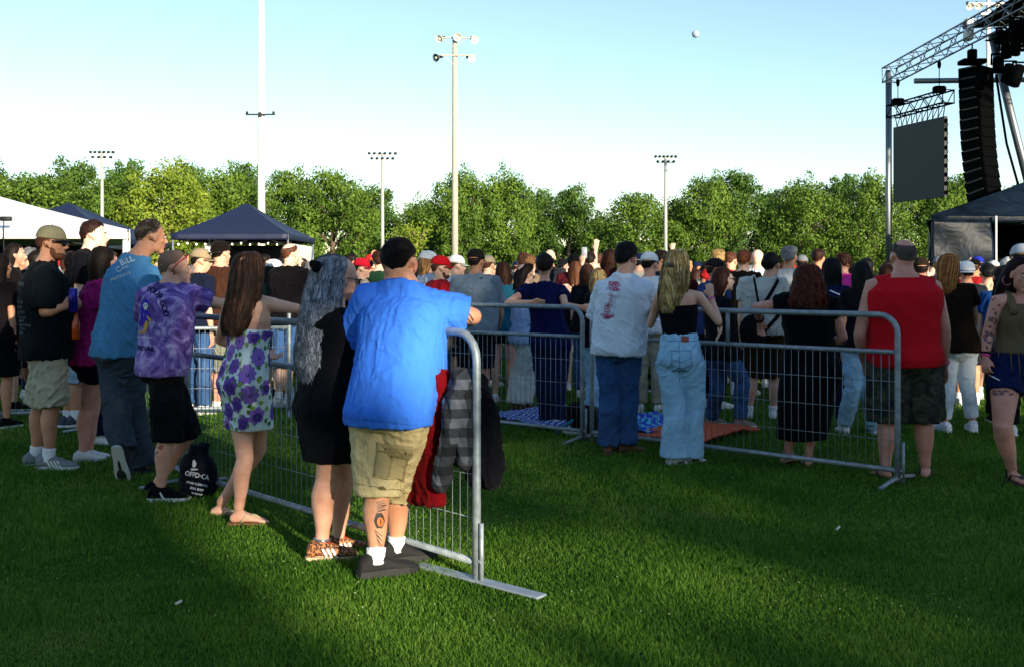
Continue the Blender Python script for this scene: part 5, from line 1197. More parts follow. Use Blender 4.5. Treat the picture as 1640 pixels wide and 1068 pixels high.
# 6 bearded man in a backwards cap
def man_cap():
    z0 = ZF(748); S, r = who(66, 748, 1.84, 72, 'bearded man in olive cap with black brim, black t-shirt, stone shorts, holding a can', z=z0, g=1.1, gd=1.16, hy=86, hpit=0, leg=1.04, arm=1.08,
        J=dict(hd=(84, 391, .02), nk=(73, 420, 0), sh=(72, 436, 0), hip=(78, 560, 0), sr=(74, 442, -.19), er=(72, 500, -.24), wr=(102, 492, -.22), hdirr=(.85, .15, .45), thumbr=(-.2, .1, 1), curlr=.95, sl=(72, 440, .19), el=(78, 500, .22), wl=(104, 495, .14),
               kr=(84, 650, -.08), ar=(78, 732, -.08), kl=(66, 648, .12), al=(57, 728, .14)), foot=dict(r=(88, 0), l=(62, 0)))
    body(S, SK2, r, .008)
    T, bv = shirt(S, cloth('0c1218', sc=70, var=.2, name='black'), r, hem=-.1, sleeve=.93, ease=.026, flare=.02, loose=1.08, name='t_shirt', amp=.009, seed=32, sl_ease=.035)
    tx = cloth('4a5a68', name='print_grey')
    for i, (s, y, x) in enumerate((('DEAD', 458, 33), ('&', 468, 32), ('IN THE', 486, 32), ('RIVER', 494, 32), ('ON TOUR', 502, 33), ('THIS LAND', 510, 34), ('SUMMER', 516, 33), ('nights all along', 522, 40), ('THE ROAD', 528, 33), ('HOME', 534, 33))): px_text('lettering', bv, s, x, y, 5.5 if i else 8, tx, T, -4, .02, .55)
    pants(S, cloth('b0aa92', sc=50, bump=.35, name='stone'), r, t_end=1.0, rad=[(0, .13), (.5, .118), (1.05, .112)], ease=.02, top=.1, name='shorts', amp=.01, seed=33)
    cp = cap(S, r, cloth('8a8264', sc=90, bump=.3, name='olive'), BKCL, tilt=-6, size=1.02)
    short_hair(S, CHEST, r, th=.014, n=1200, L=.03, w=.003, nape=-.75, seed=4, bald=.3); beard(S, r, CHEST, .004); glasses(S, r, plain('4a2a1a', .3, name='frame'), DARKLENS)
    for n in 'lr': shoe(S, n, r, cloth('7d8284', sc=120, bump=.4, name='grey_mesh'), WRUB, L=1.06, lace=cloth('c4c4c0', name='lace'), stripes=(cloth('dcdcd4', name='white'), 4), sock=WSOC, sockh=.07)
    c = S['wr'] + Vector((.085, -.035, .05)); o = empty('drink_can', tuple(c - Vector((0, 0, .09))), 'tall purple can held by the bearded man in the olive cap', 'can'); g = G()
    g.tube([c + Vector((0, 0, z)) for z in (-.088, -.083, .075, .084, .088)], [.026, .033, .033, .027, .026], n=18); gpart('can_body', g, plain('2a1f8a', .25, .5, var=.5, sc=18, name='purple_can'), o)
    g = G(); g.tube([c + Vector((0, 0, .086)), c + Vector((0, 0, .09))], .024, n=14); gpart('lid', g, ALU, o)
    c2 = c + Vector((-.0, .05, -.2)); o = empty('drink_bottle', tuple(c2 - Vector((0, 0, .09))), 'orange drink bottle below the purple can', 'bottle'); g = G()
    g.tube([c2 + Vector((0, 0, z)) for z in (-.09, -.085, .03, .07, .1)], [.024, .029, .029, .014, .013], n=16); gpart('bottle_body', g, plain('c04a14', .2, name='orange_drink'), o)
    return S
SCAP = man_cap()
# 11 man in the white tee
def man_white():
    z0 = ZF(726); S, r = who(985, 726, 1.76, 22, 'dark haired man in a pale t-shirt with a pink back print and blue jeans', z=z0, g=1.08, gd=1.05, hy=40, hpit=-8, tyaw=28,
        J=dict(hd=(1004, 415, .06), nk=(1001, 439, .0), sh=(1000, 456, .0), hip=(990, 560, 0), sr=(1034, 464, -.02), er=(1050, 500, .12), wr=(1040, 500, .34), sl=(968, 462, .06), el=(956, 510, .2), wl=(990, 505, .38),
               kl=(978, 640, .0), al=(974, 715, -.02), kr=(1006, 640, .04), ar=(1003, 712, .02)), foot=dict(l=(10, 0), r=(70, 0)))
    body(S, SK1, r, .008)
    T, bv = shirt(S, cloth('d8e0ec', sc=70, var=.04, name='white'), r, hem=-.08, sleeve=1.0, ease=.026, flare=.03, loose=1.02, name='t_shirt', amp=.009, seed=42, sl_ease=.035)
    pk, bl = cloth('b0406a', name='pink_print'), cloth('6a8cc0', name='blue_print'); rr = random.Random(3); ps = []; bs = []
    def ring(x, y, a, b, w=.8, wob=.15, k=5, ph=0):
        n = 22; V, F = [], []
        for i in range(n): t = 2 * PI * i / n; q = 1 + wob * math.cos(k * t + ph); V += [(x + a * q * math.cos(t), y + b * q * math.sin(t)), (x + (a - w) * q * math.cos(t), y + (b - w) * q * math.sin(t))]
        for i in range(n): j = (i + 1) % n; F.append((2 * i, 2 * i + 1, 2 * j + 1, 2 * j))
        return V, F
    for i in range(18): ps.append(ring(983 + rr.uniform(-9, 9), 459 + rr.uniform(-6, 6), rr.uniform(2, 4), rr.uniform(1.6, 3), .8, .2, 4, i))
    for i in range(9): ps.append(ring(979 - i * .5 + rr.uniform(-2, 2), 472 + i * 3.6, rr.uniform(2.2, 3.6), 2.2, .8, .25, 3, i))
    for i in range(14): ps.append(ring(973 + rr.uniform(-9, 9), 508 + rr.uniform(-4.5, 4.5), rr.uniform(1.8, 3.2), 2, .8, .2, 4, i))
    for i in range(30): bs.append(circ(986 - i * .12 + rr.uniform(-1, 1), 474 + i * 1.0, .45, .45, 6))
    px_decal('back_print', bv, *join_polys(ps), pk, T, .003); px_decal('back_print_dots', bv, *join_polys(bs), bl, T, .003)
    px_text('lettering', bv, 'HOTEL', 974, 498, 9, pk, T, 82, .02, .9)
    J_, jb = pants(S, DENIM, r, t_end=1.97, rad=[(0, .11), (.6, .092), (1.2, .085), (2, .088)], ease=.014, top=.1, name='jeans', amp=.009, seed=43)
    short_hair(S, BLKH, r, th=.022, n=2600, L=.03, w=.0032, nape=-.66, seed=9, rough=.012)
    for n in 'lr': shoe(S, n, r, plain('5a3a26', .7, name='brown_leather'), plain('8a7050', .8, name='crepe_sole'), L=1.0)
man_white()
# 12 blonde
def woman_blonde():
    z0 = ZF(742); S, r = who(1092, 742, 1.66, 18, 'blonde woman in a black tube top and light blue flared jeans', 'f', z=z0, g=1.0, hy=30, hpit=-4, tyaw=14,
        J=dict(hd=(1085, 431, .05), nk=(1083, 462, .0), sh=(1085, 472, .0), hip=(1090, 578, 0), sr=(1120, 476, .0), er=(1151, 516, -.04), wr=(1139, 476, .14), hdirr=(-.1, .3, 1), thumbr=(-1, .2, 0), sl=(1055, 478, .02), el=(1042, 520, .14), wl=(1046, 500, .32),
               kl=(1080, 660, .0), al=(1080, 734, -.02), kr=(1112, 656, .04), ar=(1103, 730, .08)), foot=dict(l=(62, 0), r=(60, 0)))
    body(S, SK1, r, .008)
    g = G(); g.loft([tsec(S, t, .004 if t < .45 else .01) for t in np.linspace(.34, .84, 9)], n=24); garment(g, BKCL, r, 'tube_top', .008, .0015, (20, 20, 8), 4)
    J_, jb = pants(S, DENIM_L, r, t_end=1.97, rad=[(0, .118), (.5, .098), (1.1, .085), (1.5, .1), (2, .122)], ease=.008, top=.42, name='jeans', amp=.006, seed=53, crotch=-.12)
    px_decal('leather_patch', jb, *fan(1097, 543, [(1091, 538), (1097, 538), (1103, 539), (1103, 543), (1103, 548), (1097, 548), (1091, 547), (1091, 543)]), plain('9a4a34', .7, name='leather'), J_, .005)
    ln = cloth('4f7ea6', name='seam')
    def line(a, b, w=.8, n=8): 
        V, F = [], []; dx, dy = b[0] - a[0], b[1] - a[1]; L = math.hypot(dx, dy)
        for i in range(n + 1): x, y = lerp(a[0], b[0], i / n), lerp(a[1], b[1], i / n); V += [(x - dy / L * w / 2, y + dx / L * w / 2), (x + dy / L * w / 2, y - dx / L * w / 2)]
        return V, [(2 * i, 2 * i + 1, 2 * i + 3, 2 * i + 2) for i in range(n)]
    px_decal('pocket_stitching', jb, *join_polys([line((1075, 562), (1106, 561)), line((1076, 562), (1076, 584)), line((1106, 561), (1108, 583)), line((1076, 584), (1091, 591)), line((1108, 583), (1091, 591)), line((1077, 575), (1091, 580)), line((1091, 580), (1107, 573)), line((1064, 546), (1126, 546), 1.0), line((1088, 548), (1088, 612), 1.0), line((1121, 560), (1127, 578))]), ln, J_, .003)
    long_hair(S, BLON, r, [(1086, 399, .04, .02, .025), (1085, 402, .04, .07, .07), (1083, 414, .03, .094, .095), (1082, 432, .02, .106, .1), (1081, 450, -.01, .115, .085), (1077, 468, -.03, .108, .065), (1072, 486, -.05, .085, .045), (1070, 503, -.06, .05, .03)], n=1900, w=.0048, wave=.014, wl=13, seed=19, ragged=.22)
    g = G(); c = P(1072, 424, z0 - .085)
    for i in range(-3, 4): g.tube([c + Vector((i * .006, 0, .015)), c + Vector((i * .012, -.012, 0)), c + Vector((i * .014, 0, -.022))], .0028, n=6)
    g.ell(tuple(c), (.018, .014, .014)); gpart('hair_claw', g, plain('4c4a46', .35, name='clip'), r)
    g = G(); 
    lk = [[], []]; nn = 26
    for s in (0, 1):
        for i in range(5): g.tube([P(1070 + 3.5 * math.sin(t * .9 + s * PI + i * .2) + i * .8, 430 + t * 8.2, z0 - .1 - .015 * math.cos(t * .9 + s * PI)) for t in np.linspace(0, 8.2, nn)], [.011] * (nn - 4) + [.009, .007, .005, .002], n=7)
    gpart('twisted_lock', g, hairm('6e5426', 'b09050', 'e0cc94'), r)
    band_ring(S, 'r', r, plain('d85a9a', .5, name='pink_band'), .9, .029)
    for n in 'lr': shoe(S, n, r, cloth('d4d4d2', name='white_leather'), WRUB, L=.98, stripes=(BKCL, 3), lace=WSOC)
woman_blonde()
# 20 redhead
def woman_red():
    z0 = ZF(744); S, r = who(1282, 744, 1.63, -8, 'redheaded woman in a long black dress with one elbow over the fence rail', 'f', z=z0, g=1.32, gd=1.25, arm=1.25, leg=1.0, hy=5, hs=1.02,
        J=dict(hd=(1294, 448, .05), nk=(1293, 474, .0), sh=(1294, 486, 0), hip=(1297, 592, 0), sl=(1258, 487, .04), el=(1212, 492, .14), wl=(1217, 514, .42), hdirl=(.1, .1, -1), thumbl=(1, .2, 0), sr=(1332, 492, .0), er=(1350, 540, -.02), wr=(1322, 560, .2),
               kl=(1274, 668, .0), al=(1262, 722, .06), kr=(1303, 668, .02), ar=(1294, 730, -.02)), foot=dict(l=(-12, 24), r=(10, 0)))
    body(S, SKP, r, .008)
    dress(S, cloth('08080f', name='black_jersey', var=.2), r, CH - (702 - HZ) / FPX * z0, neck=1.08, ease=.02, wid=(.2, .17), name='black_dress', sleeve=.35, seed=61, amp=.007)
    long_hair(S, RED, r, [(1294, 423, .04, .03, .03), (1294, 427, .04, .078, .075), (1294, 437, .03, .1, .1), (1295, 452, .01, .118, .1), (1295, 468, -.02, .138, .09), (1295, 484, -.05, .15, .07), (1296, 499, -.07, .13, .045)], n=2300, w=.005, wave=.013, wl=26, seed=29, ragged=.12)
    for n in 'lr': sandal(S, n, r, plain('a8a090', .35, .3, name='silver_strap'), plain('9a8060', .9, name='cork'), 'strap')
    band_ring(S, 'l', r, BKCL, .8, .04)
woman_red()
# 21 red tank man
def man_red():
    z0 = 7.45; S, r = who(1450, 764, 1.82, 2, 'broad balding man in a red sleeveless shirt and camouflage shorts at the fence end', z=z0, g=1.36, gd=1.35, arm=1.15, leg=1.18, hy=-4, hpit=-4, hs=1.04, sw=.235, belly=.03,
        J=dict(hd=(1446, 412, .04), nk=(1446, 440, 0), sh=(1446, 452, 0), hip=(1449, 578, 0), sl=(1398, 460, .02), el=(1377, 535, .04), wl=(1384, 580, .26), sr=(1495, 462, .02), er=(1512, 525, .0), wr=(1512, 584, .12), curlr=.5,
               kl=(1420, 672, .02), al=(1418, 748, .0), kr=(1478, 672, .02), ar=(1482, 746, .02)), foot=dict(l=(-10, 0), r=(28, 0)))
    bd = body(S, SKP, r, .008)
    # sleeveless shirt
    g = G(); secs = []
    for t in np.linspace(-.06, 1.07, 13):
        c, rr_, f, a, b = tsec(S, t, .024 + (.012 if t < .2 else 0)); a = max(a, .19) if t < .75 else a; secs.append((c, rr_, f, a, b))
    g.loft(secs, n=24)
    for n, s in (('l', -1), ('r', 1)): g.add(*(lambda q: (q.v, q.f))(G().tube([S['sh'], S['sh'].lerp(S['s' + n], .88)], [.07, .078], n=14, round_=False)))
    garment(g, cloth('c01420', sc=60, var=.06, name='red'), r, 'sleeveless_shirt', .009, .006, (7, 7, 4), 71)
    m, nt, n, b = newmat('camouflage'); v = node(nt, 'ShaderNodeTexNoise', Scale=9.0, Detail=2.0, Distortion=.8); nt.links.new(tc(nt), v.inputs['Vector'])
    nt.links.new(ramp(nt, v.outputs[0], [(0, (.008, .009, .008)), (.43, (.03, .028, .016)), (.5, (.02, .032, .016)), (.57, (.05, .052, .03))], 'CONSTANT'), b.inputs['Base Color']); b.inputs['Roughness'].default_value = .95
    pants(S, m, r, t_end=1.02, rad=[(0, .155), (.5, .15), (1.05, .14)], ease=.02, top=.02, name='camouflage_shorts', amp=.01, seed=73)
    short_hair(S, plain('2c2826', .9, name='cropped_hair'), r, th=.004, n=1600, L=.006, w=.002, nape=-.7, bald=.72, seed=6, under=plain('4a3c38', .9, var=.2, sc=90, name='cropped_scalp'))
    band_ring(S, 'r', r, plain('e0407a', .5, name='pink_band'), .92, .04)
    for n in 'lr': sandal(S, n, r, plain('3a2c24', .7, name='brown_strap'), BRUB)
man_red()
# 22 white jeans
def woman_wj():
    z0 = ZF(692); S, r = who(1532, 692, 1.70, 4, 'woman with straight coppery blonde hair, dark brown blouse and white jeans', 'f', z=z0, g=1.02, hy=0,
        J=dict(hd=(1520, 432, .04), nk=(1524, 455, 0), sh=(1526, 466, 0), hip=(1532, 560, 0), er=(1562, 510, .1), wr=(1556, 540, .2), kl=(1518, 618, .02), al=(1513, 678, .04), kr=(1548, 616, .0), ar=(1558, 676, 0)), foot=dict(l=(-12, 0), r=(14, 0)))
    body(S, SK1, r, .009); shirt(S, cloth('1c120b', name='dark_brown', var=.2), r, hem=-.02, sleeve=.45, ease=.024, flare=.06, loose=1.0, name='blouse', seed=81, sl_ease=.035, vox=.01)
    pants(S, cloth('cfd8de', sc=90, name='white_denim'), r, t_end=1.86, rad=[(0, .11), (.6, .085), (1.2, .07), (1.8, .062)], ease=.008, top=.1, name='jeans', seed=83, vox=.009, amp=.004)
    long_hair(S, ORB, r, [(1520, 406, .03, .02, .025), (1520, 410, .03, .075, .07), (1519, 420, .02, .096, .095), (1518, 435, 0, .102, .09), (1518, 450, -.03, .095, .06), (1520, 464, -.05, .075, .04), (1522, 476, -.06, .045, .03)], n=1500, w=.005, wave=.003, wl=9, seed=39, ragged=.2)
    sp = plain('e2e2e8', .5, name='white_clog')
    m, nt, n, b = newmat('patterned_clog'); v = node(nt, 'ShaderNodeTexVoronoi', Scale=55.0); nt.links.new(tc(nt), v.inputs['Vector']); nt.links.new(ramp(nt, v.outputs['Distance'], [(0, (.08, .1, .4)), (.3, (.8, .8, .82))], 'CONSTANT'), b.inputs['Base Color'])
    for n in 'lr': shoe(S, n, r, m, sp, chunky=.008)
woman_wj()
# 23 walking woman at the right edge
def woman_walk():
    z0 = 7.2; S, r = who(1634, 772, 1.70, 186, 'tattooed dark haired woman walking towards the camera in a tan fringed vest and denim shorts', 'f', z=z0, g=1.2, gd=1.15, leg=1.22, arm=1.2, hy=176, hpit=-12, hroll=-6,
        J=dict(hd=(1636, 440, -.04), nk=(1640, 470, 0), sh=(1640, 480, 0), hip=(1634, 590, 0), sr=(1598, 484, -.02), er=(1582, 535, .0), wr=(1578, 572, -.05), curlr=.6, hdirr=(-.05, -.2, -1), thumbr=(.6, -.8, 0),
               kr=(1606, 682, -.14), ar=(1621, 752, -.02), kl=(1660, 672, .1), al=(1672, 744, .35)), foot=dict(r=(176, -4), l=(190, 12)))
    bd = body(S, SKP, r, .007); face(S, r, lip='8a3a40')
    T, bv = shirt(S, cloth('6a5a44', sc=200, bump=.6, name='crochet'), r, hem=.22, sleeve=0, ease=.014, loose=0, name='fringed_vest', seed=91, amp=.003, top=.93)
    g = G(); U_ = Vector((0, 0, 1))
    for s in (-1, 1):
        aw = tsec(S, .84, .01)[3] * .62 * s; pts = []
        for t_, sg in ((.78, 1), (.88, 1), (.96, 1), (None, 0), (.96, -1), (.88, -1), (.78, -1)):
            if t_ is None: pts.append(S['sh'] + S['tR'] * aw + U_ * .066 * S['k'])
            else: c, r_, f, a_, b_ = tsec(S, t_, .016); pts.append(c + r_ * aw + f * sg * b_ * (.93 if t_ < .95 else .8) + U_ * (.02 if t_ > .95 else 0))
        g.tube(pts, .03, n=10, flat=.5, up=Vector((0, 1, 0)))
    gpart('shoulder_strap', g, cloth('6a5a44', sc=200, bump=.6, name='crochet'), T)
    g = G(); rr = random.Random(2)
    for i in range(26):
        t = 2 * PI * i / 26; c, rx, f, a, b = tsec(S, .24, .02); p = c + rx * math.cos(t) * a + f * math.sin(t) * b; L = rr.uniform(.1, .2)
        g.tube([p + Vector((0, 0, .02)), p + Vector((rr.uniform(-.01, .01), -.012, -L * .5)), p + Vector((rr.uniform(-.02, .02), -.016, -L))], .0035, n=5)
    gpart('fringe', g, cloth('6a5a44', name='fringe'), T)
    g = G(); g.loft([tsec(S, t, .008) for t in np.linspace(.6, .84, 6)], n=24); garment(g, BKCL, r, 'black_top', .008, .002, (8, 8, 3), 4)
    pants(S, cloth('121c44', sc=90, var=.25, name='dark_denim_shorts'), r, t_end=.42, rad=[(0, .13), (.5, .118)], ease=.012, top=.3, name='shorts', seed=93)
    M = S['hM']; sc_ = S['hs']
    def q(x, y, z): return tuple(M @ Vector((x, y, z)))
    long_hair(S, hairm('0c0508', '1c0c12', '34161e'), r, [(*q(0, -.01, .128), .02, .02), (*q(0, -.018, .115), .055, .06), (*q(0, -.028, .075), .085, .085), (*q(0, -.04, .03), .098, .08), (*q(0, -.05, -.04), .108, .07), (*q(0, -.055, -.12), .115, .055), (*q(0, -.06, -.2), .11, .045), (*q(0, -.06, -.28), .08, .03)], n=1500, w=.004, wave=.008, wl=12, seed=49, px=False)
    g = G(); 
    for s in (-1, 1):
        c = M @ Vector((s * .092, -.005, -.055)); g.tube([c + Vector((.0 + .032 * math.cos(t), .006 * math.sin(t), .032 * math.sin(t))) for t in np.linspace(0, 2 * PI, 20)], .003, n=6)
    gpart('hoop_earring', g, plain('b86a78', .3, .5, name='rose_metal'), r)
    band_ring(S, 'r', r, plain('e0408a', .5, name='pink_band'), .93, .032); band_ring(S, 'r', r, BKCL, .84, .033, 'watch')
    bb = bvh_of(bd); rr = random.Random(6); ps = []
    for i in range(26): y = rr.uniform(478, 566); x = lerp(1594, 1577, (y - 478) / 90) + rr.uniform(-7, 8); ps.append(circ(x, y, rr.uniform(2, 4.5), rr.uniform(1, 3), 12, .35, 4, rr.uniform(0, 180)))
    for i in range(12): ps.append(circ(rr.uniform(1590, 1622), 628 + rr.uniform(-3, 4), 4, 1.4, 10, .3, 3, rr.uniform(-30, 30)))
    px_decal('tattoo', bb, *join_polys(ps[::2]), plain('5a4648', .6, name='ink_faded'), r, .0012); px_decal('tattoo', bb, *join_polys(ps[1::2]), plain('7a3c44', .6, name='ink_red'), r, .0012)
    for n in 'lr': sandal(S, n, r, plain('3a2a20', .7, name='brown_strap'), plain('4a3828', .9, name='brown_sole'), 'strap')
    c = S['wr'] + Vector((.015, -.06, -.125)); o = empty('cigarette', tuple(c), 'lit cigarette between the fingers of the walking woman', 'cigarette'); d = Vector((.8, -.3, -.45)).normalized()
    g = G(); g.tube([c, c + d * .06], .004, n=8); gpart('paper', g, WSOC, o); g = G(); g.tube([c - d * .02, c], .0042, n=8); gpart('filter', g, plain('b08040', .8, name='filter'), o)
woman_walk()
# ---------------------------------------------------------------- people inside the fences
def mid(px, top, z, yaw, label, sex='m', shirtc='0b0c12', bottom=('shorts', '20242e'), hair=('short', DBR), skin=SK1, capc=None, J=None, hy=None, hpit=0, g=1.1, sleeve=.6, vox=.012, shoec='d8d8d6', capback=False, gl=False, brd=False, arm=1.0, shirt_mat=None, brim=None, sw=None, hem=-.06, n_h=700, sock=True, tyaw=None, L=.32, leg=1.0):
    h = CH + (HZ - top) / FPX * z - .01
    if capc: h -= .015
    x = (px - CX) / FPX * z; root = empty('person', (x, z, 0), label, 'person', 'people in the crowd behind the fences')
    S = skel((x, z, 0), h / 1.0, yaw, sex, g=g, gd=g, J=J, hy=hy, hpit=hpit, arm=arm, sw=sw, tyaw=tyaw, leg=leg)
    body(S, skin, root, min(vox, .010)); mt = shirt_mat or (BKCL if shirtc == 'strappy' else cloth(shirtc, name='top'))
    if shirtc == 'strappy':
        gg = G(); gg.loft([tsec(S, t, .012) for t in np.linspace(-.02, .74, 8)], n=20); o, bv = garment(gg, BKCL, root, 'black_top', vox, .003, (8, 8, 4), 2)
        gg = G()
        for s in (-1, 1):
            pts = []
            for u in np.linspace(0, 1, 7):
                c, r_, f, a, b = tsec(S, .7 + .36 * u, .006); q = s * lerp(-.8, .55, u); pts.append(c + r_ * q * a - f * b * math.sqrt(max(0, 1 - abs(q) ** 2.3)) * 1.02)
            gg.tube(pts, .006, n=6)
        gpart('strap', gg, BKCL, o)
    else: shirt(S, mt, root, hem=hem, sleeve=sleeve, ease=.02, flare=.02, loose=1.0 if sex == 'm' else .9, name='top' if sex == 'f' else 't_shirt', vox=vox, amp=.01, seed=int(px) % 90)
    kb, cb = bottom; bm = cb if not isinstance(cb, str) else cloth(cb, name='trousers', sc=80)
    if kb == 'shorts': pants(S, bm, root, t_end=.98, rad=[(0, .11), (.5, .105), (1.05, .1)], ease=.016, top=.1, name='shorts', vox=vox, amp=.008, seed=int(px) % 70)
    elif kb == 'mini': pants(S, bm, root, t_end=.4, rad=[(0, .11), (.5, .1)], ease=.014, top=.2, name='shorts', vox=vox, seed=3)
    elif kb == 'long': pants(S, bm, root, t_end=1.95, rad=[(0, .105), (.5, .095), (1.1, .08), (2, .07)], ease=.014, top=.1, name='trousers', vox=vox, amp=.009, seed=int(px) % 70)
    elif kb == 'wide': pants(S, bm, root, t_end=1.96, rad=[(0, .115), (.5, .108), (1.1, .105), (2, .115)], ease=.014, top=.2, name='trousers', vox=vox, amp=.009, seed=int(px) % 70)
    elif kb == 'skirt': dress(S, bm, root, .5, neck=.2, top=.3, ease=.02, wid=(.19, .15), name='skirt', vox=vox)
    st, hm = hair
    if st == 'short' and capc: short_hair(S, hm, root, th=.008, n=n_h, L=.014, w=.0045, seed=int(px) % 60, bald=.2)
    elif st == 'short': short_hair(S, hm, root, th=.016, n=n_h, L=.022, w=.0045, seed=int(px) % 60, rough=.01)
    elif st == 'bald': pass
    elif st == 'fringe': short_hair(S, hm, root, th=.012, n=n_h, L=.02, w=.004, bald=.55, seed=3)
    elif st == 'long': gen_long(S, hm, root, L=L, n=n_h, w=.007, wave=.006, wl=12, seed=int(px) % 60)
    elif st == 'bob': gen_long(S, hm, root, L=.14, wd=1.08, n=n_h, w=.007, wave=.006, wl=10, seed=int(px) % 60)
    if capc: cap(S, root, cloth(capc, name='cap'), cloth(brim, name='brim') if brim else None, back=capback, size=1.05)
    if gl: glasses(S, root, DARKLENS, DARKLENS)
    if brd: beard(S, root, hm, .003)
    if (hy or 0) >= 45 and not gl: face(S, root)
    sm = cloth(shoec, name='shoe', sc=80)
    for n in 'lr': shoe(S, n, root, sm, WRUB, sock=WSOC if (sock and kb in ('shorts',)) else None, L=1.0 if sex == 'm' else .94)
    return S, root
def Z(fy): return ZF(fy)
RBR = hairm('180c08', '32180f', '54301e'); WHH = hairm('8a8a88', 'b8b8b4', 'd8d8d4'); CURL = hairm('3a2412', '7a5430', 'b08a58')
POLO = None
S1, r1 = mid(762, 399, 10.75, 4, 'man in a grey polo shirt and black cap standing inside the middle fence', 'm', '7c8892', ('shorts', '12131a'), ('short', DBR), SK2, '14140f', g=1.22, hy=25, sw=.215, arm=1.05, J=dict(er=(802, 505, .12), wr=(795, 530, .3)))
S2, r2 = mid(838, 424, 11.0, 55, 'woman in sunglasses and a pale blue shirt looking down in white wide trousers', 'f', '9ab4dc', ('wide', cloth('cdd0c8', name='white_trouser', sc=60)), ('bob', DBR), SK4, gl=True, hy=70, hpit=-22, J=dict(hd=(842, 440, .05), hip=(842, 545), kl=(852, 598, .15), al=(836, 645, .1), ar=(826, 648), kr=(832, 598, .05)), shoec='5a4632', sleeve=1.0)
S3, r3 = mid(880, 402, 9.9, 2, 'woman with short dark hair in a navy t-shirt, elbows out on the middle fence rail', 'f', '0f1440', ('long', DENIM_D), ('short', DBR), SK1, hy=6, g=1.08, vox=.01, n_h=1600, J=dict(hd=(872, 427, .02), nk=(872, 452), sh=(872, 463), hip=(882, 552), sl=(843, 466), el=(812, 486, -.28), wl=(852, 484, -.42), hdirl=(1, 0, 0), thumbl=(0, -.6, 1), sr=(900, 468), er=(905, 490, -.25), wr=(930, 492, -.5), hdirr=(.8, -.3, -.3), thumbr=(-.3, 0, 1), kl=(872, 620), al=(876, 675, .1), kr=(893, 620), ar=(892, 672)), sleeve=.4)
mid(922, 420, 13.2, 2, 'woman with a brown bob and crossed black straps over her bare back', 'f', 'strappy', ('mini', '0a0a0c'), ('bob', hairm('2a140c', '54301e', '7a4c30')), SK4, J=dict(el=(903, 492, .1), er=(943, 490, .1)))
mid(962, 432, 10.2, -20, 'woman with streaked blonde hair and a tattooed arm, between the two fence panels', 'f', '101014', ('long', DENIM_L), ('long', BLON), SK3, hy=20, J=dict(el=(950, 515, .05), sl=(945, 478)), sleeve=.1, L=.2)
mid(940, 424, 12.4, 20, 'woman with dark red hair tied back, behind the white-shirted man\'s left shoulder', 'f', '14141a', ('long', DENIM), ('long', RBR), SK1)
mid(1150, 429, 9.7, 70, 'smiling woman in dark sunglasses and a black top turned to the right behind the fence', 'f', '0c0e12', ('long', DENIM), ('bob', hairm('1e0d09', '3a1a12', '5a3020')), SK4, gl=True, hy=78, g=1.15, vox=.01, J=dict(hd=(1160, 448, .03), nk=(1152, 474), sh=(1150, 486), hip=(1158, 570), er=(1150, 545, -.12), wr=(1182, 552, .0), hdirr=(1, 0, .2), kr=(1190, 610, .0), ar=(1186, 672, .0), kl=(1150, 628, .1), al=(1140, 668, .3)), sleeve=.1, n_h=1200, shoec='8a7a70')
S8, r8 = mid(1222, 403, 10.6, 12, 'man in a cream t-shirt with a black sling bag and brown shorts', 'm', 'b9b9b0', ('shorts', '2c2010'), ('short', BLKH), SK1, hy=45, g=1.14, vox=.01, n_h=1400, J=dict(hd=(1236, 425, .03), nk=(1230, 446), kl=(1206, 605), al=(1199, 660), kr=(1240, 605), ar=(1238, 660)), sw=.2)
g = G()
for a, b in (((1208, 448), (1220, 520)), ((1246, 450), (1216, 500)), ((1258, 492), (1220, 535))):
    p0, p1 = P(*a, 10.6 - .19), P(*b, 10.6 - .2); g.tube([P(a[0], a[1] - 3, 10.6 - .06), p0, (p0 + p1) / 2 + Vector((0, -.012, 0)), p1], .02, n=6, flat=.3, up=Vector((0, 1, 0)))
sb_ = empty('sling_bag', tuple(P(1208, 560, 10.3)), 'black sling bag worn across the back of the man in cream', 'bag'); gpart('strap', g, BKCL, sb_)
g = G(); c = P(1206, 530, 10.34); g.ell(tuple(c), (.14, .08, .17)); V, F, N = remesh(g, .01, 2); part('bag_body', folds(V, N, .008, (12, 12, 12), 4), F, BKCL, sb_)
mid(1190, 401, 12.6, 30, 'man with reddish hair in a black sleeveless shirt beside the bald man', 'm', '100c0a', ('shorts', '181820'), ('short', hairm('3a1c0e', '6e3a20', 'a0603a')), SK4, hy=20, sleeve=.12)
mid(1143, 414, 11.4, 60, 'man in a black cap just above the woman in dark sunglasses', 'm', '2a3c6a', ('long', '14161c'), ('short', DBR), SK2, '0c0c12', hy=85)
mid(1170, 404, 14.5, 25, 'man with thick brown hair left of the bald man', 'm', '6a1c22', ('long', '14161c'), ('short', CHEST), SK1, hy=50, n_h=400)
mid(1213, 399, 13.6, 20, 'bald man in a white t-shirt behind the man in cream', 'm', 'c8ccd0', ('long', '20242c'), ('bald', DBR), SK4, hy=25)
mid(1380, 420, 9.4, 0, 'woman with very long straight black hair next to the red sleeveless shirt', 'f', '0c0c14', ('long', DENIM_L), ('long', BLKH), SK2, hy=0, J=dict(kl=(1366, 620), al=(1352, 682, .15), kr=(1390, 620), ar=(1400, 690, .1)), L=.55, n_h=1200)
S14, r14 = mid(1332, 414, 9.9, 12, 'woman with black hair in a navy shirt with a white shoulder stripe behind the redhead', 'f', '10183e', ('long', DENIM_D), ('long', BLKH), SK3, g=1.25, sleeve=.7, L=.16)
mid(1350, 406, 12.6, 10, 'person in a bright pink t-shirt with short dark reddish hair', 'm', 'd8388e', ('long', '181a24'), ('short', RBR), SK1, hy=-30)
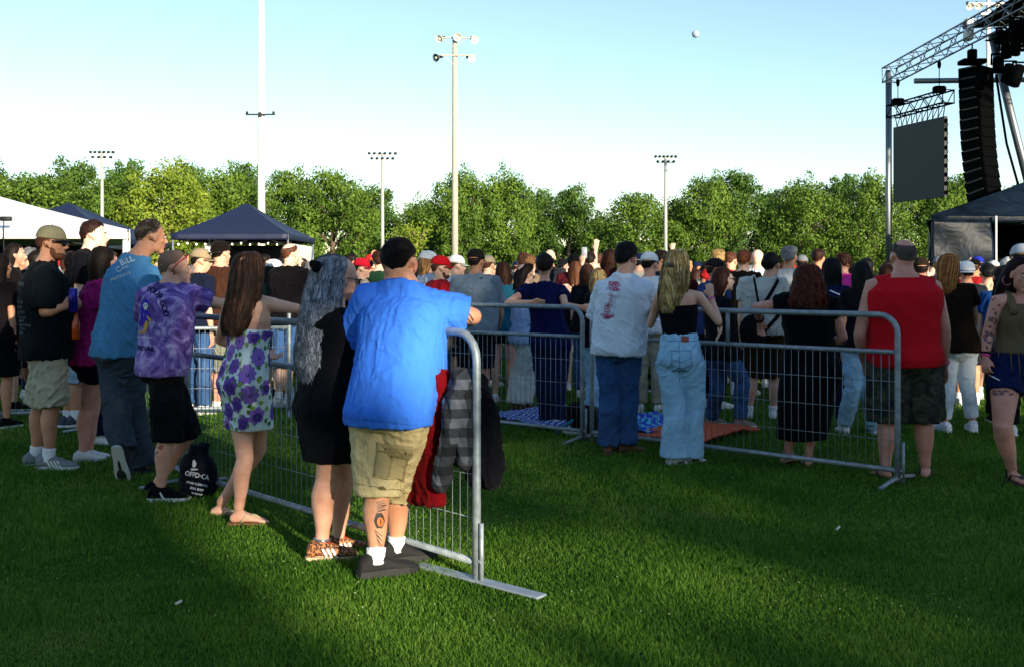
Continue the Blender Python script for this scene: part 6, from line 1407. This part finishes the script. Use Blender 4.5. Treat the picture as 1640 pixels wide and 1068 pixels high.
mid(1474, 413, 11.2, 20, 'man in a brown cap between the red shirt and the coppery blonde hair', 'm', '2a2420', ('shorts', '2a2c30'), ('short', DBR), SK1, '2a2016', hy=10, g=1.2)
mid(1549, 419, 11.6, 5, 'man in a white cap right behind the coppery blonde woman', 'm', '20242c', ('shorts', '1a1c22'), ('short', DBR), SK2, 'd8d8dc', capback=True, hy=5)
mid(1566, 411, 15.5, 10, 'person in a royal blue cap before the dark stage tent', 'm', '101828', ('long', '14161c'), ('short', DBR), SK2, '1c2c9a')
mid(1582, 424, 12.2, 15, 'man in a cream t-shirt with brown lettering, left of the walking woman', 'm', 'b8a88c', ('shorts', '14161c'), ('short', BLKH), SK1, g=1.1)
mid(1606, 428, 10.2, 20, 'person in a blue t-shirt partly hidden by the walking woman', 'm', '16407a', ('long', '15161c'), ('short', DBR), SK2, shoec='1a1a1e')
mid(1612, 414, 13.6, 80, 'white haired person in glasses just left of the walking woman\'s head', 'm', '1c1c22', ('long', '15161c'), ('short', WHH), SK4, gl=True, hy=90)
mid(1637, 391, 9.4, 10, 'person in a silver grey cap behind the walking woman\'s head at the right edge', 'm', '1a1c22', ('long', '15161c'), ('short', DBR), SK2, 'b0b4b8')
mid(352, 386, 11.0, 14, 'heavy man in a brown shirt and dark cap behind the flowered dress woman', 'm', '3a2218', ('shorts', cloth('8c8c78', name='stone', sc=60)), ('short', DBR), SK1, '120c0a', g=1.35, hy=35, sw=.225, vox=.01, J=dict(kl=(332, 595), al=(328, 650), kr=(352, 595), ar=(346, 652)), capback=True)
mid(463, 389, 11.6, 22, 'man with thinning reddish brown hair in a black t-shirt left of the grey haired woman', 'm', '0c0a0e', ('shorts', DENIM), ('fringe', CHEST), SK4, g=1.2, hy=45, vox=.01, n_h=1400, J=dict(kl=(450, 590), al=(446, 636), kr=(462, 590), ar=(462, 640)))
mid(318, 398, 10.9, 40, 'man in a tan cap seen between the purple shirt and the brown shirt', 'm', '12182c', ('long', DENIM), ('short', DBR), SK1, '8a7a60', hy=75, gl=True)
SM, rm = mid(152, 394, 8.1, 55, 'woman with big dark curly hair and a magenta patterned top behind the tall man', 'f', 'a8206c', ('mini', '0c0c16'), ('long', DBR), SKP, hy=40, g=1.12, vox=.01, J=dict(hd=(168, 420, .02), nk=(163, 448), sh=(158, 460), hip=(148, 575), kl=(150, 650, .1), al=(142, 722, .12), kr=(140, 655), ar=(133, 725)), L=.32, n_h=1600, shirt_mat=None, leg=1.1)
mid(128, 356, 8.9, 78, 'tall young man with thick dark hair in a black polo shirt looking right', 'm', '0b0b10', ('long', '0e1430'), ('short', hairm('140a06', '2a160e', '4a2a1a')), SK4, hy=84, vox=.01, n_h=1600, J=dict(hd=(152, 378, .02), nk=(142, 404), sh=(138, 416), hip=(142, 548), kl=(150, 620), kr=(150, 625), al=(152, 690, .1), ar=(156, 700)))
S29, r29 = mid(112, 380, 9.9, 40, 'man with cropped brown hair in a black t-shirt with a yellow emblem on the back', 'm', '0b0c10', ('shorts', cloth('9ab4c8', name='pale_print', sc=30, var=.35)), ('short', hairm('2a1810', '4a2c1c', '5a3a28')), SK2, hy=60, vox=.01, g=1.15, J=dict(hip=(112, 552), kl=(112, 615), al=(108, 668), kr=(122, 610), ar=(120, 668)), shoec='4a525c')
mid(20, 390, 11.2, 60, 'woman in glasses with long dark hair near the left edge', 'f', '120e10', ('skirt', '101014'), ('long', DBR), SK1, hy=80, gl=False, L=.4, shoec='121214', n_h=1100)
mid(-2, 408, 9.9, 20, 'woman with brown black hair cut off by the left edge of the picture', 'f', '100c10', ('skirt', '0c0c12'), ('long', DBR), SK2, L=.45, shoec='121214')
mid(46, 398, 12.3, 60, 'grey haired person between the woman in glasses and the bearded man', 'm', '14161c', ('long', '0f1a3a'), ('short', hairm('2a2a2c', '6a6a6c', '9a9a9a')), SK1, hy=60)
mid(58, 402, 11.6, 30, 'person in shorts and dark sneakers behind the bearded man\'s back', 'm', '0e1014', ('shorts', '121318'), ('short', DBR), SK3, shoec='101218', J=dict(al=(52, 624, .1), kl=(44, 590, -.1)))
mid(1040, 404, 11.0, 15, 'person in white cap and white t-shirt between the dark haired man and blonde woman', 'm', 'ccd2d8', ('long', cloth('a49c86', name='sand', sc=60)), ('short', DBR), SK1, 'd8dadc', hy=40)
mid(1056, 402, 12.9, 60, 'dark haired man with glasses and vest left of the blonde woman\'s head', 'm', '24262c', ('shorts', '14161c'), ('short', DBR), SK2, hy=75, gl=True, sleeve=.1, shoec='121216')
mid(682, 402, 11.8, 70, 'white capped man with long fair hair right of the blue t-shirt man\'s head', 'm', 'b8bcc8', ('shorts', '1c2030'), ('bob', hairm('5a3a20', '94683c', 'c09a60')), SK4, 'd8d8d6', hy=70)
mid(702, 410, 10.9, 60, 'bearded man in a red cap and red t-shirt looking right', 'm', 'b01c22', ('long', DENIM), ('short', CHEST), SK4, 'b4141c', hy=80, gl=True, brd=True, g=1.15)
mid(728, 409, 12.6, 60, 'man in a white cap and white t-shirt right of the bearded man in red', 'm', 'd0d4dc', ('shorts', '2a2c34'), ('short', CHEST), SK4, 'e0e0dc', hy=75)
mid(780, 409, 13.6, 30, 'person in a tan cap right behind the grey polo shirt', 'm', '6a6258', ('long', '1a1c22'), ('short', CHEST), SK4, 'a8987c')
mid(806, 420, 11.9, 10, 'woman with long auburn hair in a teal top beside the grey polo shirt', 'f', '1c5a70', ('mini', '14161c'), ('long', RBR), SK1, L=.3)
mid(848, 409, 13.4, 20, 'person with curly sandy hair behind the woman looking down', 'm', '8a7460', ('long', '1a1c22'), ('short', CURL), SK4, n_h=1200)
mid(880, 399, 15.6, 15, 'bald man with red ears above the navy t-shirt woman', 'm', '24262c', ('long', '1a1c22'), ('bald', DBR), SK4)
mid(976, 399, 13.8, 20, 'person with wavy auburn hair left of the dark haired man in the pale t-shirt', 'f', '40181a', ('long', '1a1c22'), ('bob', RBR), SK1, n_h=900)
mid(576, 414, 12.8, 60, 'person in a red cap left of the blue t-shirt man\'s head', 'm', 'b8a48c', ('long', '1a1c22'), ('short', DBR), SK4, 'c0182c', hy=90)
mid(600, 408, 14.2, 60, 'person in an orange red cap touching the blue t-shirt man\'s head', 'm', 'c8c4bc', ('long', '1a1c22'), ('short', DBR), SK4, 'd04a30', hy=80)
for px, top, z, c, lb in ((944, 404, 15.2, '2a2028', 'person raising an open hand high above the crowd'), (1070, 412, 16.0, '30343c', 'person raising a fist above the blonde woman\'s head'), (918, 407, 14.6, '5a1c24', 'person holding up a phone left of the raised hand')):
    q = {944: (955, 392), 1070: (1078, 392), 918: (934, 412)}[px]
    S_, r_ = mid(px, top, z, 15, lb, 'm', c, ('long', '1a1c22'), ('short', DBR), SK4, J=dict(er=(px + 8, 432 if px != 918 else 440, .1), wr=(q[0] - 1, q[1] + 9, .15), hdirr=(.1, 0, 1), thumbr=(-1, .3, 0), curlr=.12 if px == 944 else .9))
    if px == 918:
        c_ = P(936, 405, 14.75); o = empty('phone', tuple(c_ - Vector((0, 0, .08))), 'phone held up above the crowd', 'phone'); gg = G(); gg.bevbox(tuple(c_), (.038, .006, .078), .006, None); gpart('phone_case', gg, plain('9aa0a8', .3, name='phone_case'), o); gg = G(); gg.box((c_.x, c_.y + .0065, c_.z), (.034, .0012, .072)); gpart('screen', gg, BLK, o)
# ---- the far crowd: a few bodies, many people
def rec(fn):                      # build one standing figure in local coordinates
    before = set(bpy.data.objects); S = fn(); new = [o for o in bpy.data.objects if o not in before]; return S, new
PROTO = []
def proto(i, sex, h, arms, hair, bot, cp):
    base = Vector((0, 0, 0)); root = empty('person', base, '', 'person'); J = None; S = skel(base, h, 0, sex, g=1.0 + .12 * (i % 3), gd=1.0 + .15 * (i % 2)); U = Vector((0, 0, 1))
    if arms == 'cross':
        for n, s in (('l', -1), ('r', 1)): S['w' + n] = S['sh'] + Vector((-s * .06, .2, -.26)); S['e' + n] = S['s' + n] + Vector((s * .06, .02, -.27))
    if arms == 'up':
        S['er'] = S['sr'] + Vector((.1, .22, .02)); S['wr'] = S['er'] + Vector((-.03, .04, .25)); S['hdirr'] = (0, .1, 1)
    if arms == 'front':
        for n, s in (('l', -1), ('r', 1)): S['w' + n] = S['e' + n] + Vector((-s * .08, .22, .1))
    body(S, SK1, root, .016, hands=True); shirt(S, BKCL, root, hem=-.05, sleeve=.55 if i % 4 else .1, ease=.02, flare=.02, name='top', vox=.017, amp=.01, seed=i)
    (pants(S, BKCL, root, t_end=.98, rad=[(0, .11), (.5, .105), (1.05, .1)], ease=.018, top=.1, name='shorts', vox=.017) if bot == 's' else pants(S, BKCL, root, t_end=1.95, rad=[(0, .11), (1, .085), (2, .075)], ease=.016, top=.1, name='trousers', vox=.017))
    if hair == 'short' and cp: short_hair(S, DBR, root, th=.008, n=160, L=.014, w=.007, seed=i, bald=.2)
    elif hair == 'short': short_hair(S, DBR, root, th=.018, n=240, L=.024, w=.007, rough=.012, seed=i)
    if hair == 'long': gen_long(S, DBR, root, L=.3, n=260, w=.01, wave=.008, wl=10, seed=i)
    if hair == 'bob': gen_long(S, DBR, root, L=.12, wd=1.1, n=260, w=.01, wave=.008, wl=10, seed=i)
    if hair == 'thin': short_hair(S, DBR, root, th=.01, n=200, L=.02, w=.006, bald=.6, seed=i)
    if cp: cap(S, root, BKCL, back=(cp == 'b'), size=1.06)
    for n in 'lr':
        g = G(); M = S['f' + n]; k = S['k']; X, Zv = (M.to_3x3() @ Vector((1, 0, 0))).normalized(), Vector((0, 0, 1))
        g.loft([(M @ Vector((0, y, zz)), X, Zv, a * k, b * k) for y, zz, a, b in ((-.085, -.05, .02, .03), (-.05, -.03, .042, .055), (.04, -.04, .047, .045), (.12, -.055, .053, .03), (.19, -.065, .032, .018))], n=12); gpart('shoe', g, WSOC, root)
    for c in root.children: c.modifiers.clear()
    return root, dict(sex=sex, hair=hair, cap=cp, bot=bot, h=h)
specs = [('m', 1.76, 'down', 'short', 's', None), ('m', 1.80, 'cross', 'short', 'l', None), ('m', 1.72, 'front', 'short', 's', 'f'), ('m', 1.78, 'cross', 'short', 'l', 'b'), ('f', 1.63, 'front', 'long', 'l', None), ('f', 1.66, 'down', 'long', 's', None),
         ('f', 1.60, 'cross', 'bob', 'l', None), ('m', 1.74, 'down', 'thin', 's', None), ('m', 1.77, 'up', 'short', 'l', None), ('f', 1.65, 'up', 'long', 's', 'f')]
PROTO = [proto(i, s[0], s[1], s[2], s[3], s[4], s[5]) for i, s in enumerate(specs)]
CL = [('black', '0c0d12'), ('white', 'c8ccd0'), ('grey', '6a7078'), ('navy', '141c40'), ('red', 'a01c22'), ('pale blue', '7a9cc4'), ('maroon', '40141c'), ('green', '1e3c28'), ('tan', 'a08a68'), ('charcoal', '24262c'), ('teal', '1c5a64'), ('pink', 'c8788c'), ('black', '101014'), ('white', 'dadce0'), ('dark grey', '2c3038'), ('light grey', 'a4a8ac'), ('cream', 'cfc4a8')]
BT = [('denim', DENIM), ('black', BKCL), ('stone', cloth('8c8470', name='stone2')), ('grey', cloth('3a3f48', name='greyb')), ('navy', cloth('12183a', name='navyb')), ('black', BKCL)]
HC = [('dark brown', DBR), ('brown', BRN), ('chestnut', CHEST), ('black', BLKH), ('blonde', BLON), ('auburn', RBR), ('grey', hairm('3a3a3c', '7a7a7c', 'a8a8a8')), ('dark brown', DBR)]
CC = [('black', '0a0a0c'), ('white', 'd4d4d2'), ('red', 'b01c24'), ('tan', '9a8866'), ('navy', '101a3c'), ('grey', '6a6e74')]
SKS = [('', SK1), ('', SK2), ('', SK4), ('', SK3), ('', SK4)]
LM = [(-50, 'under the white tent'), (140, 'left of the tall grey haired man'), (215, 'behind the tall grey haired man'), (270, 'behind the purple tie-dye shirt'), (330, 'left of the brown shirted man'), (365, 'behind the brown shirted man'), (420, 'in front of the navy tent'), (470, 'by the navy tent front post'), (510, 'above the grey haired woman'), (560, 'left of the blue t-shirt man'), (612, 'under the thin central mast'), (660, 'right of the blue t-shirt man'), (700, 'left of the concrete pole'), (728, 'under the concrete pole'), (765, 'behind the grey polo shirt'), (810, 'left of the navy t-shirt woman'), (872, 'behind the navy t-shirt woman'), (925, 'near the raised hand'), (965, 'left of the pale t-shirt'), (1003, 'behind the pale t-shirt'), (1045, 'left of the blonde woman'), (1085, 'behind the blonde woman'), (1130, 'right of the blonde woman'), (1165, 'behind the woman in sunglasses'), (1210, 'near the bald man in white'), (1250, 'right of the cream t-shirt'), (1295, 'behind the redhead'), (1350, 'near the pink t-shirt'), (1400, 'left of the silver stage post'), (1440, 'behind the red sleeveless shirt'), (1490, 'left of the dark stage tent'), (1530, 'before the dark stage tent'), (1580, 'before the stage tent post'), (1630, 'at the right edge')]
MATC = {}
rr = random.Random(21); used = {}; people = []
rows = [(12.8, 20, 1), (14.0, 27, 1), (15.2, 30, 1), (16.6, 32, 1), (18.2, 33, 1), (20, 33, 1), (23, 34, 1), (27, 34, 1), (32, 34, 1)]
for ri, (z, n, _) in enumerate(rows):
    for i in range(n):
        px = lerp(-10, 1600, (i + .5) / n) + rr.uniform(-.38, .38) * 1600 / n; zz = z + rr.uniform(-.9, .9)
        if px < 300 and zz > 22.5: continue
        if px < 230 and ri < 1: continue
        x = (px - CX) / FPX * zz
        if x > 8.4 and zz > 20: continue
        if len([1 for o in bpy.data.objects if o.name.startswith('person')]) >= 296: continue
        if any(math.hypot(x - a, zz - b) < .48 for a, b in people): continue
        if any(o.type == 'EMPTY' and o.name.startswith('person') and math.hypot(x - o.location.x, zz - o.location.y) < .5 for o in bpy.data.objects): continue
        people.append((x, zz)); pi = rr.choice([0, 0, 1, 1, 2, 2, 3, 4, 4, 5, 6, 7, 8, 8, 9, 9, 4, 5]) ; root, inf = PROTO[pi]
        r = root.copy(); COL.objects.link(r); r.location = (x, zz, 0); r.rotation_euler = (0, 0, -R(rr.gauss(28, 24))); sc = rr.uniform(.955, 1.035); r.scale = (sc, sc, sc)
        cl, bt, hc, cc, sk = rr.choice(CL), rr.choice(BT), rr.choice(HC), rr.choice(CC), rr.choice(SKS)
        for ch in root.children:
            c = ch.copy(); COL.objects.link(c); c.parent = r; nm = ch.name.split('.')[0]; m = {'body': sk[1], 'top': cloth(cl[1], name=cl[0].replace(' ', '_')), 'shorts': bt[1], 'trousers': bt[1], 'hair': hc[1], 'cap': cloth(cc[1], name='cap_' + cc[0]), 'shoe': rr.choice([WSOC, BKCL, WSOC])}.get(nm)
            if m: c.material_slots[0].link = 'OBJECT'; c.material_slots[0].material = m
            for gch in ch.children:
                d = gch.copy(); COL.objects.link(d); d.parent = c
                if m: d.material_slots[0].link = 'OBJECT'; d.material_slots[0].material = m
        lm = min(LM, key=lambda t: abs(t[0] - px))[1]
        hd = {'short': 'short ' + hc[0] + ' hair', 'long': 'long ' + hc[0] + ' hair', 'bob': hc[0] + ' bobbed hair', 'thin': 'thinning ' + hc[0] + ' hair'}[inf['hair']]
        if inf['cap']: hd = 'a ' + cc[0] + ' cap' + (' turned backwards' if inf['cap'] == 'b' else '')
        r['group'] = 'people in the far crowd'; people[-1] = (x, zz); used.setdefault(0, []).append((r, cl[0], hd, inf['bot'], lm, zz, px))
seen = {}
for r, cl, hd, bot, lm, zz, px in sorted(used.get(0, []), key=lambda t: t[5]):
    dep = 'near' if zz < 16 else ('middle' if zz < 22 else ('far' if zz < 30 else 'farthest'))
    s = '%s top, %s, %s row, %s' % (cl, hd, dep, lm); k = seen.get(s, 0); seen[s] = k + 1
    if k: s = '%s top, %s, %s row %s, %s' % (cl, hd, dep, ['', 'rear', 'rearmost'][min(k, 2)], lm)
    r['label'] = s; r['category'] = 'person'
for root, inf in PROTO:           # the first of each kind stands in the crowd too
    i = PROTO.index((root, inf)); px = (455, 640, 790, 900, 1010, 1110, 1240, 1310, 1420, 1505)[i]; zz = 19.7 + (i % 3) * 1.1
    root.location = ((px - CX) / FPX * zz, zz, 0); root.rotation_euler = (0, 0, -R(20 + i * 5)); root['group'] = 'people in the far crowd'
    root['label'] = 'dark haired person all in black, ' + min(LM, key=lambda t: abs(t[0] - px))[1]
# people under the navy tent
for i, (px, c, y) in enumerate(((395, '8a1c28', 'red'), (408, '20408a', 'blue'), (424, 'c8ccd0', 'white'), (440, '14161c', 'black'), (382, '2c3038', 'dark grey'))):
    root, inf = PROTO[(0, 1, 5, 4, 7)[i]]; r = copy_tree(root); zz = 40.5 + (i % 2) * .7; r.location = ((px - CX) / FPX * zz, zz, .55); r.rotation_euler = (0, 0, R(120 + 40 * i)); r['group'] = 'people at the navy tent'; r['label'] = 'person in a %s top on the raised counter inside the navy tent' % y
    for ch in r.children:
        if ch.name.split('.')[0] == 'top': ch.material_slots[0].link = 'OBJECT'; ch.material_slots[0].material = cloth(c, name='tent_top')
g = G(); g.bevbox((-10.4, 41.0, .275), (1.9, 1.0, .275), .02); pf = gpart('platform', g, plain('2a2c30', .8, name='platform'), None, smooth=False); tag(pf, 'low dark platform inside the navy tent', 'platform')

# ---------------------------------------------------------------- coats, bags, blankets, litter
def plaid():
    m, nt, n, b = newmat('plaid_flannel'); sp = nt.nodes.new('ShaderNodeSeparateXYZ'); mp = node(nt, 'ShaderNodeMapping'); mp.inputs['Rotation'].default_value = (0, 0, R(46.7)); nt.links.new(tc(nt), mp.inputs[0]); nt.links.new(mp.outputs[0], sp.inputs[0]); outs = []
    for ax, ph in ((0, .1), (2, 0)):
        a = node(nt, 'ShaderNodeMath', operation='MULTIPLY'); a.inputs[1].default_value = 11.0; nt.links.new(sp.outputs[ax], a.inputs[0])
        f = node(nt, 'ShaderNodeMath', operation='FRACT'); nt.links.new(a.outputs[0], f.inputs[0]); t = node(nt, 'ShaderNodeMath', operation='GREATER_THAN'); t.inputs[1].default_value = .5; nt.links.new(f.outputs[0], t.inputs[0]); outs.append(t.outputs[0])
    ad = node(nt, 'ShaderNodeMath', operation='ADD'); nt.links.new(outs[0], ad.inputs[0]); nt.links.new(outs[1], ad.inputs[1]); h = node(nt, 'ShaderNodeMath', operation='MULTIPLY'); h.inputs[1].default_value = .5; nt.links.new(ad.outputs[0], h.inputs[0])
    nt.links.new(ramp(nt, h.outputs[0], [(0, (.004, .005, .008)), (.4, (.022, .026, .034)), (.8, (.09, .1, .125))], 'CONSTANT'), b.inputs['Base Color']); b.inputs['Roughness'].default_value = .95; return m
fd = (Vector((FA[0], FA[1], 0)) - Vector((FB[0], FB[1], 0))).normalized(); fn_ = Vector((fd.y, -fd.x, 0))
if fn_.y > 0: fn_ = -fn_
def coat(name, label, mat, secs, seed, extra=(), off=-.05):       # sections: px, py, half width, half depth
    g = G(); rs = []
    for px, py, a, b in secs:
        t = ((px - CX) / FPX); s = (FA[0] - t * FA[1]) / (t * (FB[1] - FA[1]) - (FB[0] - FA[0])); z = FA[1] + s * (FB[1] - FA[1]) + off; rs.append((P(px, py, z), fd, fn_, a, b))
    g.loft(rs, n=24)
    for pts, rad in extra: g.tube([P(p[0], p[1], p[2]) for p in pts], rad, n=12, round_=True)
    V, F, N = remesh(g, .008, 3); V = folds(V, N, .012, (24, 24, 5), seed); V = folds(V, N, .005, (50, 50, 16), seed + 3); o = part(name, V, F, mat); tag(o, label, 'jacket', 'jackets hung over the fence'); return o
coat('red_jacket', 'red jacket draped over the nearest fence beside the khaki shorts', cloth('64060c', name='red_fleece', sc=120), [(694, 590, .02, .04), (692, 598, .1, .07), (688, 640, .12, .07), (680, 700, .135, .07), (678, 760, .15, .065), (675, 798, .15, .055), (675, 803, .12, .04)], 3, off=-.1)
coat('plaid_shirt', 'grey and black plaid flannel shirt hanging on the nearest fence', plaid(), [(744, 592, .02, .04), (743, 600, .06, .06), (741, 640, .08, .065), (741, 690, .085, .06), (742, 735, .08, .05), (742, 745, .06, .04)], 7, [([(744, 612, 4.9), (731, 642, 4.88), (719, 700, 4.88), (706, 776, 4.89)], [.045, .05, .042, .036])], -.0)
coat('black_jacket', 'black jacket hung behind the end post of the nearest fence', BKCL, [(752, 594, .02, .04), (755, 602, .06, .06), (762, 640, .09, .07), (770, 700, .11, .07), (774, 745, .125, .07), (774, 770, .11, .05), (772, 779, .07, .04)], 9, off=.2)
# backpack by the fence
z = 6.75; bp_ = empty('drawstring_backpack', tuple(Vector((P(316, 798, z).x, z, 0))), 'black drawstring bag with white lettering standing against the fence', 'bag'); g = G(); c = Vector((P(317, 760, z).x, z, 0))
g.ell(tuple(c + Vector((0, 0, .15))), (.125, .1, .17)); g.ell(tuple(c + Vector((.0, 0, .08))), (.13, .105, .09)); g.tube([c + Vector((0, 0, .26)), c + Vector((.01, 0, .33)), c + Vector((.01, 0, .35))], [.07, .06, .065], n=14)
V, F, N = remesh(g, .007, 3); V = folds(V, N, .01, (14, 14, 6), 5); V[:, 2] = np.maximum(V[:, 2], .005); bo = part('bag_body', V, F, cloth('0a0c18', name='black_nylon', rough=.7), bp_); bv = bvh_of(bo)
for s, y, sz in (('OFFD·CA', 764, 11), ('STEAK·CLEARING', 776, 5), ('SOUL SHOP', 784, 5), ('ON MAIN ST', 791, 3.6)): px_text('lettering', bv, s, 315, y, sz, cloth('c8ccd0', name='print_white'), bo, -12, .02, .85)
px_decal('logo', bv, *join_polys([circ(311, 742, 3, 6, 10, .1, 3), circ(311, 751, 6, 1.5, 10, .1, 3)]), cloth('c8ccd0', name='print_white'), bo)
# blankets
def gp(px, py, h=0): z = FPX * (CH - h) / (py - HZ); return Vector(((px - CX) / FPX * z, z, h))
def blanket(name, label, quad, mat, seed, amp=.012, nx=50, ny=30):
    q = [gp(*p) for p in quad]; V = []
    for j in range(ny + 1):
        for i in range(nx + 1): p = q[0].lerp(q[1], i / nx).lerp(q[3].lerp(q[2], i / nx), j / ny); V.append(p)
    V = np.array([tuple(p) for p in V]); V[:, 0] += pn(V, (3, 3, 0), seed + 9) * .03; V[:, 1] += pn(V, (3, 3, 0), seed + 4) * .04
    V[:, 2] = .045 + amp * (1 + pn(V, (7, 7, 0), seed)) + amp * np.clip(1 - np.abs(pn(V, (9, 9, 0), seed + 2)) * 2, 0, 1); n = len(V); V2 = V.copy(); V2[:, 2] -= .01; F = []
    for j in range(ny):
        for i in range(nx): k = j * (nx + 1) + i; F.append((k, k + 1, k + nx + 2, k + nx + 1)); F.append((n + k + nx + 1, n + k + nx + 2, n + k + 1, n + k))
    o = part(name, np.vstack([V, V2]), F, mat); tag(o, label, 'blanket', None)
def patmat(name, cols, sc, kind_='check', dist=0):
    m, nt, n, b = newmat(name); co = tc(nt)
    if kind_ == 'check':
        mp = node(nt, 'ShaderNodeMapping'); mp.inputs['Rotation'].default_value = (0, 0, .5); nt.links.new(co, mp.inputs[0]); w1 = node(nt, 'ShaderNodeTexWave', Scale=sc, bands_direction='X', Distortion=1.0); w2 = node(nt, 'ShaderNodeTexWave', Scale=sc, bands_direction='Y', Distortion=1.0)
        for w in (w1, w2): nt.links.new(mp.outputs[0], w.inputs['Vector'])
        ad = node(nt, 'ShaderNodeMath', operation='ADD'); nt.links.new(w1.outputs['Fac'], ad.inputs[0]); nt.links.new(w2.outputs['Fac'], ad.inputs[1]); f = node(nt, 'ShaderNodeMath', operation='MULTIPLY'); f.inputs[1].default_value = .5; nt.links.new(ad.outputs[0], f.inputs[0]); fac = f.outputs[0]
    else: w = node(nt, 'ShaderNodeTexWave', Scale=sc, Distortion=dist, Detail=2.0); w.inputs['Detail Scale'].default_value = 2.0; nt.links.new(co, w.inputs['Vector']); fac = w.outputs['Fac']
    nt.links.new(ramp(nt, fac, cols, 'CONSTANT'), b.inputs['Base Color']); b.inputs['Roughness'].default_value = .95; return m
blanket('picnic_blanket', 'blue and white checked blanket lying behind the middle fence', [(782, 670), (860, 690), (950, 688), (905, 655)], patmat('blue_check', [(0, (.01, .03, .22)), (.4, (.04, .12, .5)), (.66, (.55, .62, .75))], 5.5), 3)
blanket('beach_towel', 'bright blue towel with leaf pattern lying behind the man in jeans', [(935, 684), (1030, 702), (1110, 694), (1050, 668)], patmat('blue_leaves', [(0, (.01, .05, .5)), (.45, (.02, .2, .65)), (.72, (.1, .5, .7))], 3.0, 'w', 9), 5)
blanket('red_blanket', 'orange red blanket with yellow pattern lying right of the blue towel', [(1012, 705), (1105, 722), (1218, 694), (1110, 683)], patmat('red_pattern', [(0, (.55, .07, .02)), (.62, (.75, .4, .06)), (.68, (.55, .07, .02))], 2.6, 'w', 14), 6)
z = 9.45; o = empty('backpack', (P(940, 680, z).x, z, 0), 'black and teal backpack lying on the blankets behind the fence gap', 'bag'); g = G(); c = Vector((P(942, 680, z).x, z, .14)); g.ell(tuple(c), (.2, .16, .13)); g.ell(tuple(c + Vector((-.1, 0, .04))), (.12, .12, .12)); V, F, N = remesh(g, .01, 2); part('bag_body', folds(V, N, .012, (10, 10, 10), 2), F, BKCL, o)
g = G(); g.tube([c + Vector((-.15, -.16, .02)), c + Vector((-.26, -.2, -.05)), c + Vector((-.3, -.18, -.1))], .025, n=8, flat=.4); gpart('strap', g, cloth('1c6a80', name='teal'), o)
def rag(px, py, s, label, hexc, name):
    c = gp(px, py); g = G(); g.ell((c.x, c.y, .03), (s, s * .8, s * .5)); V, F, N = remesh(g, s * .12, 1); V = folds(V, N, s * .3, (26, 26, 26), px % 9); V[:, 2] = np.maximum(V[:, 2], .004); tag(part(name, V, F, cloth(hexc, name=name)), label, 'litter' if 'bag' not in name else 'bag')
rag(918, 697, .075, 'crumpled white napkin at the foot of the middle fence', 'd8d8d8', 'napkin'); rag(952, 655, .12, 'white plastic bag behind the fence gap', 'c8ccd0', 'plastic_bag')
for px, py, L, lb in ((1342, 856, .03, 'white cigarette end lying alone on the lawn at right'), (286, 978, .018, 'tiny white scrap of paper on the lawn below the flowered dress woman')):
    c = gp(px, py); g = G(); g.tube([(c.x - L * .5, c.y - L * .7, .035), (c.x + L * .5, c.y + L * .7, .042)], .006, n=8); o = empty('cigarette_end' if L > .02 else 'paper_scrap', (c.x, c.y, 0), lb, 'litter'); gpart('paper', g, plain('c8c6c0', .7, name='paper'), o)
# emblems
px_decal('logo', bvh_of([c for c in r1.children if c.name.startswith('t_shirt')][0]), *join_polys([circ(771, 446, 3.4, .8, 10, 0, 1, -18), circ(768.6, 446.2, 1.2, .8, 8)]), cloth('14161c', name='print_dark'), [c for c in r1.children if c.name.startswith('t_shirt')][0])
ts29 = [c for c in r29.children if c.name.startswith('t_shirt')][0]; b29 = bvh_of(ts29)
px_text('lettering', b29, 'YOUR, ALL IN', 101, 437, 6, cloth('d0d4d8', name='print_white'), ts29, -6, .02); px_text('lettering', b29, 'V', 102, 458, 20, cloth('b8b040', name='print_yellow'), ts29, 5, .03, 1.3)
ts = [c for c in r14.children if c.name.startswith('top')][0]
st_ = []
for i in range(12): st_.append(circ(1330 + i * 1.6, 466 + i * .7, 1.4, 1.0, 8))
px_decal('shoulder_stripe', bvh_of(ts), *join_polys(st_), WSOC, ts)
PROTO = None
for o in bpy.data.objects:
    if 'label' in o and len(o['label'].split()) > 16: print('LONG', o['label'])
